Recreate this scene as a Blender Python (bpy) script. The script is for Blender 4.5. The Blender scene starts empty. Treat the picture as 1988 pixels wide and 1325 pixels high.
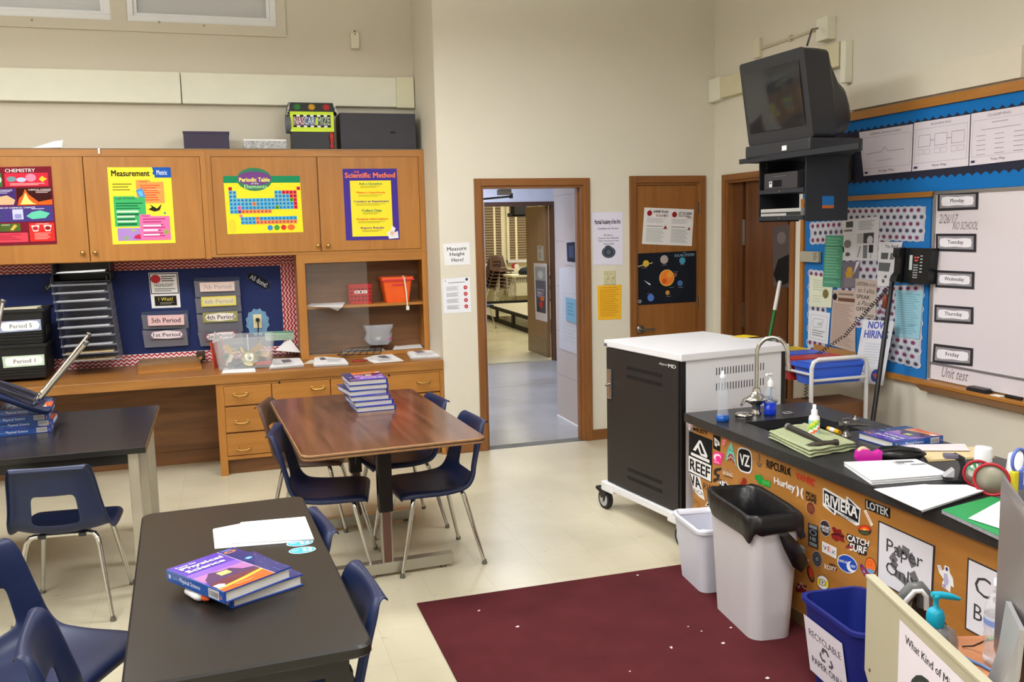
import bpy, bmesh, math, random
from mathutils import Vector, Matrix, Euler
random.seed(7)
SC = bpy.context.scene
COL = SC.collection
PI = math.pi
# ------------------------------------------------------------------ camera
YAW, PIT, ROL, FPX, CH = 0.3022, 0.1246, -0.0231, 1766.5, 1.7331
_cy, _sy, _cp, _sp, _cr, _sr = math.cos(YAW), math.sin(YAW), math.cos(PIT), math.sin(PIT), math.cos(ROL), math.sin(ROL)
CF = Vector((_sy*_cp, _cy*_cp, -_sp)); _r0 = Vector((_cy, -_sy, 0)); _u0 = _r0.cross(CF)
CR = _cr*_r0 + _sr*_u0; CU = -_sr*_r0 + _cr*_u0
CAM = Vector((0, 0, CH))
cd = bpy.data.cameras.new('camera'); cam = bpy.data.objects.new('camera', cd); COL.objects.link(cam)
cam.matrix_world = Matrix(((CR.x, CU.x, -CF.x, 0), (CR.y, CU.y, -CF.y, 0), (CR.z, CU.z, -CF.z, CH), (0, 0, 0, 1)))
cd.sensor_width = 36; cd.lens = FPX/1988*36; cd.clip_start = .05; cd.clip_end = 100
SC.camera = cam
# ------------------------------------------------------------------ view + world
SC.view_settings.view_transform = 'Standard'; SC.view_settings.look = 'None'
SC.view_settings.gamma = 1; SC.view_settings.use_curve_mapping = False
SC.view_settings.exposure = -0.17
w = bpy.data.worlds.new('world'); SC.world = w; w.use_nodes = True
w.node_tree.nodes['Background'].inputs[0].default_value = (.8, .85, 1, 1)
w.node_tree.nodes['Background'].inputs[1].default_value = .25

def area(name, loc, sx, sy, power, col=(1, 1, 1), rot=(0, 0, 0)):
    l = bpy.data.lights.new(name, 'AREA'); l.shape = 'RECTANGLE'; l.size = sx; l.size_y = sy; l.energy = power; l.color = col
    o = bpy.data.objects.new(name, l); COL.objects.link(o); o.location = loc; o.rotation_euler = rot
    return o
WARM = (.97, .98, 1.0)
LAMPS = [(-1.5, -.9), (-1.5, 2.2), (-1.5, 5.3), (1.2, -.9), (1.2, 1.9), (1.2, 4.7)]
for lx, ly in LAMPS:
    area('room_lamp_light', (lx, ly, 3.16), 1.15, .55, 52 if lx > 0 else 62, WARM)
    area('upper_wall_fill', (lx, ly, 3.29), 1.15, .55, 26 if lx > 0 else 46, WARM, (PI, 0, 0))  # added upward fill to brighten the ceiling and upper walls
area('corridor_lamp_light', (2.6, 9.4, 2.55), .5, 1.6, 60, (.84, .89, 1))
for sx_, sy_, sp_ in ((2.55, 7.55, 60), (3.4, 10.6, 60)):  # added spots that imitate bright bands on the corridor floor
    l = bpy.data.lights.new('corridor_band_fill', 'SPOT'); l.energy = 95; l.color = (.80, .87, 1); l.spot_size = math.radians(sp_*.75); l.spot_blend = .8; l.shadow_soft_size = .12
    o = bpy.data.objects.new('corridor_band_fill', l); COL.objects.link(o); o.location = (sx_, sy_, 2.5)
area('corridor_upper_fill', (2.6, 9.4, 2.3), .5, 1.6, 26, (.84, .89, 1), (PI, 0, 0))  # added upward fill for the corridor ceiling and far wall
area('far_room_lamp_light', (5.2, 13.2, 2.95), 2.0, 1.0, 100, (1, .93, .72))
area('far_room_lamp_light', (6.4, 17.6, 2.95), 2.0, 1.0, 120, (1, .93, .72))
area('closet_lamp_light', (4.6, 6.0, 2.6), .3, .3, 3, WARM)

# ------------------------------------------------------------------ pixel helpers (a pixel of the photo -> a point on a real plane)
def _ray(px, py): return CF + CR*((px-994)/FPX) - CU*((py-662.5)/FPX)
def on(ax, v, px, py):
    d = _ray(px, py); t = (v-CAM[ax])/d[ax]; return CAM + d*t
def PX(x, *p): return [on(0, x, *q) for q in p] if len(p) > 1 else on(0, x, *p[0])
def PY(y, *p): return [on(1, y, *q) for q in p] if len(p) > 1 else on(1, y, *p[0])
def PZ(z, *p): return [on(2, z, *q) for q in p] if len(p) > 1 else on(2, z, *p[0])

# ------------------------------------------------------------------ materials
def lin(c):
    return tuple((x/255/12.92 if x/255 <= .04045 else ((x/255+.055)/1.055)**2.4) for x in c)
_MC = {}
def M(rgb, rough=.55, metal=0., var=.05, scale=9., bump=0., spec=.5, trans=0., alpha=1., ior=1.45, emit=0., coat=0., stretch=None):
    key = (tuple(rgb), rough, metal, var, scale, bump, spec, trans, alpha, ior, emit, coat, stretch)
    if key in _MC: return _MC[key]
    m = bpy.data.materials.new('material'); m.use_nodes = True
    nt = m.node_tree; b = nt.nodes['Principled BSDF']
    c = lin(rgb)
    b.inputs['Roughness'].default_value = rough; b.inputs['Metallic'].default_value = metal
    b.inputs['Specular IOR Level'].default_value = spec
    b.inputs['Transmission Weight'].default_value = trans; b.inputs['Alpha'].default_value = alpha
    b.inputs['IOR'].default_value = ior; b.inputs['Coat Weight'].default_value = coat
    b.inputs['Base Color'].default_value = (*c, 1)
    if var > 0 or bump > 0:
        tc = nt.nodes.new('ShaderNodeTexCoord'); n = nt.nodes.new('ShaderNodeTexNoise')
        n.inputs['Scale'].default_value = scale; n.inputs['Detail'].default_value = 4
        src = tc.outputs['Object']
        if stretch:
            mp = nt.nodes.new('ShaderNodeMapping'); mp.inputs['Scale'].default_value = stretch
            nt.links.new(src, mp.inputs[0]); src = mp.outputs[0]
        nt.links.new(src, n.inputs['Vector'])
        if var > 0:
            mx = nt.nodes.new('ShaderNodeMix'); mx.data_type = 'RGBA'
            mx.inputs[6].default_value = (*[max(0, x*(1-var*2)) for x in c], 1)
            mx.inputs[7].default_value = (*[min(1, x*(1+var*2)) for x in c], 1)
            nt.links.new(n.outputs[0], mx.inputs[0]); nt.links.new(mx.outputs[2], b.inputs['Base Color'])
        if bump > 0:
            bp = nt.nodes.new('ShaderNodeBump'); bp.inputs['Strength'].default_value = bump; bp.inputs['Distance'].default_value = .004
            nt.links.new(n.outputs[0], bp.inputs['Height']); nt.links.new(bp.outputs[0], b.inputs['Normal'])
    if emit > 0:
        b.inputs['Emission Color'].default_value = (*c, 1); b.inputs['Emission Strength'].default_value = emit
    _MC[key] = m
    return m
def paper(rgb): return M(rgb, .75, 0, 0, 1, 0, .2)
def wood(rgb1, rgb2, rough=.35, axis='Z', scale=1.0, coat=0.0, bump=.0):
    key = ('wood', rgb1, rgb2, rough, axis, scale, coat)
    if key in _MC: return _MC[key]
    m = bpy.data.materials.new('wood_material'); m.use_nodes = True
    nt = m.node_tree; b = nt.nodes['Principled BSDF']; b.inputs['Roughness'].default_value = rough
    b.inputs['Coat Weight'].default_value = coat; b.inputs['Coat Roughness'].default_value = .15
    tc = nt.nodes.new('ShaderNodeTexCoord'); mp = nt.nodes.new('ShaderNodeMapping')
    s = {'X': (1.2, 14, 14), 'Y': (14, 1.2, 14), 'Z': (14, 14, 1.2)}[axis]
    mp.inputs['Scale'].default_value = [q*scale for q in s]
    n1 = nt.nodes.new('ShaderNodeTexNoise'); n1.inputs['Scale'].default_value = 1.3; n1.inputs['Detail'].default_value = 7; n1.inputs['Distortion'].default_value = .9
    n2 = nt.nodes.new('ShaderNodeTexNoise'); n2.inputs['Scale'].default_value = 1.1; n2.inputs['Detail'].default_value = 3
    nt.links.new(tc.outputs['Object'], mp.inputs[0]); nt.links.new(mp.outputs[0], n1.inputs['Vector']); nt.links.new(tc.outputs['Object'], n2.inputs['Vector'])
    cr = nt.nodes.new('ShaderNodeValToRGB'); cr.color_ramp.elements[0].position = .30; cr.color_ramp.elements[1].position = .72
    cr.color_ramp.elements[0].color = (*lin(rgb1), 1); cr.color_ramp.elements[1].color = (*lin(rgb2), 1)
    nt.links.new(n1.outputs[0], cr.inputs[0])
    mx = nt.nodes.new('ShaderNodeMix'); mx.data_type = 'RGBA'; mx.blend_type = 'MULTIPLY'; mx.inputs[0].default_value = .35
    nt.links.new(cr.outputs[0], mx.inputs[6])
    c2 = nt.nodes.new('ShaderNodeValToRGB'); c2.color_ramp.elements[0].color = (.62, .6, .58, 1); c2.color_ramp.elements[1].color = (1, 1, 1, 1)
    c2.color_ramp.elements[0].position = .3; c2.color_ramp.elements[1].position = .7
    nt.links.new(n2.outputs[0], c2.inputs[0]); nt.links.new(c2.outputs[0], mx.inputs[7]); nt.links.new(mx.outputs[2], b.inputs['Base Color'])
    _MC[key] = m
    return m
CHROME = M((205, 203, 198), .12, 1, .0)
BRASS = M((200, 160, 95), .3, 1, .04)
BLACKP = M((22, 22, 24), .4, 0, .03)
DARK = M((14, 13, 13), .7)
OAK = wood((170, 110, 42), (188, 127, 54), .42, 'Z')
OAKX = wood((168, 110, 43), (188, 128, 56), .42, 'X')
OAKY = wood((168, 110, 43), (188, 128, 56), .42, 'Y')
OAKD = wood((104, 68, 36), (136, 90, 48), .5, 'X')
DOORW = wood((138, 88, 40), (158, 104, 50), .4, 'Z')
TRIMW = wood((126, 80, 38), (150, 97, 48), .4, 'Z')
TRIMX = wood((126, 80, 38), (150, 97, 48), .4, 'X')
TRIMY = wood((126, 80, 38), (150, 97, 48), .4, 'Y')
WALL = M((220, 214, 198), .7, 0, .035, 1.3, .05)
WALL2 = M((214, 206, 188), .7, 0, .03, 1.1, .05)
CREAM = M((232, 230, 212), .5, 0, .02)
WHITE = paper((240, 240, 240))
CLEAR = M((235, 240, 245), .08, 0, 0, 1, 0, .5, 0, .22)
FROST = M((226, 228, 232), .3, 0, 0, 1, 0, .5, 0, .33)
NAVY = M((21, 34, 70), .42, 0, .05, 14, .02)

# ------------------------------------------------------------------ mesh builder
_TXT = {}
def text_geo(s, bold=0.0, shear=0.0):
    k = (s, bold, shear)
    if k in _TXT: return _TXT[k]
    c = bpy.data.curves.new('t', 'FONT'); c.body = s; c.resolution_u = 2; c.shear = shear; c.align_x = 'CENTER'
    c.space_line = .85
    o = bpy.data.objects.new('t', c); COL.objects.link(o); dg = bpy.context.evaluated_depsgraph_get()
    me = bpy.data.meshes.new_from_object(o.evaluated_get(dg))
    vs = [(v.co.x, v.co.y) for v in me.vertices]; fs = [tuple(p.vertices) for p in me.polygons]
    bpy.data.objects.remove(o); bpy.data.curves.remove(c); bpy.data.meshes.remove(me)
    x0 = min(v[0] for v in vs); x1 = max(v[0] for v in vs); y0 = min(v[1] for v in vs); y1 = max(v[1] for v in vs)
    if bold > 0:   # heavier strokes: the same glyphs laid over themselves, slightly shifted
        v0, f0 = vs, fs; vs, fs = [], []
        for dx, dy in ([(-1, 0), (1, 0)] if bold < .02 else [(-1, -.6), (1, -.6), (-1, .6), (1, .6), (0, 0)]):
            n0 = len(vs); vs += [(x+dx*bold, y+dy*bold) for x, y in v0]; fs += [tuple(n0+i for i in f) for f in f0]
        x0 -= bold; x1 += bold
    nb_ = max(1, len(vs)//max(1, (2 if 0 < bold < .02 else 5 if bold > 0 else 1)))
    vs = [((x-x0)/(x1-x0+1e-9), 1-(y-y0)/(y1-y0+1e-9), (i//nb_)) for i, (x, y) in enumerate(vs)]
    _TXT[k] = (vs, fs)
    return _TXT[k]

class MB:
    def __init__(s): s.v = []; s.f = []; s.mi = []; s.sm = []; s.mats = []
    def _m(s, m):
        if m not in s.mats: s.mats.append(m)
        return s.mats.index(m)
    def add(s, vs, fs, m, smooth=False):
        n = len(s.v); k = s._m(m); s.v += [Vector(v) for v in vs]
        for f in fs: s.f.append(tuple(n+i for i in f)); s.mi.append(k); s.sm.append(smooth)
        return s
    def box(s, lo, hi, m, rot=None, c=None, bev=0.0):
        lo, hi = [min(a, b) for a, b in zip(lo, hi)], [max(a, b) for a, b in zip(lo, hi)]
        if bev > 0:
            d = min(bev, *[(h-l)*.49 for l, h in zip(lo, hi)])
            bm = bmesh.new(); bmesh.ops.create_cube(bm, size=1)
            for v in bm.verts: v.co = Vector([(lo[i]+hi[i])/2+v.co[i]*(hi[i]-lo[i]) for i in range(3)])
            bmesh.ops.bevel(bm, geom=bm.edges[:], offset=d, segments=2, affect='EDGES', profile=.6)
            bm.verts.index_update(); vs = [v.co.copy() for v in bm.verts]; fs = [[v.index for v in f.verts] for f in bm.faces]; bm.free()
        else:
            vs = [Vector((x, y, z)) for x in (lo[0], hi[0]) for y in (lo[1], hi[1]) for z in (lo[2], hi[2])]
            fs = [(0, 1, 3, 2), (4, 6, 7, 5), (0, 4, 5, 1), (2, 3, 7, 6), (0, 2, 6, 4), (1, 5, 7, 3)]
        if rot is not None:
            cc = Vector(c) if c is not None else Vector([(a+b)/2 for a, b in zip(lo, hi)])
            R = Euler(rot).to_matrix(); vs = [R @ (v-cc)+cc for v in vs]
        return s.add(vs, fs, m)
    def cyl(s, p0, p1, r0, m, r1=None, n=16, cap=True):
        p0, p1 = Vector(p0), Vector(p1); r1 = r0 if r1 is None else r1
        d = (p1-p0).normalized(); a = d.orthogonal().normalized(); b = d.cross(a)
        vs = []
        for i in range(n):
            t = 2*PI*i/n; q = a*math.cos(t)+b*math.sin(t); vs += [p0+q*r0, p1+q*r1]
        fs = [(2*i, 2*((i+1) % n), 2*((i+1) % n)+1, 2*i+1) for i in range(n)]
        s.add(vs, fs, m, True)
        if cap: s.add(vs, [[2*i for i in range(n)][::-1], [2*i+1 for i in range(n)]], m)
        return s
    def tube(s, pts, r, m, n=10, closed=False, cap=True):
        pts = [Vector(p) for p in pts]; k = len(pts); rs = r if isinstance(r, (list, tuple)) else [r]*k
        vs = []; a = None
        for i, p in enumerate(pts):
            if closed: d = pts[(i+1) % k]-pts[i-1]
            else: d = pts[min(i+1, k-1)]-pts[max(i-1, 0)]
            d.normalize()
            if a is None: a = d.orthogonal().normalized()
            a = (a-d*a.dot(d)).normalized(); b = d.cross(a)
            for j in range(n):
                t = 2*PI*j/n; vs.append(p+(a*math.cos(t)+b*math.sin(t))*rs[i])
        fs = []
        for i in range(k if closed else k-1):
            i2 = (i+1) % k
            for j in range(n): fs.append((i*n+j, i*n+(j+1) % n, i2*n+(j+1) % n, i2*n+j))
        s.add(vs, fs, m, True)
        if not closed and cap: s.add(vs, [list(range(n))[::-1], list(range((k-1)*n, k*n))], m)
        return s
    def lathe(s, prof, c, m, n=24, axis=(0, 0, 1), sx=1, sy=1, smooth=True):
        c = Vector(c); q = Vector((0, 0, 1)).rotation_difference(Vector(axis)); vs = []
        for r, z in prof:
            for j in range(n):
                t = 2*PI*j/n; vs.append(c+q @ Vector((r*math.cos(t)*sx, r*math.sin(t)*sy, z)))
        fs = []
        for i in range(len(prof)-1):
            for j in range(n): fs.append((i*n+j, i*n+(j+1) % n, (i+1)*n+(j+1) % n, (i+1)*n+j))
        return s.add(vs, fs, m, smooth)
    def prism(s, poly, ext, m):
        """poly: 3D points of one face; ext: extrusion vector"""
        n = len(poly); a = [Vector(p) for p in poly]; e = Vector(ext); vs = a+[p+e for p in a]
        fs = [list(range(n)), list(range(n, 2*n))[::-1]]+[(i, i+n, (i+1) % n+n, (i+1) % n) for i in range(n)]
        return s.add(vs, fs, m)
    def loft(s, rings, m, closed=True, cap0=False, cap1=False, smooth=True):
        n = len(rings[0]); vs = [Vector(p) for r in rings for p in r]; fs = []
        for i in range(len(rings)-1):
            for j in range(n if closed else n-1): fs.append((i*n+j, i*n+(j+1) % n, (i+1)*n+(j+1) % n, (i+1)*n+j))
        s.add(vs, fs, m, smooth)
        if cap0: s.add(rings[0], [list(range(n))[::-1]], m)
        if cap1: s.add(rings[-1], [list(range(n))], m)
        return s
    def quad(s, c, m): return s.add(c, [(0, 1, 2, 3)], m)
    def decal(s, corners, shapes, off=.0004, step=.00012, mk=paper):
        """corners TL,TR,BR,BL as read by the viewer; shapes in u (right), v (down)"""
        A, B, C_, D = [Vector(q) for q in corners]
        step = min(step, .0022/max(1, len(shapes)))
        nrm = (D-A).cross(B-A).normalized()
        W_ = ((B-A).length+(C_-D).length)/2; H_ = ((D-A).length+(C_-B).length)/2
        def mp(u, v, k): return A*(1-u)*(1-v)+B*u*(1-v)+C_*u*v+D*(1-u)*v+nrm*(off+k*step)
        for k, sh in enumerate(shapes):
            t = sh[0]
            if t == 'r':
                _, a, b, c, d, col = sh; s.add([mp(a, b, k), mp(c, b, k), mp(c, d, k), mp(a, d, k)], [(0, 1, 2, 3)], mk(col))
            elif t == 'e':
                _, a, b, ru, rv, col = sh; rv = rv or ru*W_/H_
                s.add([mp(a+ru*math.cos(q*PI/10), b+rv*math.sin(q*PI/10), k) for q in range(20)], [list(range(20))], mk(col))
            elif t == 'o':   # ring
                _, a, b, ru, rv, wd, col = sh; rv = rv or ru*W_/H_; n = 20; q2 = 1-wd
                vs = [mp(a+ru*f*math.cos(q*2*PI/n), b+rv*f*math.sin(q*2*PI/n), k) for q in range(n) for f in (1, q2)]
                s.add(vs, [(2*i, 2*((i+1) % n), 2*((i+1) % n)+1, 2*i+1) for i in range(n)], mk(col))
            elif t == 'p':
                s.add([mp(u, v, k) for u, v in sh[1]], [list(range(len(sh[1])))], mk(sh[2]))
            elif t == 'f':   # frame
                _, a, b, c, d, wd, col = sh; wv = wd*W_/H_
                s.add([mp(*q, k) for q in ((a, b), (c, b), (c, d), (a, d), (a+wd, b+wv), (c-wd, b+wv), (c-wd, d-wv), (a+wd, d-wv))], [(0, 1, 5, 4), (1, 2, 6, 5), (2, 3, 7, 6), (3, 0, 4, 7)], mk(col))
            elif t == 'l':
                _, pts, wd, col = sh
                for (u0, v0), (u1, v1) in zip(pts, pts[1:]):
                    dx, dy = (u1-u0)*W_, (v1-v0)*H_; L = math.hypot(dx, dy)+1e-9; nx, ny = -dy/L*wd/2/W_, dx/L*wd/2/H_
                    s.add([mp(u0-nx, v0-ny, k), mp(u1-nx, v1-ny, k), mp(u1+nx, v1+ny, k), mp(u0+nx, v0+ny, k)], [(0, 1, 2, 3)], mk(col))
            elif t == 'zz':   # zigzag bands: u0,v0,u1,v1,periods,rows,line width m,colour,along u?
                _, a, b, c, d, n, rows, wd, col, au = sh
                for r in range(rows):
                    pts = []
                    for i in range(2*n+1):
                        f = i/(2*n); g = (r+.5+(.32 if i % 2 else -.32))/rows
                        pts.append((a+(c-a)*f, b+(d-b)*g) if au else (a+(c-a)*g, b+(d-b)*f))
                    hh = wd/2
                    vs = []
                    for u, v in pts:
                        if au: vs += [mp(u, v-hh/H_, k), mp(u, v+hh/H_, k)]
                        else: vs += [mp(u-hh/W_, v, k), mp(u+hh/W_, v, k)]
                    s.add(vs, [(2*i, 2*i+1, 2*i+3, 2*i+2) for i in range(2*n)], mk(col))
            elif t == 'rows':  # body copy too small to read
                _, a, b, c, d, n, col = sh
                for i in range(n):
                    y = b+(d-b)*i/n; e = c-(c-a)*(.05+.25*((i*37 % 10)/10)); hh = (d-b)/n*.42
                    s.add([mp(a, y, k), mp(e, y, k), mp(e, y+hh, k), mp(a, y+hh, k)], [(0, 1, 2, 3)], mk(col))
            elif t in ('t', 'tb', 'ti', 'tbb'):
                txt, a, b, c, d, col = sh[1:7]; vs, fs = text_geo(txt, {'t': 0, 'tb': .014, 'ti': 0, 'tbb': .03}[t], .35 if t == 'ti' else 0)
                s.add([mp(a+(c-a)*x, b+(d-b)*y, k)+nrm*(.00003*l) for x, y, l in vs], fs, mk(col))
        return s
    def build(s, name, parent=None, loc=None, label=None, cat=None, group=None, kind=None, xf=None, world=False):
        vs = [xf @ v for v in s.v] if xf else s.v
        if world: vs = [v-Vector(parent.location) for v in vs]
        if loc is None: loc = Vector((0, 0, 0))
        if loc == 'auto':
            xs = [v.x for v in vs]; ys = [v.y for v in vs]; zs = [v.z for v in vs]
            loc = Vector(((min(xs)+max(xs))/2, (min(ys)+max(ys))/2, min(zs)))
        loc = Vector(loc)
        me = bpy.data.meshes.new(name); me.from_pydata([v-loc for v in vs], [], s.f)
        for m in s.mats: me.materials.append(m)
        me.polygons.foreach_set('material_index', s.mi); me.polygons.foreach_set('use_smooth', s.sm)
        me.update()
        bm = bmesh.new(); bm.from_mesh(me)
        if len(bm.faces) < 60000 and not getattr(s, 'flat', False): bmesh.ops.recalc_face_normals(bm, faces=bm.faces[:])
        bm.to_mesh(me); bm.free()
        o = bpy.data.objects.new(name, me); COL.objects.link(o); o.location = loc
        if parent is not None: o.parent = parent
        tag(o, label, cat, group, kind)
        return o
def tag(o, label=None, cat=None, group=None, kind=None):
    if label: o['label'] = label
    if cat: o['category'] = cat
    if group: o['group'] = group
    if kind: o['kind'] = kind
    return o
def thing(name, label, cat, loc=(0, 0, 0), rz=0, group=None):
    o = bpy.data.objects.new(name, None); COL.objects.link(o); o.empty_display_size = .1
    o.location = loc; o.rotation_euler = (0, 0, rz); return tag(o, label, cat, group)
def dup(root, loc, rz=None, label=None, group=None, rot=None):
    def cp(o, par):
        c = o.copy(); COL.objects.link(c)
        if par is not None: c.parent = par
        for ch in list(o.children): cp(ch, c)
        return c
    r = cp(root, None); r.location = loc
    if rot is not None: r.rotation_euler = rot
    elif rz is not None: r.rotation_euler = (0, 0, rz)
    if label: r['label'] = label
    if group: r['group'] = group
    return r
def struct(mb, name, parent=None): return mb.build(name, parent, 'auto' if parent is None else None, kind='structure' if parent is None else None)
def sheet(name, label, cat, corners, shapes, base=(244, 244, 244), thick=.0008, group=None, border=None):
    """a flat printed sheet of real thickness hung or laid at its place"""
    b = MB(); A, B, C_, D = [Vector(q) for q in corners]; n = (D-A).cross(B-A).normalized()
    b.prism([A, B, C_, D], n*thick, paper(base)); b.decal([q+n*thick for q in (A, B, C_, D)], shapes)
    b.flat = True
    return b.build(name, None, 'auto', label, cat, group)
# ================================================================== THE SETTING
RX, DY, AY, PXW = 3.867, 6.722, 7.5, 1.544     # right wall, door wall, alcove wall, pillar side
CEIL = 3.9
def tile_mat(c, seam, rough, size=.305, spots=True):
    m = bpy.data.materials.new('floor_tile'); m.use_nodes = True; nt = m.node_tree; b = nt.nodes['Principled BSDF']
    b.inputs['Roughness'].default_value = rough
    tc = nt.nodes.new('ShaderNodeTexCoord'); br = nt.nodes.new('ShaderNodeTexBrick'); br.offset = 0; br.squash = 1
    br.inputs['Scale'].default_value = 1; br.inputs['Mortar Size'].default_value = .0012; br.inputs['Mortar Smooth'].default_value = .3
    br.inputs['Brick Width'].default_value = size; br.inputs['Row Height'].default_value = size
    br.inputs['Color1'].default_value = (*lin(c), 1); br.inputs['Color2'].default_value = (*[q*.955 for q in lin(c)], 1); br.inputs['Mortar'].default_value = (*lin(seam), 1)
    nt.links.new(tc.outputs['Object'], br.inputs['Vector'])
    n = nt.nodes.new('ShaderNodeTexNoise'); n.inputs['Scale'].default_value = 1.6; n.inputs['Detail'].default_value = 8
    nt.links.new(tc.outputs['Object'], n.inputs['Vector'])
    r = nt.nodes.new('ShaderNodeValToRGB'); r.color_ramp.elements[0].position = .35; r.color_ramp.elements[0].color = (.84, .83, .81, 1); r.color_ramp.elements[1].position = .62; r.color_ramp.elements[1].color = (1, 1, 1, 1)
    nt.links.new(n.outputs[0], r.inputs[0])
    mx = nt.nodes.new('ShaderNodeMix'); mx.data_type = 'RGBA'; mx.blend_type = 'MULTIPLY'; mx.inputs[0].default_value = 1
    nt.links.new(br.outputs[0], mx.inputs[6]); nt.links.new(r.outputs[0], mx.inputs[7])
    out = mx.outputs[2]
    if spots:
        v = nt.nodes.new('ShaderNodeTexNoise'); v.inputs['Scale'].default_value = 16; v.inputs['Detail'].default_value = 5
        nt.links.new(tc.outputs['Object'], v.inputs['Vector'])
        r2 = nt.nodes.new('ShaderNodeValToRGB'); r2.color_ramp.elements[0].position = .70; r2.color_ramp.elements[0].color = (1, 1, 1, 1); r2.color_ramp.elements[1].position = .80; r2.color_ramp.elements[1].color = (.60, .56, .50, 1)
        nt.links.new(v.outputs[0], r2.inputs[0])
        m2 = nt.nodes.new('ShaderNodeMix'); m2.data_type = 'RGBA'; m2.blend_type = 'MULTIPLY'; m2.inputs[0].default_value = .8
        nt.links.new(out, m2.inputs[6]); nt.links.new(r2.outputs[0], m2.inputs[7]); out = m2.outputs[2]
    nt.links.new(out, b.inputs['Base Color'])
    return m
FLOOR = tile_mat((210, 202, 176), (186, 177, 152), .33)
FLOOR2 = tile_mat((160, 160, 162), (150, 149, 150), .2, .305, False)
b = MB(); b.prism([(-4, -3, 0), (RX, -3, 0), (RX, DY+.0, 0), (PXW, DY, 0), (PXW, AY, 0), (-4, AY, 0)], (0, 0, -.1), FLOOR); struct(b, 'floor')
b = MB(); b.prism([(-4, -3, CEIL), (RX, -3, CEIL), (RX, DY, CEIL), (PXW, DY, CEIL), (PXW, AY, CEIL), (-4, AY, CEIL)], (0, 0, .1), M((232, 230, 222), .9)); struct(b, 'ceiling')
b = MB(); b.box((-4.1, -3, 0), (-4, AY, CEIL), WALL); struct(b, 'wall_left')
b = MB(); b.box((-4, -3.1, 0), (RX, -3, CEIL), WALL); struct(b, 'wall_front')
# alcove wall with the window opening
wz = PY(AY, (535, 50)).z - .0
wxr = PY(AY, (536, 30)).x; wzb = wz-.01
b = MB()
b.box((-4, AY, 0), (PXW, AY+.15, wzb), WALL2); b.box((wxr, AY, wzb), (PXW, AY+.15, CEIL), WALL2)
b.box((-4, AY, wzb), (-3.2, AY+.15, CEIL), WALL2); b.box((-3.2, AY, 3.82), (wxr, AY+.15, CEIL), WALL2)
x211 = PY(AY, (214, 20)).x; x246 = PY(AY, (245, 20)).x
b.box((x211, AY, wzb), (x246, AY+.15, 3.82), WALL2)
struct(b, 'wall_back')
WF = M((238, 238, 240), .35, 0, .0); SH = M((214, 208, 202), .85, 0, .03, 2)
for i, (x0, x1) in enumerate([(-1.75, x211), (x246, wxr), (-3.2, -1.80)]):
    t = bpy.data.objects.new('window_%d' % (i+1), None); COL.objects.link(t); t.location = (x0, AY, wzb); t['kind'] = 'structure'
    W_ = x1-x0; Hh = 3.82-wzb
    b = MB()
    for q0, q1, fr, dy in ((0, 1, .045, .012), (1, 1, .026, .035)):
        o_ = .045*q0
        b.box((o_, dy, o_), (W_-o_, dy+.03, o_+fr), WF, bev=.003); b.box((o_, dy, Hh-o_-fr), (W_-o_, dy+.03, Hh-o_), WF)
        b.box((o_, dy, o_+fr), (o_+fr, dy+.03, Hh-o_-fr), WF, bev=.003); b.box((W_-o_-fr, dy, o_+fr), (W_-o_, dy+.03, Hh-o_-fr), WF, bev=.003)
    b.build('window_frame', t)
    b = MB(); b.box((.07, .052, .07), (W_-.07, .056, Hh-.07), CLEAR); b.build('pane', t)
    b = MB(); b.box((.05, .09, .05), (W_-.05, .095, Hh-.05), SH); b.build('window_shade', t)
# flat board trim under/around the windows
b = MB(); b.box((-3.3, AY-.012, wzb-.075), (wxr+.07, AY, wzb), WALL2); b.box((wxr, AY-.012, wzb), (wxr+.07, AY, CEIL), WALL2)
for px, py in ((62, 39), (396, 50), (309, 43)): q = PY(AY-.012, (px, py)); b.cyl(q, q+Vector((0, -.002, 0)), .008, M((150, 140, 120)))
struct(b, 'trim_1')
# door wall with two openings
D1 = (1.875, 2.705, 2.047); D2 = (3.155, 3.725, 2.06)
b = MB()
b.box((PXW, DY, 0), (D1[0], DY+.13, CEIL), WALL); b.box((D1[0], DY, D1[2]), (D1[1], DY+.13, CEIL), WALL); b.box((D1[1], DY, 0), (D2[0], DY+.13, CEIL), WALL)
b.box((D2[0], DY, D2[2]), (D2[1], DY+.13, CEIL), WALL); b.box((D2[1], DY, 0), (RX, DY+.13, CEIL), WALL)
b.box((PXW, DY+.13, 0), (PXW+.13, AY+.15, CEIL), WALL)
struct(b, 'wall_back')
def casing(b, x0, x1, zt, y, wd=.055, th=.018, jd=.13):
    b.box((x0-wd, y-th, 0), (x0, y, zt+wd), TRIMW, bev=.004); b.box((x1, y-th, 0), (x1+wd, y, zt+wd), TRIMW, bev=.004)
    b.box((x0, y-th, zt), (x1, y, zt+wd), TRIMX, bev=.004)
    b.box((x0, y-.004, 0), (x0+.018, y+jd, zt), TRIMW); b.box((x1-.018, y-.004, 0), (x1, y+jd, zt), TRIMW); b.box((x0+.018, y-.004, zt-.018), (x1-.018, y+jd, zt), TRIMX)
    b.box((x0+.018, y+.05, 0), (x0+.032, y+.075, zt-.018), TRIMW); b.box((x1-.032, y+.05, 0), (x1-.018, y+.075, zt-.018), TRIMW)
t = bpy.data.objects.new('door_1', None); COL.objects.link(t); t['kind'] = 'structure'
b = MB(); casing(b, *D1, DY); b.build('door_frame', t)
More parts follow.
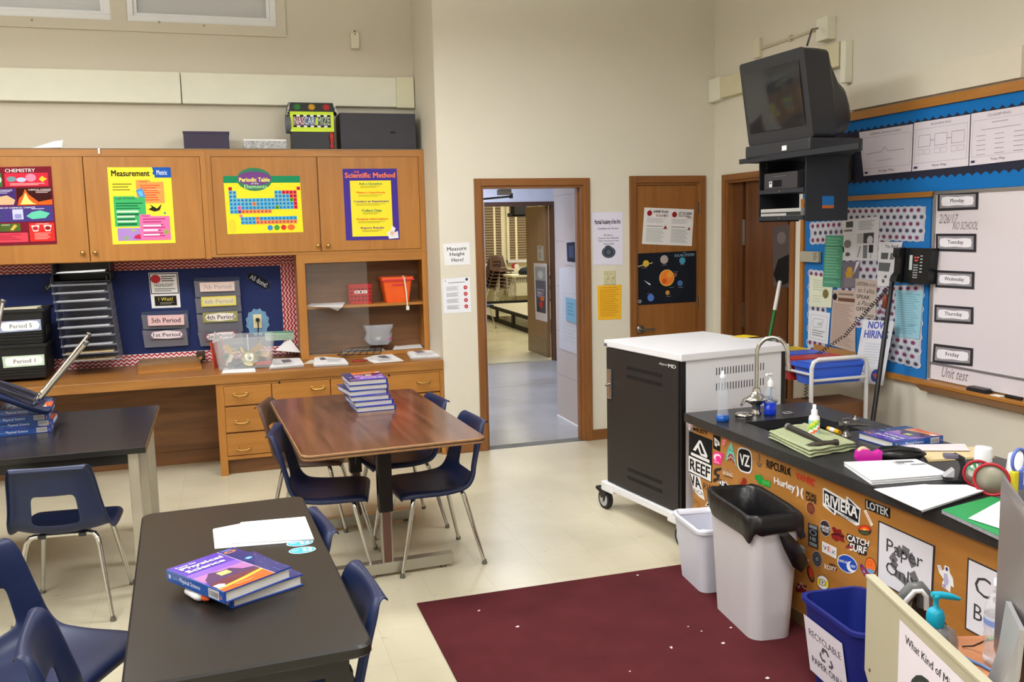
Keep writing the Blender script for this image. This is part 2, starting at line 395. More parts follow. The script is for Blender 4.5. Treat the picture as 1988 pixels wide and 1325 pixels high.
# the leaf stands open into the corridor on the left
b = MB(); b.box((D1[0]+.005, DY+.135, .01), (D1[0]+.045, DY+.135+.80, D1[2]-.03), DOORW); b.build('door_panel', t)
G = M((150, 150, 148), .35, .8)
b = MB(); q = PY(DY+.30, (966, 364)); b.box((q.x-.05, DY+.12, D1[2]-.065), (q.x+.06, DY+.16, D1[2]-.02), G, bev=.006)
b.tube([(D1[0]+.05, DY+.45, D1[2]-.09), (q.x+.07, DY+.17, D1[2]-.075)], .008, M((90, 98, 110), .4, .6)); b.cyl((q.x+.07, DY+.17, D1[2]-.09), (q.x+.07, DY+.17, D1[2]-.05), .014, M((60, 66, 76), .4, .6))
b.build('door_closer', t)
t = bpy.data.objects.new('door_2', None); COL.objects.link(t); t['kind'] = 'structure'
b = MB(); casing(b, *D2, DY); b.build('door_frame', t)
b = MB(); b.box((D2[0]+.02, DY+.006, .008), (D2[1]-.02, DY+.05, D2[2]-.02), DOORW, bev=.003); b.build('door_panel', t)
NICK = M((150, 148, 142), .28, 1, .04)
q = PY(DY, (1243, 640)); b = MB(); b.lathe([(0, .016), (.026, .016), (.034, .008), (.036, 0)], (q.x, DY+.006, q.z), NICK, axis=(0, -1, 0))
b.cyl((q.x, DY-.01, q.z), (q.x, DY-.045, q.z), .011, NICK); b.tube([(q.x, DY-.045, q.z), (q.x+.05, DY-.05, q.z), (q.x+.105, DY-.048, q.z-.001)], [.012, .010, .009], NICK)
h = b.build('door_handle', t); tag(h, 'brushed steel lever handle')
for py in (405, 585): q = PY(DY, (1356, py)); b = MB(); b.box((q.x-.012, DY-.006, q.z-.05), (q.x+.008, DY+.006, q.z+.05), NICK, bev=.003); b.build('hinge', t)
# baseboards
b = MB(); b.box((D1[1]+.055, DY-.016, 0), (D2[0]-.055, DY, .085), TRIMX, bev=.005); struct(b, 'baseboard_back')
b = MB(); b.box((PXW, DY-.016, 0), (D1[0]-.055, DY, .085), TRIMX, bev=.005); struct(b, 'baseboard_back')
# right wall with the closet doorway
K0, K1, KT = 5.64, 6.53, 2.06
b = MB()
b.box((RX, -3, 0), (RX+.13, K0, CEIL), WALL); b.box((RX, K0, KT), (RX+.13, K1, CEIL), WALL); b.box((RX, K1, 0), (RX+.13, DY+.13, CEIL), WALL)
struct(b, 'wall_right')
t = bpy.data.objects.new('door_3', None); COL.objects.link(t); t['kind'] = 'structure'
b = MB()
b.box((RX-.018, K0-.05, 0), (RX, K0, KT+.05), TRIMW, bev=.004); b.box((RX-.018, K1, 0), (RX, K1+.05, KT+.05), TRIMW, bev=.004); b.box((RX-.018, K0, KT), (RX, K1, KT+.05), TRIMY, bev=.004)
b.box((RX-.004, K0, 0), (RX+.13, K0+.018, KT), TRIMW); b.box((RX-.004, K1-.018, 0), (RX+.13, K1, KT), TRIMW); b.box((RX-.004, K0+.018, KT-.018), (RX+.13, K1-.018, KT), TRIMY)
b.build('door_frame', t)
DW2 = wood((84, 48, 22), (112, 66, 32), .45, 'Z')
b = MB(); b.box((RX+.05, K1-.16, .01), (RX+.09, K1-.02, KT-.02), DW2); b.build('door_panel', t)
b = MB(); b.box((RX+.04, K0+.10, .01), (RX+.08, K1-.22, KT-.02), DW2); tag(b.build('door_panel', t), 'wooden closet leaf with a hinge strip')
b = MB(); b.box((RX+.03, K1-.225, 1.55), (RX+.05, K1-.19, 1.75), NICK); b.box((RX+.03, K1-.225, .9), (RX+.05, K1-.19, 1.1), NICK); b.build('hinge', t)
# closet shell behind it
b = MB(); b.box((RX+.13, DY+.1, 0), (RX+1.5, DY+.2, 2.6), M((120, 112, 100))); b.box((RX+.13, K0-.6, 0), (RX+1.5, K0-.5, 2.6), M((120, 112, 100))); b.box((RX+1.4, K0-.5, 0), (RX+1.5, DY+.1, 2.6), M((120, 112, 100))); b.box((RX+.13, K0-.5, 2.6), (RX+1.4, DY+.1, 2.7), M((120, 112, 100))); b.box((RX+.13, K0-.5, -.1), (RX+1.4, DY+.1, 0), FLOOR)
struct(b, 'wall_closet')
# ------------------------------------------------------------------ vestibule, corridor and far room
def block_mat(c, seam):
    m = bpy.data.materials.new('painted_block'); m.use_nodes = True; nt = m.node_tree; b_ = nt.nodes['Principled BSDF']; b_.inputs['Roughness'].default_value = .5
    tc = nt.nodes.new('ShaderNodeTexCoord'); mp = nt.nodes.new('ShaderNodeMapping'); mp.inputs['Rotation'].default_value = (PI/2, 0, PI/2)
    br = nt.nodes.new('ShaderNodeTexBrick'); br.inputs['Scale'].default_value = 1; br.inputs['Brick Width'].default_value = .4; br.inputs['Row Height'].default_value = .2; br.inputs['Mortar Size'].default_value = .003
    br.inputs['Color1'].default_value = (*lin(c), 1); br.inputs['Color2'].default_value = (*lin(c), 1); br.inputs['Mortar'].default_value = (*lin(seam), 1)
    nt.links.new(tc.outputs['Object'], mp.inputs[0]); nt.links.new(mp.outputs[0], br.inputs['Vector']); nt.links.new(br.outputs[0], b_.inputs['Base Color'])
    return m
BLK = block_mat((204, 190, 182), (170, 158, 152)); CW = M((214, 216, 226), .6)
VX = 2.83
b = MB(); b.box((1.674, DY+.13, -.1), (8.2, 11.0, 0), FLOOR2); b.box((2.7, 9.395, 0), (8, 9.41, .0006), M((120, 112, 104), .4)); b.box((1.7, 9.395, 0), (2.7, 9.41, .0006), M((120, 112, 104), .4)); struct(b, 'floor')
b = MB(); b.box((VX, DY+.13, 0), (VX+.12, 7.72, 2.6), BLK); b.box((VX-.006, DY+.13, 0), (VX, 7.72, .012), M((240, 240, 240))); struct(b, 'wall_vestibule')
b = MB(); b.box((1.56, AY+.15, 0), (1.674, 11.12, 2.6), CW); struct(b, 'wall_corridor_left')
b = MB(); b.box((VX+.12, 7.6, 0), (8.2, 7.72, 2.6), CW); b.box((8.2, 7.6, 0), (8.3, 11.1, 2.6), CW); struct(b, 'wall_corridor_right')
b = MB(); b.box((1.56, DY+.13, 2.6), (8.3, 11.1, 2.7), CW); struct(b, 'ceiling')
FD0, FD1, FDT = 3.06, 4.035, 2.045
b = MB(); b.box((1.56, 11.0, 0), (FD0, 11.12, 3.3), CW); b.box((FD1, 11.0, 0), (8.3, 11.12, 3.3), CW); b.box((FD0, 11.0, FDT), (FD1, 11.12, 3.3), CW); struct(b, 'wall_corridor_far')
t = bpy.data.objects.new('door_4', None); COL.objects.link(t); t['kind'] = 'structure'
JM = M((190, 190, 194), .4, .1); JD = M((84, 56, 44), .5)
b = MB(); b.box((FD0, 10.98, 0), (FD0+.04, 11.13, FDT), JM); b.box((FD1-.03, 10.98, 0), (FD1, 11.13, FDT), JD); b.box((FD0+.04, 10.98, FDT-.05), (FD1-.03, 11.13, FDT), JD); b.build('door_frame', t)
LF = wood((128, 96, 66), (146, 110, 76), .5, 'Z')
b = MB(); b.box((FD1-.075, 11.14, .02), (FD1-.03, 11.94, FDT-.05), LF); b.box((FD1-.077, 11.16, .02), (FD1-.075, 11.92, .26), M((112, 96, 84), .3, .5)); b.build('door_panel', t)
q = PY(11.2, (1072, 567)); b = MB(); b.cyl((FD1-.075, 11.20, q.z), (FD1-.13, 11.20, q.z), .012, CHROME); b.tube([(FD1-.13, 11.20, q.z), (FD1-.13, 11.32, q.z)], .01, CHROME); b.build('door_handle', t)
b = MB(); b.box((1.6, 11.12, -.1), (11, 20.2, 0), tile_mat((214, 206, 176), (190, 180, 150), .2, .305, False)); struct(b, 'floor')
b = MB(); b.box((1.6, 11.12, 3.2), (11, 20.2, 3.3), M((236, 232, 214))); struct(b, 'ceiling')
FRW = M((226, 214, 176), .7)
b = MB(); b.box((1.5, 11.12, 0), (1.6, 20.2, 3.2), FRW); struct(b, 'wall_far_room_left')
b = MB(); b.box((11, 11.12, 0), (11.1, 20.2, 3.2), FRW); struct(b, 'wall_far_room_right')
b = MB(); b.box((1.6, 20.0, 0), (11, 20.15, 3.2), FRW); struct(b, 'wall_far_room_back')
# ------------------------------------------------------------------ wall conduit covers
def along(name, label, cat, parts, mats=CREAM):
    b = MB()
    for lo, hi in parts: b.box(lo, hi, mats, bev=.006)
    return b.build(name, None, 'auto', label, cat)
rz0, rz1 = 2.715, 2.945
xj = PY(AY-.06, (352, 180)).x; xe = PY(AY-.06, (770, 190)).x
along('raceway', 'long cream metal cable raceway left of the dark joint above the cabinets', 'raceway', [((-3.9, AY-.06, rz0), (xj-.003, AY-.002, rz1))])
t = along('raceway', 'long cream metal cable raceway right of the joint, ending at the pillar', 'raceway', [((xj+.003, AY-.06, rz0), (xe, AY-.002, rz1))])
b = MB(); b.box((xe, AY-.068, rz0-.006), (PXW-.006, AY-.002, rz1+.006), M((226, 222, 192), .5, 0, .02), bev=.005); b.build('end_cap', t, world=True)
q = PY(AY-.03, (690, 78)); b = MB(); b.box((q.x-.035, AY-.035, q.z-.065), (q.x+.03, AY-.001, q.z+.06), M((226, 220, 196), .5), bev=.006); b.cyl((q.x-.002, AY-.036, q.z+.045), (q.x-.002, AY-.038, q.z+.045), .005, DARK)
b.box((q.x-.004, AY-.01, q.z+.06), (q.x+.0, AY-.002, q.z+.082), DARK)
b.build('wall_sensor', None, 'auto', 'small cream sensor box high on the wall above the black box', 'sensor')
# right wall conduits
a0, a1 = PX(RX-.05, (1376, 156)), PX(RX-.05, (1376, 200))
b = MB(); y0 = DY-.02; y1 = PX(RX-.05, (1398, 150)).y
b.box((RX-.06, y1, a1.z), (RX, DY-.003, a0.z), CREAM, bev=.006)
t = b.build('raceway', None, 'auto', 'cream cable raceway running behind the television on the right wall', 'raceway')
b = MB(); zz0 = a1.z+.012; zz1 = a0.z-.012; b.box((RX-.05, PX(RX, (1640, 150)).y, zz0), (RX, y1, zz1), M((214, 206, 172), .5), bev=.005)
# upright box at its near end
c0 = PX(RX-.05, (1634, 80)); c1 = PX(RX-.05, (1634, 162)); c2 = PX(RX-.05, (1644, 80))
b.box((RX-.06, c2.y, c1.z), (RX, c0.y, c0.z), CREAM, bev=.008)
b.build('raceway_cover', t, world=True)
j0 = PX(RX-.06, (1587, 38)); j1 = PX(RX-.06, (1608, 72)); b = MB()
b.box((RX-.07, j1.y, j1.z-.01), (RX, j0.y, j0.z), CREAM, bev=.005); b.cyl((RX-.05, j0.y, j0.z-.04), (RX-.05, j0.y+.002, j0.z-.04), .008, DARK)
b.build('junction_box', None, 'auto', 'cream junction box above the television on the right wall', 'junction box')
k0 = PX(RX-.02, (1464, 78)); k1 = PX(RX-.02, (1476, 110)); b = MB()
b.box((RX-.03, k1.y, k1.z), (RX, k0.y, k0.z), M((222, 214, 190), .6), bev=.004); b.build('junction_box', None, 'auto', 'small wall-coloured box left of the television, at the far end of a thin conduit', 'junction box')
e0 = PX(RX-.012, (1478, 94)); e1 = PX(RX-.012, (1582, 58)); b = MB(); b.tube([(RX-.012, k1.y, e0.z), (RX-.012, j0.y, e1.z-.0)], .009, M((206, 196, 170), .6), n=8)
m_ = (Vector((RX-.012, k1.y, e0.z))+Vector((RX-.012, j0.y, e1.z)))/2; b.box((RX-.024, m_.y-.012, m_.z-.02), (RX, m_.y+.012, m_.z+.02), M((200, 190, 165)))
b.build('conduit', None, 'auto', 'thin painted conduit sloping between two wall boxes above the television', 'conduit')
# ceiling lamps
for i, (lx, ly) in enumerate(LAMPS):
    t = thing('ceiling_light', 'hanging fluorescent classroom light, lamp of the grid over the tables', 'light', (lx, ly, 3.17), 0, 'hanging classroom lights')
    b = MB(); b.box((-.6, -.3, .03), (.6, .3, .09), M((230, 230, 230), .5), bev=.01); b.tube([(-.4, 0, .09), (-.4, 0, .73)], .008, CHROME); b.tube([(.4, 0, .09), (.4, 0, .73)], .008, CHROME); b.build('housing', t)
    b = MB(); b.box((-.57, -.27, .02), (.57, .27, .03), M((255, 250, 240), .5, emit=1.5)); b.build('diffuser', t)
# ================================================================== CASEWORK IN THE ALCOVE
CFY, CBY, KT, KFY = 7.186, 7.49, .74, 6.707
def knob(b, q, ax=(0, -1, 0)): b.lathe([(.006, 0), (.007, .012), (.015, .018), (.016, .026), (.009, .031), (.0001, .032)], q, BRASS, 14, ax)
def doorbox(nm, t, x0, x1, z0, z1, px, py):
    b = MB(); b.box((x0+.003, CFY-.004, z0+.003), (x1-.003, CFY+.016, z1-.003), OAK, bev=.003); d = b.build(nm, t, world=True)
    k = MB(); q = PY(CFY-.004, (px, py)); knob(k, q); k2 = k.build('knob', d); k2.location = -Vector(t.location)+Vector(t.location)-Vector(t.location)
    return d
def cab(name, label, x0, x1, z0, z1, frame):
    t = thing(name, label, 'cabinet', ((x0+x1)/2, CFY, z0))
    b = MB(); b.box((x0, CFY+.018, z0), (x1, AY-.004, z1), OAK)
    for lo, hi in frame: b.box((lo[0], CFY, lo[1]), (hi[0], CFY+.018, hi[1]), OAKX if hi[0]-lo[0] > hi[1]-lo[1] else OAK)
    b.box((x0, CFY-.004, z1-.002), (x1, AY-.004, z1+.004), M((136, 122, 104), .8, 0, .1))
    b.build('body', t, world=True)
    return t
t = cab('wall_cabinet', 'oak wall cabinet with the red chemistry poster and yellow measurement poster on its doors', -3.9, -.098, 1.548, 2.355,
        [((-3.9, 2.302), (-.098, 2.355)), ((-.135, 1.548), (-.098, 2.302)), ((-1.78, 1.548), (-1.71, 2.302)), ((-3.9, 1.548), (-3.3, 2.302))])
doorbox('door', t, -1.71, -.925, 1.55, 2.302, 161, 491); doorbox('door', t, -.925, -.135, 1.55, 2.302, 185.5, 490.5)
b = MB(); b.box((-3.3, CFY-.004, 1.55), (-2.55, CFY+.016, 2.3), OAK); b.box((-2.54, CFY-.004, 1.55), (-1.785, CFY+.016, 2.3), OAK); b.build('door', t, world=True)
b = MB(); q = PY(CFY-.004, (193, 294)); b.box((q.x-.008, CFY-.012, q.z-.018), (q.x+.004, CFY, q.z+.02), CHROME); b.build('latch', t, world=True)
t = cab('wall_cabinet', 'oak wall cabinet with the periodic table and scientific method posters on its doors', -.097, PXW-.003, 1.56, 2.355,
        [((-.097, 2.302), (1.541, 2.355)), ((-.097, 1.56), (-.06, 2.302)), ((1.50, 1.56), (1.541, 2.302)), ((-.06, 1.56), (1.50, 1.578))])
doorbox('door', t, -.06, .712, 1.578, 2.302, 617.5, 477); doorbox('door', t, .712, 1.50, 1.578, 2.302, 637, 477)
# display cubby below the right unit
t = thing('display_case', 'open oak display cubby with a sliding glass pane holding two red-orange bins', 'display case', (1.04, CFY, .745))
x0, x1, z0, z1 = .52, PXW-.003, .742, 1.559
b = MB()
b.box((x0, CFY, z0), (x0+.062, AY-.01, z1), OAK); b.box((1.50, CFY, z0), (x1, CFY+.02, z1), OAK); b.box((x1-.02, CFY+.0205, z0), (x1, AY-.01, z1), OAK)
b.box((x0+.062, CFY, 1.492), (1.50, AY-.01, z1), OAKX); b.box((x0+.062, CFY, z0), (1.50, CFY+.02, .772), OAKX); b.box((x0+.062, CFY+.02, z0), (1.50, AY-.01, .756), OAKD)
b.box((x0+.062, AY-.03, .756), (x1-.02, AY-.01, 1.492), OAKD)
b.build('body', t, world=True)
zs = PY(CFY+.02, (700, 592)).z
b = MB(); b.box((x0+.062, CFY+.03, zs-.02), (x1-.02, AY-.03, zs), OAKX); b.build('shelf', t, world=True)
b = MB(); b.box((x0+.065, CFY+.008, .775), (1.06, CFY+.012, 1.49), M((230, 225, 215), .04, 0, 0, 1, 0, .5, 0, .045)); b.build('glass_pane', t, world=True)
b = MB(); b.box((x0+.06, CFY+.005, .772), (1.5, CFY+.02, .777), M((150, 140, 120), .35, .8)); b.build('track', t, world=True)
ZS = zs
# things inside the cubby
def tapered(b, c, wx, wy, h, m, tx=.82, ty=.82, th=.004, rim=.0, z0=0, n=6, r=.02, rot=0, mi=None):
    """open-topped container: rounded rectangle rings"""
    def ring(sx, sy, z):
        pts = []; rr = min(r, sx*.45, sy*.45)
        for cx, cy, a0 in ((sx/2-rr, sy/2-rr, 0), (-sx/2+rr, sy/2-rr, PI/2), (-sx/2+rr, -sy/2+rr, PI), (sx/2-rr, -sy/2+rr, 1.5*PI)):
            for k in range(n+1):
                a = a0+PI/2*k/n; x, y = cx+rr*math.cos(a), cy+rr*math.sin(a)
                pts.append(Vector((c[0]+x*math.cos(rot)-y*math.sin(rot), c[1]+x*math.sin(rot)+y*math.cos(rot), c[2]+z)))
        return pts
    o = [ring(wx*tx, wy*ty, z0), ring(wx, wy, h-rim)]
    if rim > 0: o += [ring(wx+rim*1.2, wy+rim*1.2, h-rim), ring(wx+rim*1.2, wy+rim*1.2, h)]
    else: o += [ring(wx, wy, h)]
    i_ = [ring(wx-2*th, wy-2*th, h), ring(wx*tx-2*th, wy*ty-2*th, z0+th)]
    b.loft(o, m, cap0=True, smooth=False); b.loft([o[-1], i_[0]], m, smooth=False); b.loft(i_, mi or m, cap1=True, smooth=False)
    return b
RED = M((186, 34, 38), .4); ORG = M((238, 96, 34), .4)
q0, q1 = PY(CFY+.09, (679, 590), (722, 550)); w_, h_ = q1.x-q0.x, .155
t = thing('storage_basket', 'small red perforated plastic basket with a white label in the display cubby', 'basket', ((q0.x+q1.x)/2, CFY+.15, ZS))
b = MB(); tapered(b, (0, 0, 0), w_, .12, h_, RED, .94, .94, .004, .008, r=.008)
for r_ in range(4):
    for c_ in range(6):
        if r_ in (2,) and 0 < c_ < 5: continue
        x = -w_*.4+w_*.8*c_/5; z = .03+r_*.03; yy = -.06*(.94+.06*z/h_)-.0012
        b.add([(x+.009*math.cos(k*PI/5), yy, z+.009*math.sin(k*PI/5)) for k in range(10)], [list(range(10))], M((92, 14, 20)))
b.build('basket', t)
b = MB(); b.decal([(-.05, -.063, .107), (.05, -.063, .107), (.05, -.062, .085), (-.05, -.062, .085)], [('r', 0, 0, 1, 1, (236, 226, 226)), ('r', .08, .35, .3, .7, (120, 90, 90)), ('r', .42, .2, .58, .8, (60, 50, 60)), ('r', .68, .35, .9, .7, (140, 120, 120))]); b.build('label', t)
q0, q1 = PY(CFY+.06, (745, 590), (800, 540)); w_, h_ = q1.x-q0.x, .205
t = thing('storage_bin', 'orange tapered plastic bin with a white strap over its rim in the display cubby', 'bin', ((q0.x+q1.x)/2, CFY+.16, ZS))
b = MB(); tapered(b, (0, 0, 0), w_, .22, h_, ORG, .78, .8, .004, .02, r=.02); b.build('bin', t)
b = MB(); b.box((-w_/2-.013, -.125, h_-.026), (w_/2+.013, -.1235, h_-.016), M((214, 40, 70))); b.box((-.05, -.117, h_-.062), (.045, -.1135, h_-.055), M((214, 40, 90))); b.build('printed_stripe', t)
b = MB(); b.tube([(.06, -.02, h_-.05), (.045, -.10, h_+.006), (.05, -.128, h_-.01), (.062, -.13, .08), (.066, -.135, -.03)], [.006]*5, M((226, 220, 205), .8), n=6); b.box((.055, -.142, -.06), (.079, -.128, -.028), M((232, 228, 214), .8)); b.build('strap', t)
def ppr(name, label, cat, pts, z, shapes=(), n=1, base=(238, 238, 240), group=None, jit=.008, lift=0):
    """n loose sheets stacked at height z; pts TL,TR,BR,BL as pixels on the surface"""
    c = PZ(z, *pts); b = MB(); rnd = random.Random(int(pts[0][0]*7+pts[0][1]))
    for i in range(n):
        d = Vector((rnd.uniform(-jit, jit), rnd.uniform(-jit, jit), 0)) if i < n-1 else Vector()
        cc = [p+d+Vector((0, 0, .001+i*.0022)) for p in c]
        if lift: cc[0] = cc[0]+Vector((0, 0, lift))
        b.prism(cc, (0, 0, .0015), paper(base if i % 3 else tuple(max(0, x-8) for x in base)))
    b.decal([q+Vector((0, 0, .0015)) for q in cc], list(shapes)); b.flat = True
    return b.build(name, None, 'auto', label, cat, group)
INK = (96, 92, 100)
ppr('paper_sheet', 'white sheets drooping over the shelf edge in the display cubby', 'papers', [(612, 586), (672, 586), (664, 598), (596, 596)], ZS, n=3)
c = PY(CFY+.018, (640, 598), (664, 596), (656, 604)); b = MB(); b.prism([c[0], c[1], c[2]], (0, -.001, 0), WHITE); b.build('paper_corner', bpy.data.objects['paper_sheet'], world=True)
# tray, papers, zip bag on the cubby floor
zf = .757
t = thing('wire_rack', 'dark wire rack leaning on newspapers at the bottom of the display cubby', 'rack', PZ(zf, (695, 686)))
b = MB()
g0, g1, g2, g3 = [v-Vector(t.location) for v in PZ(zf+.03, (678, 676), (742, 672), (738, 688), (655, 690))]
for k in range(7): b.tube([g0.lerp(g1, k/6)+Vector((0, 0, .03*0)), g3.lerp(g2, k/6)], .003, DARK, 6)
for k in range(3): b.tube([g0.lerp(g3, k/2), g1.lerp(g2, k/2)], .004, DARK, 6)
b.build('wire_grid', t)
ppr('newspaper', 'folded newspaper under the wire rack in the display cubby', 'newspaper', [(672, 673), (735, 668), (748, 684), (662, 692)], zf, [('rows', .05, .1, .95, .9, 7, (150, 150, 150))], 3, (206, 204, 200))
q = PY(7.36, (736, 676)); q.z = zf+.05; t = thing('zip_bag', 'clear plastic zip bag of odds and ends with a pink spot inside the display cubby', 'bag', q)
b = MB(); rnd = random.Random(3); rings = []
for k in range(7):
    a = k/6; r0_ = [.075, .105, .11, .105, .1, .11, .12][k]; rings.append([Vector((r0_*math.cos(j*PI/8)*(1+.12*rnd.uniform(-1, 1)), .045*math.sin(j*PI/8)*(1-.6*a)*(1+.3*rnd.uniform(-1, 1)), .16*a)) for j in range(16)])
b.loft(rings, M((200, 204, 214), .12, 0, 0, 1, 0, .8, 0, .45), cap0=True); b.build('bag', t)
b = MB(); b.box((-.06, -.012, .03), (.05, .015, .11), M((150, 140, 120), .6, 0, .2), bev=.01); b.build('contents', t)
b = MB(); b.lathe([(.0001, -.012), (.012, 0), (.0001, .012)], (.085, -.03, .045), M((236, 60, 150), .5), 10); b.build('pink_bead', t)
ppr('paper_stack', 'pile of papers and a tan folder at the right end of the display cubby floor', 'papers', [(768, 672), (812, 664), (820, 680), (764, 683)], zf, [('r', .1, 0, .9, .5, (190, 160, 112))], 8)
# ---- bulletin board behind the counter
bx0, bx1, bz0, bz1 = -3.9, .52, .742, 1.548
t = thing('bulletin_board', 'dark blue bulletin board with a red and white chevron border under the wall cabinets', 'bulletin board', ((bx0+bx1)/2, AY-.01, bz0))
b = MB(); b.box((bx0, AY-.012, bz0), (bx1, AY-.002, bz1), M((28, 42, 92), .85, 0, .03)); b.build('board', t, world=True)
b = MB(); PK, CR_ = (222, 190, 184), (160, 42, 54)
hb = .075
b.decal([(bx0, AY-.012, bz1), (bx1, AY-.012, bz1), (bx1, AY-.012, bz1-hb), (bx0, AY-.012, bz1-hb)], [('r', 0, 0, 1, 1, PK), ('zz', 0, 0, 1, 1, 110, 3, .0135, CR_, True)])
b.decal([(bx1-.105, AY-.0125, bz1-hb+.02), (bx1, AY-.0125, bz1-hb+.02), (bx1, AY-.0125, bz0), (bx1-.105, AY-.0125, bz0)], [('r', 0, 0, 1, 1, PK), ('zz', 0, 0, 1, 1, 17, 4, .015, CR_, False)])
b.decal([(bx0, AY-.0122, bz0+.085), (bx1, AY-.0122, bz0+.085), (bx1, AY-.0122, bz0), (bx0, AY-.0122, bz0)], [('r', 0, 0, 1, 1, (236, 224, 222)), ('zz', 0, 0, 1, 1, 110, 3, .0135, (190, 40, 60), True)])
b.flat = True; b.build('chevron_border', t, world=True)
b = MB(); b.decal([(bx1-.0005, AY-.012, bz1), (bx1-.0005, CFY+.2, bz1), (bx1-.0005, CFY+.2, bz0), (bx1-.0005, AY-.012, bz0)], [('r', 0, 0, 1, 1, PK), ('zz', 0, 0, 1, 1, 17, 3, .015, CR_, False)]); b.flat = True; b.build('folded_border', t, world=True)
BY = AY-.014
def onb(name, label, cat, pts, shapes, base=(240, 240, 240), group=None, y=BY): return sheet(name, label, cat, PY(y, *pts), shapes, base, .001, group)
onb('notice', 'small black and white HIGHLIGHT notice pinned to the dark blue board', 'notice', [(288, 530), (345, 529), (351, 597), (295, 599)],
    [('f', .02, .02, .98, .6, .03, (40, 40, 40)), ('e', .22, .18, .17, .12, (196, 60, 66)), ('rows', .42, .1, .92, .28, 3, (70, 70, 70)), ('tb', 'HIGHLIGHT', .16, .31, .82, .4, (70, 66, 40)), ('rows', .15, .45, .9, .56, 2, (120, 120, 110)), ('r', .12, .66, .88, .94, (38, 36, 34)), ('tb', '! Wait!', .25, .7, .75, .8, (214, 196, 70)), ('rows', .3, .84, .8, .92, 2, (140, 140, 120))])
def pocket(name, label, P4, rows_):
    c = PY(BY-.01, *P4); t = sheet(name, label, 'wall pocket', c, [], (66, 74, 104), .003, 'clear wall pockets on the blue board')
    b = MB()
    A, B, C_, D = c; up = A-D; ex = B-A
    b.prism([D+Vector((0, -.03, 0)), C_+Vector((0, -.03, 0)), C_+up*.86+Vector((0, -.05, 0)), C_+up*.80-ex*.3+Vector((0, -.05, 0)), D+up*.80+ex*.3+Vector((0, -.05, 0)), D+up*.86+Vector((0, -.05, 0))], (0, -.002, 0), M((150, 150, 160), .2, 0, 0, 1, 0, .5, 0, .35))
    b.build('pocket_front', t, world=True)
    return t
def plabel(txt, P4, sh, base):
    c = PY(BY-.062, *P4); return sheet('name_card', 'card reading "%s" in a wall pocket' % txt, 'card', c, sh, base, .001, None)
TX = (60, 50, 60)
for k, (P4, txt, L4, base, sh) in enumerate([
    ([(376, 540), (465, 537), (467, 575), (380, 577)], '7th Period', [(387, 549), (455, 547), (456, 565), (389, 567)], (228, 206, 196), []),
    ([(378, 574), (467, 571), (469, 604), (382, 608)], '6th Period', [(390, 577), (458, 574), (459, 593), (391, 596)], (222, 208, 92), [('r', .06, .15, .94, .85, (224, 214, 160))]),
    ([(381, 604), (469, 599), (472, 642), (386, 646)], '4th Period', [(393, 608), (461, 604), (462, 624), (395, 627)], (150, 150, 90), [('p', [(.06, .5), (.12, .2), (.5, .1), (.88, .2), (.94, .5), (.88, .8), (.5, .9), (.12, .8)], (236, 228, 220))]),
    ([(383, 640), (472, 634), (474, 668), (390, 672)], '2nd Period', [(396, 648), (460, 641), (461, 657), (398, 663)], (120, 88, 96), [('p', [(.06, .5), (.12, .15), (.5, .05), (.88, .15), (.94, .5), (.88, .85), (.5, .95), (.12, .85)], (230, 222, 222))]),
    ([(274, 606), (366, 602), (367, 636), (279, 639)], '5th Period', [(286, 613), (357, 611), (358, 631), (288, 633)], (226, 190, 190), []),
    ([(276, 635), (366, 631), (366, 670), (282, 675)], '1st Period', [(290, 643), (356, 641), (357, 657), (292, 659)], (120, 104, 120), [('p', [(.03, .5), (.1, .15), (.5, .0), (.9, .15), (.97, .5), (.9, .9), (.5, 1), (.1, .9)], (228, 214, 218))])]):
    pocket('wall_pocket', 'clear plastic wall pocket on the blue board holding the %s card' % txt, P4, [])
    plabel(txt, L4, sh+[('tb', txt, .1, .28, .9, .74, TX if k not in (0, 1) else (170, 160, 160))], base)
c = PY(BY, (484, 527), (526, 548), (521, 566), (478, 541))
sheet('sign', 'small black rounded sign reading "All done!" tilted on the blue board', 'sign', c, [('p', [(0, .5), (.04, .15), (.15, 0), (.85, 0), (.96, .15), (1, .5), (.96, .85), (.85, 1), (.15, 1), (.04, .85)], (30, 34, 44)), ('t', 'All done!', .12, .2, .88, .8, (214, 218, 224))], (62, 68, 84))
c = PY(BY, (82, 556), (104, 541), (108, 553), (88, 569))
sheet('sign', 'small black sign tilted beside the black letter tray tower', 'sign', c, [('t', 'Late', .2, .25, .8, .8, (190, 194, 200))], (40, 44, 56))
# outlet with blue flower surround
q0, q1 = PY(BY, (491, 611), (509, 637))
b = MB(); cc = PY(BY, (500, 626)); pts = [(cc.x+.082*math.cos(a*PI/12)*(1+.14*(a % 2)), BY, cc.z+.10*math.sin(a*PI/12)*(1+.14*(a % 2))) for a in range(24)]
b.prism(pts, (0, -.002, 0), M((112, 154, 186), .8, 0, .25, 60)); b.build('paper_surround', None, 'auto', 'light blue patterned paper surround of the outlet on the blue board', 'paper surround')
b = MB(); b.box((q0.x, BY-.010, q1.z), (q1.x, BY-.002, q0.z), M((226, 216, 176), .5), bev=.004); t = b.build('power_outlet', None, 'auto', 'cream wall outlet with a black plug on the blue board', 'outlet')
b = MB(); p = PY(BY, (500, 621)); b.cyl((p.x, BY-.01, p.z), (p.x, BY-.04, p.z), .016, BLACKP); b.tube([(p.x, BY-.036, p.z), (p.x+.002, BY-.05, p.z-.05), (p.x-.005, BY-.03, p.z-.13), (p.x-.01, BY-.04, p.z-.25)], .005, BLACKP, 6)
b.build('plug', None, 'auto', 'black plug and cord in the outlet on the blue board', 'plug')
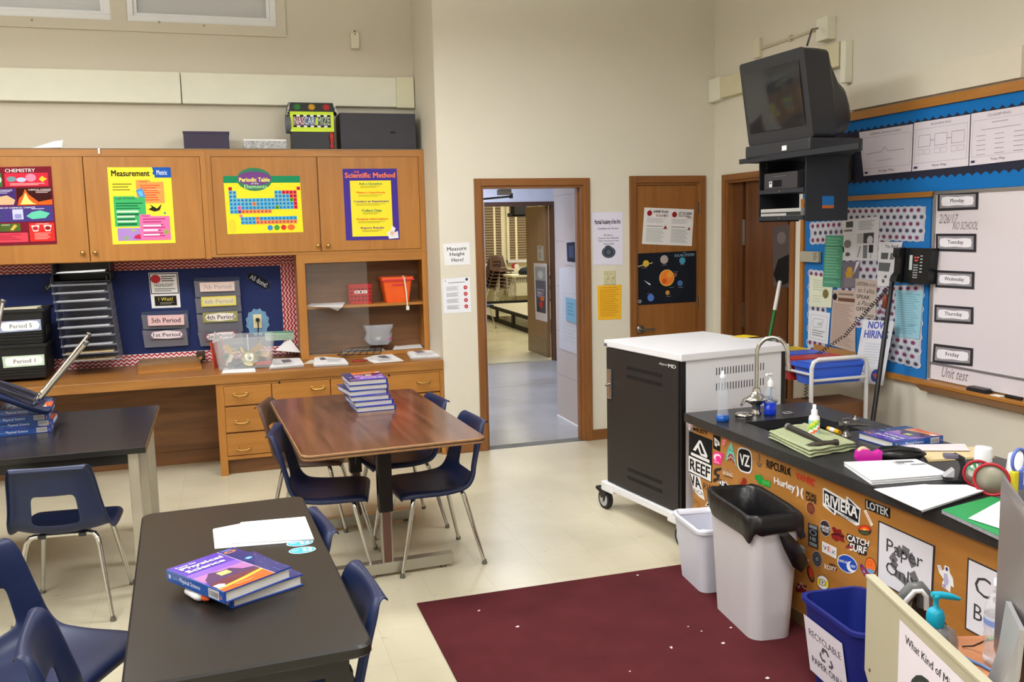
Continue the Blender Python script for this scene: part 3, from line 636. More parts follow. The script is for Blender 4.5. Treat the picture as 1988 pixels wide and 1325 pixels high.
onb('schedule_card', 'pale green ruled card overlapping the chevron border', 'card', [(513, 644), (570, 643), (571, 660), (516, 662)], [('r', 0, 0, 1, .22, (110, 160, 140))]+[('r', .08+.1*k, .3, .09+.1*k, 1, (110, 150, 130)) for k in range(9)]+[('rows', .03, .4, .97, .95, 3, (150, 180, 160))], (186, 214, 190))
# ---- counter and base cabinets
t = thing('countertop', 'long oak countertop along the alcove', 'countertop', (-1.2, 7.1, .672))
b = MB(); b.box((-3.95, KFY, .672), (1.541, AY-.002, KT), wood((146, 96, 44), (174, 120, 58), .32, 'X'), bev=.004); b.build('worktop', t, world=True)
t = thing('base_cabinet', 'oak base cabinet with brass-handled drawers under the countertop', 'cabinet', (.72, KFY, 0))
x0, x1 = -.118, 1.541; FY = KFY+.012
b = MB(); b.box((x0, FY+.0205, .115), (x1, AY-.005, .671), OAK)
b.box((x0, FY, .0), (x0+.052, FY+.02, .671), OAK); b.box((1.51, FY, 0), (x1, FY+.02, .671), OAK); b.box((x0+.052, FY, .115), (1.51, FY+.02, .14), OAKX); b.box((x0+.052, FY, .652), (1.51, FY+.02, .671), OAKX)
b.build('body', t, world=True)
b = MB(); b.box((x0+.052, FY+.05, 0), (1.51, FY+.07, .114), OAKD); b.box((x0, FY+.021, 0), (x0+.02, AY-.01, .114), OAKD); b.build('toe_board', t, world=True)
def handle(nm, par, px, py, y):
    q = PY(y, (px, py)); b = MB(); s_ = .042
    for sg in (-1, 1): b.box((q.x+sg*s_-.012, y-.006, q.z-.012), (q.x+sg*s_+.012, y, q.z+.012), BRASS, bev=.004); b.cyl((q.x+sg*s_, y, q.z), (q.x+sg*s_, y-.026, q.z-.002), .005, BRASS, n=8)
    b.tube([(q.x-s_, y-.024, q.z), (q.x-s_*.5, y-.03, q.z-.008), (q.x+s_*.5, y-.03, q.z-.008), (q.x+s_, y-.024, q.z)], .006, BRASS, 8)
    o = b.build(nm, par); o.location = -Vector(t.location); return o
zA = PY(FY, (435, 790)).z; zB = PY(FY, (435, 842)).z
rows_ = [(zA, .652), (zB, zA-.006), (.142, zB-.006)]
for ci, (a, b_) in enumerate([(-.064, .262), (.268, .682), (.688, 1.508)]):
    for ri, (za, zb) in enumerate(rows_):
        if ci: za = [.50, .33, .142][ri]; zb = [.652, .494, .324][ri]
        b = MB(); b.box((a, FY-.004, za+.003), (b_, FY+.018, zb-.003), OAKX, bev=.003)
        hp = {(0, 0): (467, 766), (0, 1): (470, 819), (0, 2): (473, 871), (1, 0): (617, 753), (2, 0): (822, 741)}.get((ci, ri))
        kp = {(1, 0): (542, 743), (2, 0): (755, 729)}.get((ci, ri))
        if kp: q = PY(FY-.004, kp); b.cyl(q, q+Vector((0, -.003, 0)), .008, DARK)
        d = b.build('drawer', t, world=True)
        if hp: handle('handle', d, *hp, FY-.004)
# kneehole panelling
t = thing('kneehole_panel', 'dark oak panelling inside the kneehole under the countertop', 'panel', (-2, 7.25, 0))
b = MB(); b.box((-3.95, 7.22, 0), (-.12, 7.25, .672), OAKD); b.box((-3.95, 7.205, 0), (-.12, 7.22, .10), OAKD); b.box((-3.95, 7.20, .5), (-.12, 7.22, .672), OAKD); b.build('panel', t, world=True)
# ---- things on the counter
ppr('paper_stack', 'stack of worksheets on the counter right of the clear bin', 'papers', [(530, 702), (582, 700), (590, 713), (524, 719)], KT, [('p', [(.3, .2), (.6, .15), (.7, .5), (.4, .6)], (120, 116, 124)), ('rows', .1, .6, .8, .9, 3, (170, 170, 176))], 9)
ppr('paper_stack', 'stack of worksheets on the counter in front of the display cubby', 'papers', [(612, 696), (668, 700), (676, 710), (610, 713)], KT, [('p', [(.15, .2), (.3, .1), (.4, .4), (.2, .5)], (110, 106, 112)), ('rows', .4, .3, .9, .8, 3, (170, 170, 176))], 8)
ppr('paper_sheet', 'single sheet lying askew left of the worksheet stack on the counter', 'paper', [(602, 700), (625, 697), (618, 706), (590, 707)], KT, base=(232, 226, 210))
ppr('paper_sheet', 'two crossed worksheets on the counter below the zip bag', 'papers', [(708, 697), (752, 684), (784, 702), (730, 706)], KT, [('p', [(.4, .2), (.7, .25), (.75, .6), (.5, .5)], (110, 108, 120)), ('rows', .2, .6, .8, .9, 3, (160, 160, 170))], 2, jit=.02)
ppr('paper_stack', 'neat stack of worksheets at the right end of the counter', 'papers', [(789, 684), (845, 684), (858, 695), (799, 698)], KT, [('p', [(.2, .2), (.5, .1), (.6, .4), (.3, .5)], (130, 128, 140)), ('rows', .2, .5, .9, .9, 3, (170, 170, 180))], 8)
q = PZ(KT, (698, 702)); b = MB(); b.lathe([(.0001, 0), (.045, 0), (.05, .006), (.04, .012), (.0001, .012)], q, M((150, 46, 36), .5), 20, sx=1.3, sy=.5); b.build('lid', None, 'auto', 'flat red lid on the counter between two paper stacks', 'lid')
# wooden ramp / board pieces
def slab(name, label, cat, p4, z, h, m, group=None):
    c = PZ(z, *p4); b = MB(); b.prism(c, (0, 0, h), m); return b.build(name, None, 'auto', label, cat, group)
slab('wooden_board', 'thin wooden board on the counter left of the clear bin', 'board', [(266, 712), (388, 702), (392, 717), (268, 727)], KT+.001, .018, OAKX)
slab('wooden_block', 'grey-brown wooden block lying on the board left of the clear bin', 'block', [(272, 694), (388, 684), (390, 702), (270, 712)], KT+.02, .03, wood((128, 100, 70), (152, 122, 86), .6, 'X'))
q = PZ(KT+.02, (391, 700)); t = thing('bench_clamp', 'small iron bench clamp with a brass screw on the wooden board', 'clamp', q)
b = MB(); b.box((-.035, -.03, 0), (.03, .03, .07), M((70, 56, 44), .5, .5), bev=.006); b.build('body', t); b = MB(); b.cyl((0, -.03, .03), (0, -.08, .03), .012, BRASS); b.lathe([(.02, 0), (.02, .01)], (0, -.08, .03), CHROME, 12, (0, -1, 0)); b.build('screw', t)
# clear bin with oddments
c = PZ(KT, (418, 722), (524, 716)); bw = (c[1]-c[0]).length
t = thing('storage_bin', 'large clear plastic bin full of craft scraps and a compact disc on the counter', 'bin', (c[0]+c[1])/2+Vector((.02, .15, .004)))
b = MB(); tapered(b, (0, 0, 0), bw*1.14, .30, .235, M((222, 226, 230), .18, 0, 0, 1, 0, .5, 0, .20), .86, .84, .003, .012, r=.03); b.build('bin', t)
b = MB(); rnd = random.Random(5)
for k in range(16):
    p = Vector((rnd.uniform(-.17, .17), rnd.uniform(-.07, .07), rnd.uniform(.05, .13))); s_ = rnd.uniform(.02, .05)
    b.box(p-Vector((s_, s_*.5, s_*.3)), p+Vector((s_, s_*.5, s_*.3)), M(rnd.choice([(196, 160, 110), (214, 190, 150), (206, 172, 120), (224, 214, 190), (190, 182, 90), (120, 150, 130)]), .7), rot=(rnd.uniform(-1, 1), rnd.uniform(-1, 1), rnd.uniform(-1, 1)))
b.box((-.12, -.10, .01), (.15, .1, .05), M((90, 84, 82))); b.box((.05, -.115, .02), (.18, -.07, .045), M((200, 50, 46)), rot=(0, 0, .1)); b.box((-.10, -.1, .05), (.12, -.085, .075), M((120, 130, 120)), rot=(0, -.5, 0)); b.box((-.02, -.09, .10), (.14, -.08, .145), M((196, 160, 112)), rot=(0, -.55, 0))
b.tube([(.03, 0, .12), (.028, -.02, .24)], .004, M((236, 236, 236))); b.tube([(.07, 0, .12), (.13, -.05, .2)], .003, M((210, 190, 140)))
tag(b.build('craft_scraps', t), 'wood, card and plastic scraps', kind='stuff')
t2 = thing('compact_disc', 'shiny compact disc leaning inside the clear bin on the counter', 'disc', Vector(t.location)+Vector((.035, -.118, .075)))
b = MB(); b.lathe([(.018, 0), (.058, 0), (.058, .0015), (.018, .0015)], (0, 0, 0), M((226, 222, 170), .15, .9), 28, (0, -1, .25)); b.lathe([(.008, 0), (.018, 0), (.018, .001)], (0, -.001, 0), M((220, 210, 210), .4), 18, (0, -1, .25)); b.build('disc', t2)
ppr('paper_stack', 'white papers sticking out below the clear bin', 'papers', [(436, 716), (494, 713), (496, 723), (430, 726)], KT, n=2)
q = PZ(KT, (425, 716)); t = thing('folder', 'orange-red folder standing at the left end of the clear bin', 'folder', q+Vector((-.035, .03, 0)), -.35)
b = MB(); b.box((-.004, -.02, 0), (.004, .22, .20), M((206, 74, 46), .4), rot=(0, -.08, 0)); b.build('cover', t); b = MB(); b.prism([(.004, -.01, .19), (.004, .16, .19), (.004, .05, .27)], (.002, 0, 0), WHITE); b.build('paper', t)
# paper clip letter tray behind
q = PZ(KT, (562, 700)); t = thing('letter_tray', 'dark wire letter tray with a white sheet beside the display cubby', 'tray', q+Vector((0, .12, 0)))
b = MB()
for z in (0.01, .05): b.tube([(-.12, -.1, z), (.10, -.1, z), (.10, .12, z), (-.12, .12, z)], .003, M((60, 58, 56), .4, .6), 6, closed=True)
for k in range(5): b.tube([(-.12+.055*k, -.1, .01), (-.12+.055*k, .12, .01)], .002, M((60, 58, 56), .4, .6), 5)
b.build('wire_frame', t); b = MB(); b.prism([(-.10, -.06, .075), (.09, -.08, .05), (.03, .08, .14), (-.02, .10, .12)], (0, 0, .001), WHITE); b.build('sheet', t)
# letter tray tower
ty = 7.10
ys = [(553, 1), (568.5, 1), (585, 1), (602, 1), (619, 1), (636, 1), (653, 1), (671.5, 1), (687, 0), (701, 0)]
xL, xR = PY(ty, (112, 640)).x, PY(ty, (221, 640)).x
t = thing('letter_tray_tower', 'tall stack of clear and black letter trays full of papers beside the file crates', 'letter trays', ((xL+xR)/2, ty+.14, KT))
wt = (xR-xL)
zt_list = [PY(ty, (165, y)).z-KT for y, _ in ys]
for i, (z, (y, pp)) in enumerate(zip(zt_list, ys)):
    z = max(z, .01); sk = -.012*(i-5)*-.4
    b = MB(); m = M((150, 152, 160), .25, 0, 0, 1, 0, .5, 0, .30)  # grey tint stands in for the shade between the stacked trays
    b.box((-wt/2+sk, -.14, z-.006), (wt/2+sk, .14, z-.003), m); b.box((-wt/2+sk, -.14, z-.006), (wt/2+sk, -.137, z+.008), m)
    b.box((-wt/2+sk, -.11, z-.003), (-wt/2+sk+.003, .14, z+.055), m); b.box((wt/2-.003+sk, -.11, z-.003), (wt/2+sk, .14, z+.055), m); b.box((-wt/2+sk, .137, z-.003), (wt/2+sk, .14, z+.055), m)
    tr = b.build('tray', t)
    if i != 0:
        b = MB(); b.box((-wt/2+.02+sk, -.133, z), (wt/2-.03+sk, -.03, z+.005+.002*(i % 3)), paper((214, 214, 220) if i < 8 else (206, 180, 130)), rot=(0, -.02, 0)); b.build('papers', tr)
for k, (za, zb) in enumerate([(zt_list[0]+.02, zt_list[0]+.15)]):
    b = MB()
    for z in (za+.0, za+.06): b.box((-wt/2-.008, -.14, z), (wt/2+.004, .14, z+.006), BLACKP); b.box((-wt/2-.008, -.14, z), (-wt/2-.003, .14, z+.07), BLACKP); b.box((wt/2, -.14, z), (wt/2+.004, .14, z+.07), BLACKP)
    b.box((-wt/2-.008, .13, za), (wt/2+.004, .14, za+.13), BLACKP); tr = b.build('tray', t); tag(tr, 'black upper trays')
    b = MB(); b.box((-wt/2+.02, -.13, za+.066), (wt/2-.03, .10, za+.076), paper((222, 222, 226)), rot=(0, -.03, 0)); b.build('papers', tr)
# two black crates with period labels
cy_ = 6.98; xr_ = PY(cy_, (86, 640)).x; xl_ = xr_-.50
for k, (pz0, pz1, txt, lab, gr) in enumerate([(735, 668, 'Period 1', [(4, 693), (86, 688), (87, 709), (7, 715)], (190, 214, 190)), (671, 600, 'Period 5', [(-4, 625), (79, 620), (81, 641), (-1, 647)], (150, 160, 190))]):
    z0 = PY(cy_, (60, pz0)).z; z1 = PY(cy_, (60, pz1)).z; z0 = max(z0, KT+.002) if k == 0 else z1_+.003; z1_ = z1
    t = thing('file_crate', 'black plastic file crate labelled %s, %s of the two on the counter' % (txt, 'bottom' if k == 0 else 'top'), 'crate', ((xl_+xr_)/2, cy_+.17, z0), 0, 'labelled black file crates')
    b = MB(); tapered(b, (0, 0, 0), .50, .34, z1-z0, M((24, 25, 26), .45, 0, .05), .94, .94, .006, .02, r=.012)
    for s_ in range(3): b.box((-.24, -.172, .03+.02*s_), (.24, -.165, .036+.02*s_), M((34, 35, 36), .4))
    b.box((.245, -.1, .05), (.252, .1, .12), DARK); b.box((-.22, -.14, .015), (.22, .14, z1-z0-.03), M((30, 30, 30), .8))
    b.build('crate', t)
    c = [v-Vector(t.location)-Vector((0, .004, 0)) for v in PY(cy_, *lab)]
    b = MB(); b.decal(c, [('r', 0, 0, 1, 1, gr), ('p', [(.05, .5), (.08, .15), (.25, .08), (.5, .13), (.75, .08), (.92, .15), (.97, .5), (.92, .85), (.75, .9), (.5, .85), (.25, .9), (.08, .85)], (244, 244, 244)), ('t', txt, .26, .32, .78, .68, (60, 60, 60))]); b.flat = True; b.build('label_card', t)
    if k:
        b = MB(); b.box((-.12, -.08, z1-z0-.028), (.2, .12, z1-z0-.002), paper((222, 216, 190)), rot=(0, -.03, 0)); b.build('papers', t)
# ---- posters on the cabinet doors
PYC = CFY-.006
def oncab(name, label, pts, sh, base): return sheet(name, label, 'poster', PY(PYC, *pts), sh, base, .0008)
oncab('poster', 'dark red CHEMISTRY poster with picture panels on the leftmost cabinet door', [(-92, 326), (99, 323), (111, 474), (-76, 480)],
  [('tb', 'CHEMISTRY', .52, .025, .83, .07, (240, 232, 232)), ('r', .02, .08, .28, .25, (70, 120, 60)), ('r', .3, .08, .48, .25, (60, 120, 60)), ('e', .44, .16, .04, None, (190, 226, 190)), ('e', .44, .16, .025, None, (60, 120, 60)),
   ('r', .51, .08, .96, .25, (214, 44, 66)), ('e', .58, .155, .05, .035, (120, 150, 160)), ('e', .68, .165, .05, .03, (190, 200, 236)), ('e', .78, .14, .055, .05, (244, 140, 170)), ('p', [(.86, .16), (.88, .14), (.9, .12), (.92, .14), (.95, .16), (.92, .18), (.9, .2), (.88, .18)], (255, 200, 60)), ('rows', .56, .21, .94, .245, 2, (250, 190, 190)),
   ('r', .02, .27, .61, .49, (66, 44, 110)), ('tb', 'PHYSICAL CHANGES', .3, .285, .58, .305, (226, 220, 236)), ('p', [(.3, .45), (.42, .38), (.52, .36), (.6, .42), (.58, .48), (.36, .48)], (232, 180, 140)), ('rows', .4, .31, .56, .345, 2, (190, 180, 214)),
   ('r', .62, .27, .985, .49, (60, 18, 16)), ('p', [(.62, .49), (.64, .4), (.68, .36), (.71, .28), (.74, .35), (.79, .40), (.84, .45), (.985, .42), (.985, .49)], (226, 96, 32)), ('p', [(.65, .48), (.68, .41), (.71, .33), (.74, .41), (.78, .46), (.82, .48)], (255, 226, 130)), ('tb', 'CHEMICAL CHANGES', .74, .285, .98, .305, (236, 226, 220)), ('rows', .82, .31, .98, .345, 2, (214, 190, 190)),
   ('r', .02, .50, .985, .70, (72, 58, 130)), ('tb', 'INDICATORS OF CHEMICAL CHANGE', .3, .51, .8, .53, (232, 228, 240)), ('e', .38, .61, .055, .055, (40, 120, 50)), ('r', .56, .54, .67, .67, (204, 206, 236)), ('r', .58, .6, .65, .66, (150, 150, 206)), ('p', [(.7, .63), (.76, .58), (.85, .56), (.95, .6), (.9, .66), (.76, .67)], (104, 206, 172)), ('rows', .76, .535, .9, .555, 1, (210, 210, 230)),
   ('r', .02, .72, .63, .82, (80, 100, 42)), ('p', [(.3, .78), (.35, .73), (.38, .75), (.33, .81)], (226, 226, 222)), ('p', [(.52, .8), (.57, .73), (.6, .75), (.55, .81)], (214, 180, 80)), ('tb', 'ELEMENTS', .44, .73, .52, .745, (220, 226, 200)),
   ('r', .02, .84, .7, .96, (226, 70, 88)), ('rows', .1, .86, .66, .94, 4, (160, 30, 60)), ('r', .72, .72, .985, .96, (220, 48, 44)), ('p', [(.74, .75), (.83, .75), (.81, .83), (.76, .83)], (244, 214, 210)), ('p', [(.87, .75), (.96, .75), (.94, .83), (.89, .83)], (244, 214, 210)), ('e', .785, .79, .03, .025, (190, 40, 40)), ('e', .915, .79, .03, .025, (150, 30, 30)), ('tb', 'COMPOUNDS', .79, .728, .93, .742, (244, 220, 214)), ('rows', .77, .85, .95, .94, 5, (250, 170, 160))], (122, 26, 44))
oncab('poster', 'yellow Measurement Metric poster with green, orange and pink panels', [(208, 325), (331, 325), (341, 472), (219, 475)],
  [('tbb', 'Measurement', .055, .04, .66, .115, (34, 30, 20)), ('p', [(.7, 0), (1, 0), (1, .135), (.73, .135), (.74, .11), (.7, .08), (.72, .05)], (34, 92, 184)), ('tb', 'Metric', .77, .035, .94, .1, (230, 238, 250)),
   ('rows', .06, .21, .38, .32, 3, (150, 140, 40)), ('r', .43, .19, .87, .47, (250, 160, 84)), ('r', .43, .165, .66, .2, (250, 160, 84)), ('tb', 'Capacity', .48, .172, .61, .2, (130, 40, 30)), ('rows', .49, .23, .82, .45, 7, (226, 90, 66)), ('rows', .6, .29, .85, .3, 1, (255, 236, 200)),
   ('p', [(.42, .3), (.52, .27), (.57, .38), (.48, .41)], (66, 150, 224)), ('p', [(.45, .32), (.51, .3), (.54, .37), (.49, .38)], (120, 190, 240)),
   ('r', .06, .39, .56, .77, (70, 184, 110)), ('r', .06, .375, .4, .4, (70, 184, 110)), ('tb', 'Length and Distance', .09, .39, .41, .42, (20, 60, 40)), ('rows', .09, .46, .54, .56, 3, (20, 110, 66)), ('rows', .1, .56, .46, .75, 3, (206, 244, 206)), ('rows', .1, .6, .46, .79, 3, (24, 110, 70)),
   ('p', [(.6, .55), (.66, .52), (.62, .48), (.7, .52), (.74, .54), (.82, .48), (.78, .56), (.7, .58)], (44, 34, 24)), ('e', .86, .6, .02, None, (40, 160, 150)),
   ('r', .09, .79, .47, .955, (176, 140, 210)), ('e', .34, .82, .025, None, (170, 190, 110)), ('e', .22, .92, .045, .025, (150, 170, 130)), ('p', [(.34, .93), (.36, .89), (.43, .87), (.47, .9), (.47, .94)], (206, 40, 90)),
   ('r', .45, .64, .93, .955, (244, 120, 176)), ('r', .45, .615, .63, .65, (244, 120, 176)), ('tb', 'Weight', .49, .625, .6, .65, (140, 30, 70)), ('rows', .5, .67, .88, .93, 7, (190, 50, 120)), ('rows', .5, .75, .8, .93, 3, (255, 220, 236)), ('e', .86, .85, .04, None, (150, 170, 80))], (250, 232, 66))
ptc = [('r', 0, 0, 1, .12, (34, 142, 96)), ('e', .4, .06, .23, .2, (60, 130, 96)), ('e', .4, .045, .22, .12, (120, 70, 140)), ('tbb', 'Periodic Table', .2, .03, .6, .1, (250, 236, 120)), ('tb', 'of the', .35, .115, .45, .145, (226, 240, 210)), ('tb', 'Elements', .26, .15, .56, .215, (190, 236, 170))]
cw, chh = .0495, .066; BL, RD_, GR_, OR_ = (60, 168, 230), (220, 40, 84), (90, 160, 50), (240, 130, 90)
layout = ['X.................X', 'BB..........BBXXXX', 'BB..........BBBBXX', 'BBBBBBBBBBBBBBBBGX', 'BBBBBBOBBBBBBBBBBX', 'BBPBBBBBBBBBGBBBBX', 'BBVOOOOOOOO.......']
cm = {'X': RD_, 'B': BL, 'G': GR_, 'O': OR_, 'P': (240, 110, 180), 'V': (120, 90, 170)}
for r_, row in enumerate(layout):
    for c_, ch in enumerate(row):
        if ch != '.':
            u = .055+c_*cw; v = .19+r_*chh
            ptc.append(('r', u, v, u+cw*.93, v+chh*.93, cm[ch])); ptc.append(('r', u+cw*.25, v+chh*.3, u+cw*.62, v+chh*.66, tuple(int(x*.55) for x in cm[ch])))
for r_ in range(2):
    for c_ in range(15):
        u = .185+c_*cw; v = .71+r_*chh; col = BL if (r_ == 0 and c_ != 4) or c_ < 4 else OR_
        ptc.append(('r', u, v, u+cw*.93, v+chh*.93, col)); ptc.append(('r', u+cw*.25, v+chh*.3, u+cw*.62, v+chh*.66, tuple(int(x*.55) for x in col)))
ptc += [('e', .07, .86, .045, .12, (250, 214, 60)), ('r', .17, .67, .21, .71, (240, 120, 150)), ('e', .56, .905, .035, None, (60, 140, 220)), ('e', .65, .905, .035, None, (70, 160, 70)), ('e', .74, .905, .035, None, (220, 50, 60)), ('e', .84, .905, .05, .05, (240, 110, 60))]
oncab('poster', 'yellow and green Periodic Table of the Elements poster on a cabinet door', [(433, 342), (582, 341.5), (589, 451), (442, 455)], ptc, (250, 232, 50))
sm = [('tb', 'THE', .2, .03, .3, .06, (240, 120, 80)), ('tbb', 'Scientific Method', .035, .055, .965, .125, (244, 130, 84)), ('r', .12, .165, .88, .95, (250, 230, 60))]
for k, (tx_, col) in enumerate([('Ask a Question', (40, 140, 90)), ('Make a Hypothesis', (236, 90, 50)), ('Conduct an Experiment', (60, 40, 140)), ('Collect Data', (30, 130, 90)), ('Analyze Information', (226, 80, 50)), ('Report Results', (110, 40, 140))]):
    v = .195+k*.124; hw = len(tx_)*.0155
    sm += [('tbb', tx_, .5-hw, v, .5+hw, v+.034, col), ('rows', .5-hw*.9, v+.045, .5+hw*.9, v+.078, 2, (170, 160, 50))]
sm += [('p', [(.8, .99), (.76, .9), (.84, .87), (.86, .8), (.93, .84), (.9, .9), (.97, .88), (.98, .98)], (232, 232, 240)), ('e', .86, .91, .04, None, (238, 190, 160))]
oncab('poster', 'purple and yellow Scientific Method poster on the right cabinet door', [(665, 328), (770, 327.5), (776, 465), (672, 467)], sm, (74, 54, 150))
# ---- things on top of the wall cabinets
TZ = 2.361
def topbox(name, label, cat, px0, px1, pyt, pyb, y0, dep, m, bev=.004):
    a = PY(y0, (px0, pyb)); b1 = PY(y0, (px1, pyt)); b = MB(); b.box((a.x, y0, TZ), (b1.x, y0+dep, b1.z), m, bev=bev); return b, a, b1
b, a, c = topbox('', '', '', 357, 444, 256, 283, 7.22, .16, None or M((50, 40, 66), .5)); t = b.build('storage_box', None, 'auto', 'low dark purple box on top of the cabinets', 'box')
b = MB(); b.box((a.x-.004, 7.215, c.z-.012), (c.x+.004, 7.384, c.z+.002), M((60, 50, 78), .5), bev=.003); b.build('lid', t, world=True)
b, a, c = topbox('', '', '', 473, 556, 274, 284, 7.2, .12, M((150, 150, 150), .6, 0, .9, 60)); t = b.build('pencil_box', None, 'auto', 'small flat grey patterned box with a white top on the cabinets', 'box')
b = MB(); b.box((a.x, 7.2, c.z), (c.x, 7.32, c.z+.012), M((232, 232, 232)), bev=.002); b.build('lid', t, world=True)
b, a, c = topbox('', '', '', 662, 806, 221, 284, 7.22, .25, M((52, 50, 58), .55, 0, .05)); t = b.build('storage_box', None, 'auto', 'large black cardboard box on the cabinets beside the pillar', 'box')
q = PY(7.219, (763, 257)); b = MB(); b.box((q.x-.02, 7.216, q.z-.006), (q.x+.02, 7.221, q.z+.006), DARK); b.build('hand_hole', t, world=True)
# race themed model box
a = PY(7.2, (567, 283)); c = PY(7.2, (646, 200)); q = PY(7.2, (640, 256)); t = thing('model_box', 'small race-themed craft model with checkered trim beside the black box', 'model', ((a.x+c.x)/2, 7.28, TZ))
L = Vector(t.location); hw = (c.x-a.x)/2; h1 = q.z-TZ; h2 = PY(7.2, (640, 217)).z-TZ; h3 = c.z-TZ
b = MB(); b.box((-hw, -.07, 0), (hw, .07, h1), M((16, 16, 18), .4), bev=.003); b.box((-hw-.004, -.07, h1), (hw+.002, .07, h2), M((20, 20, 22), .4)); b.build('body', t)
b = MB(); sh = [('r', 0, 0, 1, 1, (206, 232, 74)), ('r', .07, .17, .93, .78, (120, 120, 130)), ('r', .08, .27, .32, .66, (150, 90, 96)), ('r', .34, .27, .56, .66, (96, 120, 150)), ('r', .58, .27, .92, .66, (84, 96, 84))]
for k in range(11):
    for v in (.17, .70): sh.append(('r', .07+k*.078, v, .07+(k+1)*.078, v+.08, (20, 20, 20) if k % 2 == 0 else (236, 236, 236)))
sh += [('t', 'NASCAR', .09, .28, .56, .64, (226, 226, 236)), ('t', 'MIZE', .62, .28, .91, .64, (196, 214, 190)), ('p', [(.57, .66), (.59, .3), (.63, .3), (.62, .66)], (206, 232, 74))]
b.decal([(-hw-.004, -.0715, h2), (hw+.002, -.0715, h2), (hw+.002, -.0715, h1), (-hw-.004, -.0715, h1)], sh); b.flat = True; b.build('front_panel', t)
b = MB(); b.prism([(-hw-.03, -.075, h2-.02), (-hw-.01, -.075, h3), (hw, -.075, h3), (hw+.03, -.075, h2-.02), (hw+.02, -.075, h2), (-hw-.02, -.075, h2)], (0, .15, 0), M((40, 40, 38), .6))
st = lambda cx, col: ('p', [(cx+(.1 if k % 2 == 0 else .06)*math.cos(k*PI/9)*1., .5+(.42 if k % 2 == 0 else .26)*math.sin(k*PI/9)) for k in range(18)], col)
b.decal([(-hw, -.0752, h3), (hw, -.0752, h3), (hw, -.0752, h2), (-hw, -.0752, h2)], [st(.16, (50, 120, 60)), st(.5, (196, 150, 50)), st(.84, (170, 50, 50))])
chk = [('r', i/4, j/4, (i+1)/4, (j+1)/4, (230, 230, 230)) for i in range(4) for j in range(4) if (i+j) % 2]
b.decal([(hw, -.0754, h3), (hw+.015, -.0754, h3-.01), (hw+.035, -.0754, h2-.02), (hw+.015, -.0754, h2)], chk); b.decal([(-hw-.01, -.0754, h3-.01), (-hw, -.0754, h3), (-hw-.01, -.0754, h2), (-hw-.03, -.0754, h2-.02)], chk)
b.flat = True; b.build('roof', t)
b = MB(); b.cyl((-hw-.035, -.02, h1+.06), (-hw, -.02, h1+.06), .07, M((92, 96, 106), .5), n=20); b.build('side_drum', t)
b = MB(); b.lathe([(.01, 0), (.02, .02), (.008, .03), (.016, .06), (.02, .1), (.004, .13)], (hw-.02, -.085, 0), M((170, 34, 34), .3), 10); b.build('red_light', t)
q = PY(7.2, (60, 277)); b = MB(); T0 = Vector((q.x, 7.22, TZ)); b.prism([T0, T0+Vector((.19, 0, .005)), T0+Vector((.20, .02, .06)), T0+Vector((.14, 0, .05))], (0, .004, 0), WHITE); b.prism([T0+Vector((0, -.01, 0)), T0+Vector((.19, -.05, .0)), T0+Vector((.19, .03, .0))], (0, 0, .003), WHITE)
b.build('paper_plane', None, 'auto', 'white folded paper plane lying on top of the cabinets', 'paper plane')
# ================================================================== CHAIRS
def shell_mesh(mat):
    rows = [(.200, .385, .165, 0, 'f'), (.205, .405, .180, -.004, 'f'), (.185, .418, .192, 0, 's'), (.10, .412, .200, .008, 's'), (0, .402, .206, .014, 's'), (-.09, .400, .209, .024, 's'), (-.15, .405, .208, .038, 'b'),
            (-.188, .424, .205, .052, 'b'), (-.212, .46, .200, .060, 'b'), (-.222, .505, .194, .058, 'k'), (-.229, .55, .187, .052, 'k'), (-.236, .60, .181, .045, 'k'), (-.244, .66, .175, .036, 'k'), (-.252, .705, .169, .028, 'k'), (-.259, .735, .160, .016, 'k'), (-.272, .741, .150, .008, 'k')]
    nc = 12; vs = []; fs = []
    S_ = [-1.0]+[-1+2*c/nc for c in range(nc+1)]+[1.0]; m = len(S_)
    for ri, (y, z, hw, cu, kd) in enumerate(rows):
        n = {'f': (.5, .8), 's': (0, 1), 'b': (.75, .65), 'k': (1, .12)}[kd]; fl = .026 if 2 <= ri <= len(rows)-3 else .012
        for q, s_ in enumerate(S_):
            e = abs(s_)**2.4*cu; out = q in (0, m-1)
            if out: e -= fl
            vs.append((s_*(hw+(.006 if out else 0)), y+n[0]*e, z+n[1]*e))
    for r in range(len(rows)-1):
        for c in range(m-1):
            if r in (8, 9, 10) and 4 <= c <= 9: continue
            a = r*m+c; fs.append((a, a+1, a+m+1, a+m))
    k0 = (len(rows)-1)*m; nl = len(vs)   # rolled top edge
    for q, s_ in enumerate(S_): vs.append((vs[k0+q][0]*.97, -.281, .724))
    for c in range(m-1): fs.append((k0+c, k0+c+1, nl+c+1, nl+c))
    b = MB(); b.add(vs, fs, mat, True)
    return b
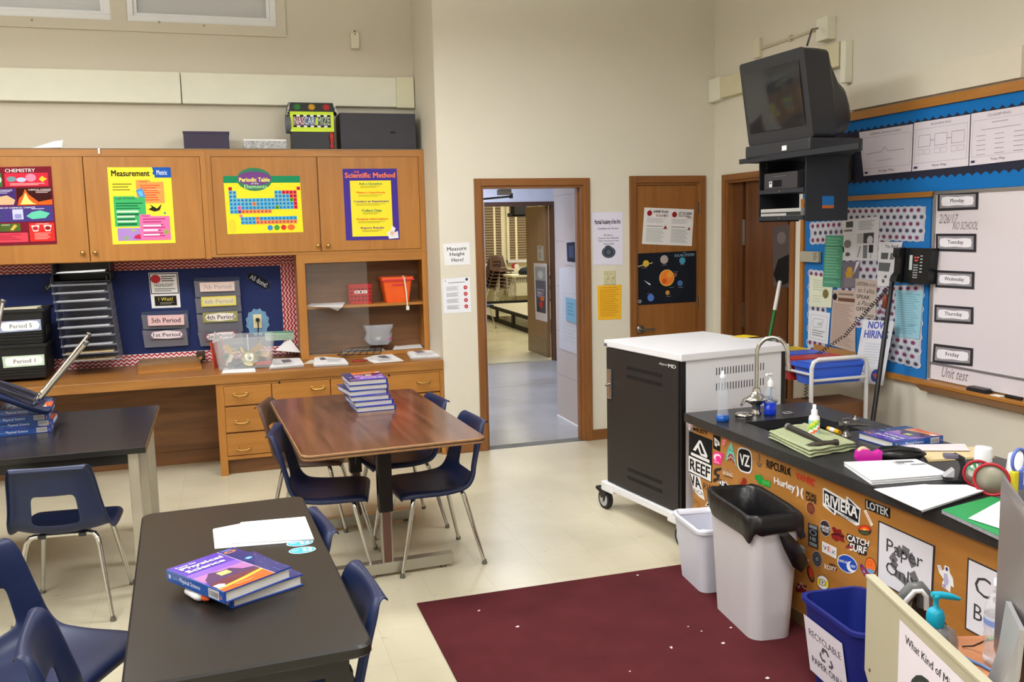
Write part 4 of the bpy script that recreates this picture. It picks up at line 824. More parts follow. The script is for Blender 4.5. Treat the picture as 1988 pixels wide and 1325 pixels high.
def make_chair(label, mat, group):
    t = thing('school_chair', label, 'chair', (0, 0, 0), 0, group)
    o = shell_mesh(mat).build('seat_shell', t)
    md = o.modifiers.new('thick', 'SOLIDIFY'); md.thickness = .007; md.offset = 1
    md = o.modifiers.new('smooth', 'SUBSURF'); md.levels = 1; md.render_levels = 2
    b = MB()
    for y in (.12, -.12): b.tube([(-.125, y, .392), (.125, y, .392)], .011, CHROME, 8)
    b.box((-.10, -.14, .382), (-.07, .14, .398), M((60, 62, 70), .4, .5)); b.box((.07, -.14, .382), (.10, .14, .398), M((60, 62, 70), .4, .5))
    b.build('under_frame', t)
    for sx in (-1, 1):
        for sy, yt in ((1, .12), (-1, -.12)):
            b = MB(); b.tube([(sx*.11, yt, .392), (sx*.135, yt+sy*.006, .388), (sx*.150, yt+sy*.016, .365), (sx*.158, yt+sy*.024, .33), (sx*.205, yt+sy*.098, .018)], [.0125, .0125, .0125, .012, .0095], CHROME, 12)
            l = b.build('leg', t)
            b = MB(); b.lathe([(.0001, 0), (.013, 0), (.014, .008), (.010, .02), (.009, .024)], (sx*.207, yt+sy*.1, 0), M((120, 118, 112), .3, .7), 12); b.build('glide', l)
    return t
chair0 = make_chair('', NAVY, 'navy plastic school chairs')
BR_ = M((84, 60, 50), .45, 0, .05, 14)
CH_ = [('navy school chair seen from behind, between the left and front black tables', (-.766, 4.555, 0), -.095),
       ('navy plastic school chair facing the left side of the front black table', (-.59, 3.05, 0), -2.03),
       ('navy plastic school chair tucked under the near right side of the front black table', (.075, 2.50, 0), 1.66),
       ('navy plastic school chair tucked under the far right side of the front black table', (.01, 3.09, 0), 1.70),
       ('navy plastic school chair at the near left side of the brown woodgrain table', (.44, 4.65, 0), -1.75),
       ('navy plastic school chair at the near right side of the brown woodgrain table', (.955, 4.58, 0), 1.66),
       ('navy plastic school chair at the far right side of the brown woodgrain table', (.90, 5.20, 0), 1.70)]
for i, (lab, loc, rz) in enumerate(CH_):
    c = chair0 if i == 0 else dup(chair0, loc, rz)
    c.location = loc; c.rotation_euler = (0, 0, rz); c['label'] = lab; c['group'] = 'navy plastic school chairs'
_b = PZ(.74, (58, 1216)); c = dup(chair0, (_b.x+.265, _b.y-.02, 0), -1.50, 'navy plastic chair whose back edge shows at the very bottom left corner')
c = dup(chair0, (0, 0, 0), 0, 'navy plastic school chair turned upside down on the left black table')
_t = math.radians(27); _R = Matrix.Rotation(.10, 3, 'Z') @ Matrix(((0, math.cos(_t), -math.sin(_t)), (1, 0, 0), (0, -math.sin(_t), -math.cos(_t))))
c.rotation_euler = _R.to_euler(); c.location = PY(5.12, (74, 776))-_R @ Vector((0, .13, .39))+Vector((0, 0, .0))
make_chair('brown plastic school chair at the far left side of the brown woodgrain table', BR_, 'x'); t = [o for o in COL.objects if o.get('group') == 'x'][0]; del t['group']
t.location = (.42, 5.42, 0); t.rotation_euler = (0, 0, -1.85)
# ================================================================== TABLES
def rrect(w, l, r, z, n=5):
    pts = []
    for cx, cy, a0 in ((w/2-r, l/2-r, 0), (-w/2+r, l/2-r, PI/2), (-w/2+r, -l/2+r, PI), (w/2-r, -l/2+r, 1.5*PI)):
        for k in range(n+1): a = a0+PI/2*k/n; pts.append(Vector((cx+r*math.cos(a), cy+r*math.sin(a), z)))
    return pts
def top(b, w, l, r, z0, z1, mt, me, ch=.003):
    R = [rrect(w-2*ch, l-2*ch, r, z0), rrect(w, l, r, z0+ch), rrect(w, l, r, z1-ch)]; b.loft(R, me, cap0=True, smooth=False)
    b.loft([rrect(w, l, r, z1-ch), rrect(w-2*ch, l-2*ch, r, z1)], me, smooth=False); b.add(rrect(w-2*ch, l-2*ch, r, z1), [list(range(24))], mt)
def frame_from(p4, z):
    c = PZ(z, *p4); A, B, C_, D = c   # far-left, far-right, near-right, near-left
    ctr = (A+B+C_+D)/4; w_ = ((B-A).length+(C_-D).length)/2; l_ = ((A-D).length+(B-C_).length)/2
    dv = ((A-D).normalized()+(B-C_).normalized()); ang = math.atan2(-dv.x, dv.y)
    return ctr, w_, l_, ang
# front black table
ctr, w_, l_, ang = frame_from([(261, 1000), (600, 961), (705, 1252), (257, 1337)], .74)
BT = M((40, 35, 32), .34, 0, .06, 3, 0, .38); BTE = M((30, 28, 27), .4)
t = thing('classroom_table', 'black-topped table in front with the open papers and two textbooks on it', 'table', (ctr.x, ctr.y, 0), ang)
b = MB(); top(b, w_, l_, .035, .708, .74, BT, BTE, .006); b.build('tabletop', t)
b = MB(); b.box((-w_/2+.05, -l_/2+.07, .64), (w_/2-.05, -l_/2+.10, .708), BTE); b.box((-w_/2+.05, l_/2-.10, .64), (w_/2-.05, l_/2-.07, .708), BTE); b.box((-w_/2+.05, -l_/2+.08, .66), (-w_/2+.075, l_/2-.08, .708), BTE); b.box((w_/2-.075, -l_/2+.08, .66), (w_/2-.05, l_/2-.08, .708), BTE); b.build('apron', t)
for sx in (-1, 1):
    for sy in (-1, 1):
        b = MB(); x = sx*(w_/2-.075); y = sy*(l_/2-.10); b.prism([(x-.035*1, y-.02, .64), (x+.035, y-.02, .64), (x+.022, y-.02, 0), (x-.022, y-.02, 0)], (0, .04, 0), BTE); b.build('leg', t)
# brown table
ctr, w_, l_, ang = frame_from([(520, 775), (803, 756), (941, 848), (590, 889)], .74)
LAM = wood((72, 45, 34), (122, 80, 60), .17, 'Y', .8)
t = thing('classroom_table', 'brown woodgrain laminate table with a stack of textbooks on it', 'table', (ctr.x, ctr.y, 0), ang)
b = MB(); top(b, w_, l_, .05, .712, .74, LAM, M((150, 112, 74), .5, 0, .15, 40), .004)
ring = rrect(w_+.001, l_+.001, .05, .724); b.loft([ring, [p+Vector((0, 0, .006)) for p in ring]], M((70, 48, 34), .5)); b.build('tabletop', t)
ST = M((176, 172, 160), .3, .8, .05)
for sy in (-1, 1):
    yy = sy*(l_/2-.34)
    b = MB(); b.box((-.035, yy-.028, .335), (.035, yy+.028, .70), M((16, 14, 15), .4), bev=.004); b.box((-.045, yy-.035, .66), (.045, yy+.035, .712), M((16, 14, 15), .4)); tag(b.build('upper_post', t), 'black upper leg column')
    b = MB(); b.box((-.028, yy-.022, .045), (.028, yy+.022, .335), ST, bev=.003); b.box((-.020, yy-.023, .06), (.020, yy-.0215, .335), M((92, 62, 52), .5)); b.build('lower_post', t)
    b = MB(); b.box((-.34, yy-.028, .018), (.34, yy+.028, .075), ST, bev=.003)
    for sx in (-1, 1): b.cyl((sx*.29, yy, 0), (sx*.29, yy, .02), .016, M((120, 116, 108), .4, .6), n=12)
    b.build('foot', t)
    b = MB(); b.tube([(0, yy, .36), (0, yy-sy*.28, .70)], .012, M((30, 28, 30), .4), 8); b.build('brace', t)
b = MB(); b.box((-.03, -l_/2+.3, .685), (.03, l_/2-.3, .712), M((30, 28, 28), .5)); b.box((-w_/2+.12, -l_/2+.12, .69), (w_/2-.12, -l_/2+.14, .712), M((26, 24, 24), .5)); b.box((-w_/2+.12, l_/2-.14, .69), (w_/2-.12, l_/2-.12, .712), M((26, 24, 24), .5)); b.build('under_frame', t)
BROWN = t
# left black table
p = PZ(.74, (319, 786), (282, 868), (0, 893), (0, 800)); near, far = p[1], p[0]
wl = 1.9; dl = (far-near).length
ang = math.atan2((p[1]-p[2]).y, (p[1]-p[2]).x)
t = thing('classroom_table', 'black lab table on the left with steel legs and an upturned chair on it', 'table', (near.x, near.y, 0), ang)
BT3 = M((46, 42, 42), .22, 0, .05, 3)
b = MB(); b.box((-wl, 0, .71), (0, dl, .74), BTE, bev=.003); b.add([(-wl+.003, .003, .7403), (-.003, .003, .7403), (-.003, dl-.003, .7403), (-wl+.003, dl-.003, .7403)], [(0, 1, 2, 3)], BT3)
b.box((-.001, .004, .712), (.0015, dl-.004, .738), M((112, 84, 50), .5)); b.build('tabletop', t)
b = MB(); b.box((-wl+.06, .05, .655), (-.07, .07, .71), BTE); b.build('apron', t); b = MB(); b.box((-wl+.06, dl-.07, .655), (-.07, dl-.05, .71), BTE); b.build('apron', t)
for x in (-.06, -wl+.06):
    for y in (.06, dl-.06, dl*.45 if x > -.1 else None):
        if y is None: continue
        b = MB(); b.box((x-.024, y-.024, 0), (x+.024, y+.024, .71), M((190, 184, 172), .38, .75, .08), bev=.003); b.build('leg', t)
LEFT = t; LA = ang
# ================================================================== BOOKS
PG = M((206, 204, 198), .8, 0, .05, 60, 0, .5, 0, 1, 1.45, 0, 0, (1, 1, 40)); CVB = M((36, 70, 160), .25, 0, .0, 1, 0, .5, 0, 1, 1.45, 0, .3)
def gl(c): return M(c, .22, 0, 0, 1, 0, .5, 0, 1, 1.45, 0, .4)
def make_book(label, group=None):
    """hardcover textbook, spine on local -x, cover up; 0.215 x 0.275 x 0.032"""
    W_, H_, T_ = .215, .275, .032
    t = thing('textbook', label, 'book', (0, 0, 0), 0, group)
    b = MB(); b.box((-W_/2+.006, -H_/2+.005, .003), (W_/2-.006, H_/2-.005, T_-.003), PG); b.build('pages', t)
    b = MB(); b.box((-W_/2, -H_/2, 0), (W_/2, H_/2, .003), CVB); b.box((-W_/2, -H_/2, T_-.003), (W_/2, H_/2, T_), CVB); b.box((-W_/2-.003, -H_/2, 0), (-W_/2+.003, H_/2, T_), CVB, bev=.001)
    A = [(-W_/2, H_/2, T_), (W_/2, H_/2, T_), (W_/2, -H_/2, T_), (-W_/2, -H_/2, T_)]
    sh = [('r', 0, 0, 1, 1, (92, 62, 176)), ('r', 0, 0, .74, .16, (84, 54, 176)), ('r', 0, .34, .74, .5, (134, 92, 196)), ('r', 0, .46, .74, .66, (176, 116, 176)),
          ('p', [(0, .78), (.06, .6), (.16, .52), (.22, .46), (.36, .5), (.5, .5), (.6, .62), (.74, .66), (.74, .82), (0, .86)], (78, 44, 96)), ('p', [(0, .74), (.3, .7), (.74, .72), (.74, .86), (0, .88)], (104, 40, 58)),
          ('p', [(0, .88), (.4, .82), (.74, .76), (.74, .82), (.3, .9), (0, .95)], (250, 170, 40)), ('p', [(0, .92), (.3, .88), (.74, .80), (.74, 1), (0, 1)], (222, 96, 34)), ('p', [(0, .9), (.4, .855), (.74, .79), (.74, .8), (.4, .87), (0, .915)], (255, 230, 110)),
          ('r', .28, .52, .44, .62, (206, 214, 120)), ('r', .74, 0, 1, 1, (38, 40, 112)), ('l', [(.74, 0), (.74, 1)], .0016, (236, 220, 236)), ('e', .86, .1, .09, .035, (232, 140, 50)), ('e', .86, .1, .055, .02, (60, 60, 140)), ('e', .87, .42, .05, .03, (84, 190, 232)), ('e', .87, .42, .02, .012, (200, 240, 250)), ('r', .77, .02, .93, .05, (80, 120, 220))]
    rnd = random.Random(2)
    for k in range(24): sh.append(('e', rnd.uniform(.76, .98), rnd.uniform(.2, .98), rnd.uniform(.003, .007), None, (170, 180, 236)))
    sh += [('tb', 'Focus On', .06, .06, .34, .105, (236, 232, 246)), ('tbb', 'Physical', .06, .125, .68, .215, (250, 248, 255)), ('tbb', 'Science', .06, .235, .62, .305, (250, 248, 255)), ('p', [(0, .80), (.09, .8), (.14, .84), (.1, .9), (0, .9)], (236, 226, 240)), ('rows', .2, .93, .5, .97, 2, (236, 170, 110))]
    b.decal(A, sh, .0003, .00006, gl)
    S = [(-W_/2-.003, H_/2, T_), (-W_/2-.003, -H_/2, T_), (-W_/2-.003, -H_/2, 0), (-W_/2-.003, H_/2, 0)]
    b.decal(S, [('r', 0, 0, 1, 1, (34, 82, 166)), ('tb', 'Focus On', .13, .4, .22, .62, (140, 180, 226)), ('tb', 'Physical Science', .24, .28, .60, .78, (226, 236, 246)), ('e', .06, .5, .02, .2, (190, 200, 226)), ('r', .74, .12, .92, .9, (196, 196, 200))]+[('r', .755+.012*k, .3, .76+.012*k, .75, (120, 120, 130)) for k in range(13)]+[('p', [(.94, .7), (.955, .35), (.97, .7)], (236, 120, 110))], .0003, .00006, gl)
    b.flat = True; b.build('cover', t)
    return t
bk0 = make_book('', 'textbooks')
def book(px, py, z, rz, label, group, base=None):
    global bk0
    q = PZ(z, (px, py)); o = bk0 if bk0.get('used') is None else dup(bk0, (0, 0, 0), 0)
    if o is bk0: bk0['used'] = 1
    elif 'used' in o: del o['used']
    o.location = q if base is None else base; o.rotation_euler = (0, 0, rz); o['label'] = label; o['group'] = group; return o
def book_corners(pts, z):  # TL,TR,BR,BL of the cover as read
    c = PZ(z, *pts); ctr = sum(c, Vector())/4; r = (c[1]-c[0])+(c[2]-c[3]); return ctr, math.atan2(r.y, r.x)
T_ = .0325
c1_, a1 = book_corners([(336, 1102), (466, 1057), (559, 1106), (418, 1157)], .74+2*T_)
c2_, a2 = book_corners([(362, 1110), (510, 1064), (583, 1120), (438, 1163)], .74+T_)
book(0, 0, 0, a2, 'lower purple textbook of the two on the front black table', 'textbooks on the front black table', (c2_.x, c2_.y, .7405))
book(0, 0, 0, a1, 'upper purple textbook of the two on the front black table, title facing up', 'textbooks on the front black table', (c1_.x, c1_.y, .7405+T_))
del_ = []
# stack of seven on the brown table
cc, aa = book_corners([(741, 741), (766, 763), (694, 772), (657, 752)], .74+6*T_)
stk = PZ(.74, (722, 797)); base_a = aa
ordn = ['bottom', 'second from the bottom', 'third from the bottom', 'third from the top', 'second from the top', 'top']
rnd = random.Random(11)
for k in range(7):
    ctr = Vector((0, 0, 0))
offs = [(.022, -.012, .02), (.008, .0, .05), (.0, .008, -.02), (-.022, .03, .12), (-.002, .03, -.03), (-.008, .035, 0.0)]
bcn = PZ(.74, (713, 790))
for k in range(6):
    dx, dy, da = offs[k]
    book(0, 0, 0, PI+.03+da, '%s textbook of the stack on the brown table' % ordn[k], 'textbook stack on the brown table', (bcn.x+dx, bcn.y+dy, .7405+k*T_*.88)).scale = (1, 1, .87)
# four on the left table, spines towards the camera
for k in range(4):
    q = PZ(.74+k*T_, (52, 850-k*16))
    book(0, 0, 0, PI/2+.08+[.02, -.03, .02, .0][k], '%s textbook of the stack under the upturned chair on the left table' % ['bottom', 'second', 'third', 'top'][k], 'textbook stack on the left table', (-1.05+[.0, .012, -.008, .006][k], 5.09+.02*[0, 1, 0, 1][k]+.107, .741+k*T_))
# glue bottle
q = PZ(.755, (382, 1152)); q2 = PZ(.755, (410, 1169)); d = (q2-q).normalized()
t = thing('glue_bottle', 'white glue bottle with an orange cap lying beside the textbooks', 'glue', (q.x, q.y, .741), math.atan2(d.y, d.x))
b = MB(); b.lathe([(.0001, -.035), (.02, -.034), (.023, -.028), (.023, .03), (.018, .04), (.009, .047)], (0, 0, .016), M((232, 230, 232), .3), 20, (1, 0, 0), sx=.65, sy=1); b.build('bottle', t)
b = MB(); b.lathe([(.010, .046), (.010, .056), (.006, .062), (.003, .072), (.0001, .073)], (0, 0, .016), M((240, 100, 40), .4), 14, (1, 0, 0)); b.build('cap', t)
b = MB(); b.decal([(-.02, .0, .0319), (.024, 0, .0319), (.024, -.016, .0285), (-.02, -.016, .0285)], [('r', 0, 0, 1, 1, (236, 236, 240)), ('r', .05, .1, .5, .5, (60, 90, 180)), ('r', .5, .3, .95, .9, (220, 70, 60))]); b.flat = True; b.build('label', t)
ppr('paper_sheet', 'white worksheet under the folded page on the front black table', 'papers', [(414, 1030), (470, 1019), (610, 1050), (418, 1066)], .74, [('rows', .03, .1, .2, .9, 5, (190, 190, 196))], 2)
ppr('paper_sheet', 'white folded worksheet overlapping another behind the textbooks', 'papers', [(468, 1017), (592, 1006), (609, 1049), (440, 1058)], .7445, [('l', [(.1, .85), (.85, .6)], .002, (120, 120, 126))], 2)
def oval(px, py, label):
    q = PZ(.7406, (px, py)); b = MB(); b.decal([q+Vector((-.042, .03, 0)), q+Vector((.042, .03, 0)), q+Vector((.042, -.03, 0)), q+Vector((-.042, -.03, 0))], [('e', .5, .5, .5, .5, (226, 236, 240)), ('e', .5, .5, .47, .44, (70, 166, 206)), ('tbb', 'S3', .5, .25, .85, .72, (220, 236, 240)), ('rows', .12, .4, .42, .6, 2, (200, 226, 236))]); b.flat = True
    b.build('sticker', None, 'auto', label, 'sticker')
oval(587, 1069, 'blue oval sticker on the front black table, nearest the chair'); oval(582, 1055, 'blue oval sticker half hidden under the white sheets')
# ================================================================== RIGHT WALL: boards, phone, television
BX = RX-.012
def onw(name, label, cat, pts, shapes, base=(240, 240, 240), group=None, x=RX-.016, border=None): return sheet(name, label, cat, PX(x, *pts), shapes, base, .0012, group)
za0 = PX(BX, (1646, 389.5)).z; ztr = PX(BX, (1646, 381.5)).z; ztop = PX(BX, (1640, 222)).z
yW = PX(BX, (1816, 382)).y; yL = PX(BX, (1557, 500)).y; zb0 = PX(BX, (1802, 738)).z
BLU = (24, 112, 186); NVY = (38, 40, 60)
t = thing('bulletin_board', 'long navy bulletin board with scalloped bright blue borders above the whiteboard', 'bulletin board', (BX, 2.6, ztr))
b = MB(); b.box((BX-.0, -1.5, ztr), (RX-.001, yL, ztop-.05), M(NVY, .9, 0, .04)); b.build('board', t, world=True)
b = MB(); b.box((BX-.018, -1.5, ztop-.052), (RX-.001, yL, ztop), OAKY, bev=.003); b.build('frame', t, world=True)
b = MB()
def scallop(z0, z1, up):
    n = 116; dy = (yL+1.5)/n; pts = []
    for i in range(n+1):
        y = yL-i*dy; pts.append((BX-.001, y, z0)); pts.append((BX-.001, y-dy*.5, z1)) if i < n else None
    vs = []; 
    for i in range(n):
        y = yL-i*dy; a = z0; c = z1
        prof = [(0, c), (.25, c+(a-c)*.0+(.004 if up else -.004)*3), (.5, c+(.018 if up else -.018)), (.75, c+(.012 if up else -.012)), (1, c)]
        k = len(b.v)
        b.add([(BX-.0015, y, a)]+[(BX-.0015, y-dy*f, zz) for f, zz in prof]+[(BX-.0015, y-dy, a)], [list(range(7))], paper(BLU))
scallop(ztop-.052, ztop-.105, False); b.flat = True; b.build('scalloped_border', t, world=True); b = MB()
scallop(ztr, ztr+.07, True); b.flat = True; b.build('scalloped_border', t, world=True)
t = thing('bulletin_board', 'blue bulletin board with dotted paper and many notices left of the whiteboard', 'bulletin board', (BX, (yL+yW)/2, zb0))
b = MB(); b.box((BX, yW+.03, zb0), (RX-.001, yL-.03, za0), M(BLU, .85, 0, .03)); b.build('board', t, world=True)
b = MB(); b.box((BX-.018, yW+.01, za0-.004), (RX-.001, yL, ztr), OAKY, bev=.002); b.box((BX-.018, yL-.035, zb0), (RX-.001, yL, za0), OAK, bev=.002); b.box((BX-.018, yW, zb0-.035), (RX-.001, yL, zb0), OAKY, bev=.002); b.build('frame', t, world=True)
def polka(label, P4, nu, nv, off=0):
    sh = []
    for j in range(nv):
        for i in range(nu):
            u = (i+.5+(.5 if (j+off) % 2 else 0))/(nu+.5); v = (j+.5)/nv
            sh += [('o', u, v, .62/nu, .62/nv, .12, (222, 224, 232)), ('e', u, v, .25/nu, .27/nv, (128, 58, 92) if (j+off) % 2 == 0 else (78, 72, 92))]
    return onw('dotted_paper', label, 'paper', P4, sh, (188, 192, 206), 'dotted backing papers', RX-.0135)
polka('dotted backing paper at the top of the blue board, under the television bracket', [(1573, 433), (1652, 428), (1650, 470), (1574, 474)], 7, 3)
polka('dotted backing paper at the upper right of the blue board, above the phone', [(1642, 405), (1798, 401), (1794, 469), (1642, 463)], 12, 5)
polka('dotted backing paper in the centre column of the blue board', [(1628, 463), (1728, 463), (1722, 640), (1624, 632)], 7, 13)
polka('dotted backing paper at the lower right of the blue board', [(1700, 556), (1794, 553), (1786, 716), (1692, 690)], 6, 12)
polka('dotted backing paper at the lower left of the blue board', [(1571, 524), (1604, 528), (1602, 690), (1568, 684)], 3, 12)
G_ = (150, 150, 156)
onw('notice', 'green list taped down the left side of the blue board', 'notice', [(1603, 457), (1638, 458), (1632, 559), (1597, 557)], [('rows', .08, .05, .92, .95, 16, (120, 180, 150)), ('r', 0, .2, 1, .22, (60, 110, 90)), ('r', 0, .84, 1, .855, (60, 110, 90))], (84, 150, 122), x=RX-.020)
onw('notice', 'black and white collage notice in the middle of the blue board', 'notice', [(1636, 427), (1708, 420), (1703, 506), (1636, 506)],
    [('rows', .45, .08, .9, .3, 6, G_), ('r', .1, .06, .3, .2, (80, 84, 84)), ('r', .05, .25, .28, .3, (120, 124, 124)), ('r', .42, .36, .68, .6, (180, 180, 184)), ('r', .6, .36, .88, .6, (70, 70, 74)), ('e', .78, .53, .08, None, (200, 200, 204)), ('r', .4, .64, .56, .94, (210, 210, 214)), ('l', [(.45, .92), (.5, .75), (.52, .66)], .006, (50, 50, 50)), ('r', .6, .64, .72, .95, (120, 120, 126)), ('r', .76, .64, .88, .82, (50, 50, 54)), ('l', [(.82, .82), (.82, .95)], .004, (80, 80, 80)), ('e', .15, .6, .1, .1, (130, 126, 130)), ('e', .16, .85, .07, .05, (90, 90, 94)), ('r', .0, .66, .05, .8, (30, 30, 34))], (216, 216, 222), x=RX-.018)
onw('notice', 'white notice with small grey pictures beside the phone handset', 'notice', [(1706, 470), (1753, 470), (1728, 556), (1703, 552)], [('tb', 'Yes April', .3, .06, .85, .16, (50, 50, 54)), ('r', .15, .25, .5, .4, (96, 98, 100)), ('r', .6, .25, .8, .4, (120, 120, 124)), ('r', .06, .48, .7, .68, (110, 112, 116)), ('e', .55, .84, .1, .08, (100, 100, 104))], (226, 226, 232), x=RX-.019)
onw('certificate', 'cream certificate with a round gold seal on the blue board', 'certificate', [(1573, 534), (1618, 541), (1614, 598), (1571, 595)], [('rows', .15, .12, .8, .5, 5, (190, 196, 176)), ('e', .72, .55, .13, None, (120, 110, 70)), ('rows', .15, .62, .6, .9, 3, (200, 206, 186))], (216, 220, 198), x=RX-.018)
onw('notice', 'tan LISTEN, SPEAK, OFFER notice in cursive on the blue board', 'notice', [(1661, 541), (1703, 545), (1700, 620), (1659, 615)], [('tb', 'LISTEN', .08, .08, .6, .17, (70, 60, 60)), ('ti', 'while', .66, .08, .95, .17, (120, 100, 96)), ('ti', 'to I alita', .15, .23, .9, .35, (90, 80, 76)), ('tb', 'SPEAK', .08, .41, .72, .51, (70, 60, 60)), ('ti', 'a Pause', .15, .56, .9, .68, (90, 80, 76)), ('tb', 'OFFER', .08, .73, .72, .83, (70, 60, 60)), ('ti', 'these', .5, .87, .92, .97, (90, 80, 76))], (194, 180, 170), x=RX-.020)
onw('newspaper_clipping', 'tan newspaper clipping with a black oval emblem on the blue board', 'clipping', [(1618, 563), (1661, 565), (1661, 685), (1611, 670)], [('e', .1, .12, .1, None, (40, 30, 30)), ('rows', .25, .05, .95, .13, 1, (140, 120, 110)), ('r', .25, .13, .98, .19, (110, 76, 60)), ('rows', .05, .24, .95, .96, 24, (160, 138, 128))], (190, 170, 158), x=RX-.018)
onw('notice', 'white sheet with a small grey drawing at the lower left of the blue board', 'notice', [(1571, 602), (1612, 608), (1607, 669), (1569, 660)], [('f', .1, .12, .9, .92, .02, (190, 192, 200)), ('l', [(.2, .35), (.3, .25), (.7, .25), (.65, .5), (.25, .55), (.2, .35)], .003, (150, 150, 160)), ('t', 'one!', .45, .32, .65, .45, (120, 120, 126)), ('rows', .2, .62, .85, .85, 3, (150, 150, 156))], (222, 224, 232), x=RX-.018)
onw('cardboard', 'tan cardboard strip at the bottom of the blue board', 'cardboard', [(1580, 668), (1662, 684), (1662, 696), (1578, 690)], [], (170, 124, 76), x=RX-.022)
onw('notice', 'light blue printed list right of the black pole on the blue board', 'notice', [(1739, 563), (1793, 567), (1785, 659), (1737, 654)], [('rows', .08, .06, .94, .94, 18, (120, 168, 186)), ('tb', 'SUPER', .5, .70, .78, .75, (90, 140, 160))], (150, 196, 212), x=RX-.018)
onw('gold_star_picture', 'small collage with a gold star figure on the blue board', 'picture', [(1636, 508), (1670, 508), (1665, 560), (1632, 560)], [('e', .45, .3, .16, .1, (200, 160, 70)), ('p', [(.3, .6), (.2, .35), (.45, .4), (.7, .35), (.62, .6)], (190, 150, 60)), ('r', .2, .6, .8, .95, (130, 120, 130)), ('p', [(.8, 0), (1, 0), (.7, .5)], (220, 220, 226))], (112, 108, 120), x=RX-.017)
onw('card', 'white rounded card with a grey badge below the phone handset', 'card', [(1703, 538), (1727, 541), (1725, 556), (1705, 556)], [('e', .5, .4, .12, None, (110, 110, 112))], (230, 230, 234), x=RX-.021)
q = PX(RX-.05, (1719, 585)); b = MB(); b.lathe([(.0001, -.05), (.014, -.045), (.018, 0), (.012, .03), (.004, .05)], q, M((150, 66, 40), .25), 12); b.build('keychain', None, 'auto', 'small red-brown keychain hanging by the black pole', 'keychain')
# graphic organiser posters
LN = (170, 160, 168)
def org(label, P4, t1, t2, extra): onw('poster', label, 'poster', P4, [('tb', t1, .5-.018*len(t1), .055, .5+.018*len(t1), .105, (140, 130, 138)), ('f', .035, .15, .965, .85, .004, LN), ('tb', t2, .5-.016*len(t2), .895, .5+.016*len(t2), .955, (110, 104, 110)), ('r', .03, .91, .1, .955, (60, 50, 90))]+extra, (226, 218, 228))
org('SEEING ANALOGIES Bridge Map poster on the navy board beside the television', [(1668, 257), (1773, 241), (1769, 333), (1677, 342)], 'SEEING ANALOGIES', 'Bridge Map', [('l', [(.1, .52), (.42, .5), (.48, .4), (.54, .5), (.86, .5)], .004, LN), ('l', [(.3, .7), (.64, .68)], .003, LN)])
sq = []
for k in range(3): x = .1+.3*k; sq += [('f', x, .28, x+.22, .52, .005, (160, 140, 150)), ('f', x, .57, x+.1, .68, .003, LN), ('f', x+.12, .57, x+.22, .68, .003, LN)]
org('SEQUENCING Flow Map poster in the middle of the navy board', [(1775, 239), (1884, 222), (1880, 322), (1771, 333)], 'SEQUENCING', 'Flow Map', sq+[('l', [(.32, .4), (.4, .4)], .004, LN), ('l', [(.62, .4), (.7, .4)], .004, LN)])
org('CLASSIFYING Tree Map poster at the right edge of the view on the navy board', [(1886, 221), (2000, 203), (1996, 309), (1882, 322)], 'CLASSIFYING', 'Tree Map', [('l', [(.38, .22), (.66, .22)], .004, LN), ('l', [(.2, .34), (.86, .34)], .003, LN)]+[('l', [(.12+.32*i, .45+.09*j), (.28+.32*i, .45+.09*j)], .003, LN) for i in range(3) for j in range(5)])
b = MB(); b.decal(PX(RX-.0008, (1943, 107), (1957, 106), (1957, 118), (1943, 119)), [('p', [(.5+(.5 if k % 2 == 0 else .2)*math.sin(k*PI/5), .5-(.5 if k % 2 == 0 else .2)*math.cos(k*PI/5)) for k in range(10)], (120, 190, 180))]); b.build('star_sticker', None, 'auto', 'tiny teal star high on the right wall', 'sticker')
_g0, _g1 = PX(RX-.03, (1650, 166), (1984, 88)); b = MB(); b.box((RX-.03, _g1.y, ztop+.012), (RX, _g0.y, (_g0.z+_g1.z)/2), M((222, 214, 196), .6, 0, .02), bev=.004); b.build('raceway', None, 'auto', 'wide flat cover painted like the wall directly above the navy board', 'raceway')
# whiteboard
zw1 = PX(BX, (1816, 374)).z; zw2 = PX(BX, (1811, 704)).z; zw3 = PX(BX, (1802.6, 734)).z
t = thing('whiteboard', 'large whiteboard with weekday name cards down its left side', 'whiteboard', (BX, 1.5, zw3))
WB = M((224, 216, 222), .16, 0, .01, 1); ALU = M((168, 164, 162), .35, .7)
b = MB(); b.box((BX-.004, -1.2, zw3), (RX-.001, yW-.012, zw1-.01), WB); b.build('writing_surface', t, world=True)
b = MB(); b.box((BX-.014, -1.2, zw1-.012), (RX-.001, yW, zw1+.006), ALU, bev=.003); b.box((BX-.014, yW-.014, zw3), (RX-.001, yW, zw1), ALU, bev=.003); b.box((BX-.012, -1.2, zw2-.006), (RX-.01, yW-.014, zw2+.004), ALU); b.build('frame', t, world=True)
b = MB(); b.box((BX-.085, -1.2, zw3-.028), (RX-.001, yW-.0, zw3-.008), OAKY, bev=.004); b.prism([(BX, yW+.03, zw3-.028), (BX, yW+.03, zw3-.075), (BX-.03, yW+.03, zw3-.075), (BX-.085, yW+.03, zw3-.03)], (0, -5.4, 0), OAKY); b.build('ledge', t, world=True)
hand = (128, 122, 126)
b = MB()
for tx_, P4 in (('2/26/17', [(1823, 416), (1861, 416), (1859, 434), (1823, 434)]), ('NO SCHOOL', [(1850, 431), (1899, 430), (1898, 446), (1849, 446)]), ('Unit test', [(1829, 712), (1881, 722), (1879, 742), (1828, 732)])):
    b = MB(); b.decal(PX(BX-.0045, *P4), [('ti', tx_, 0, 0, 1, 1, hand)]); b.flat = True; b.build('handwriting', t, world=True)
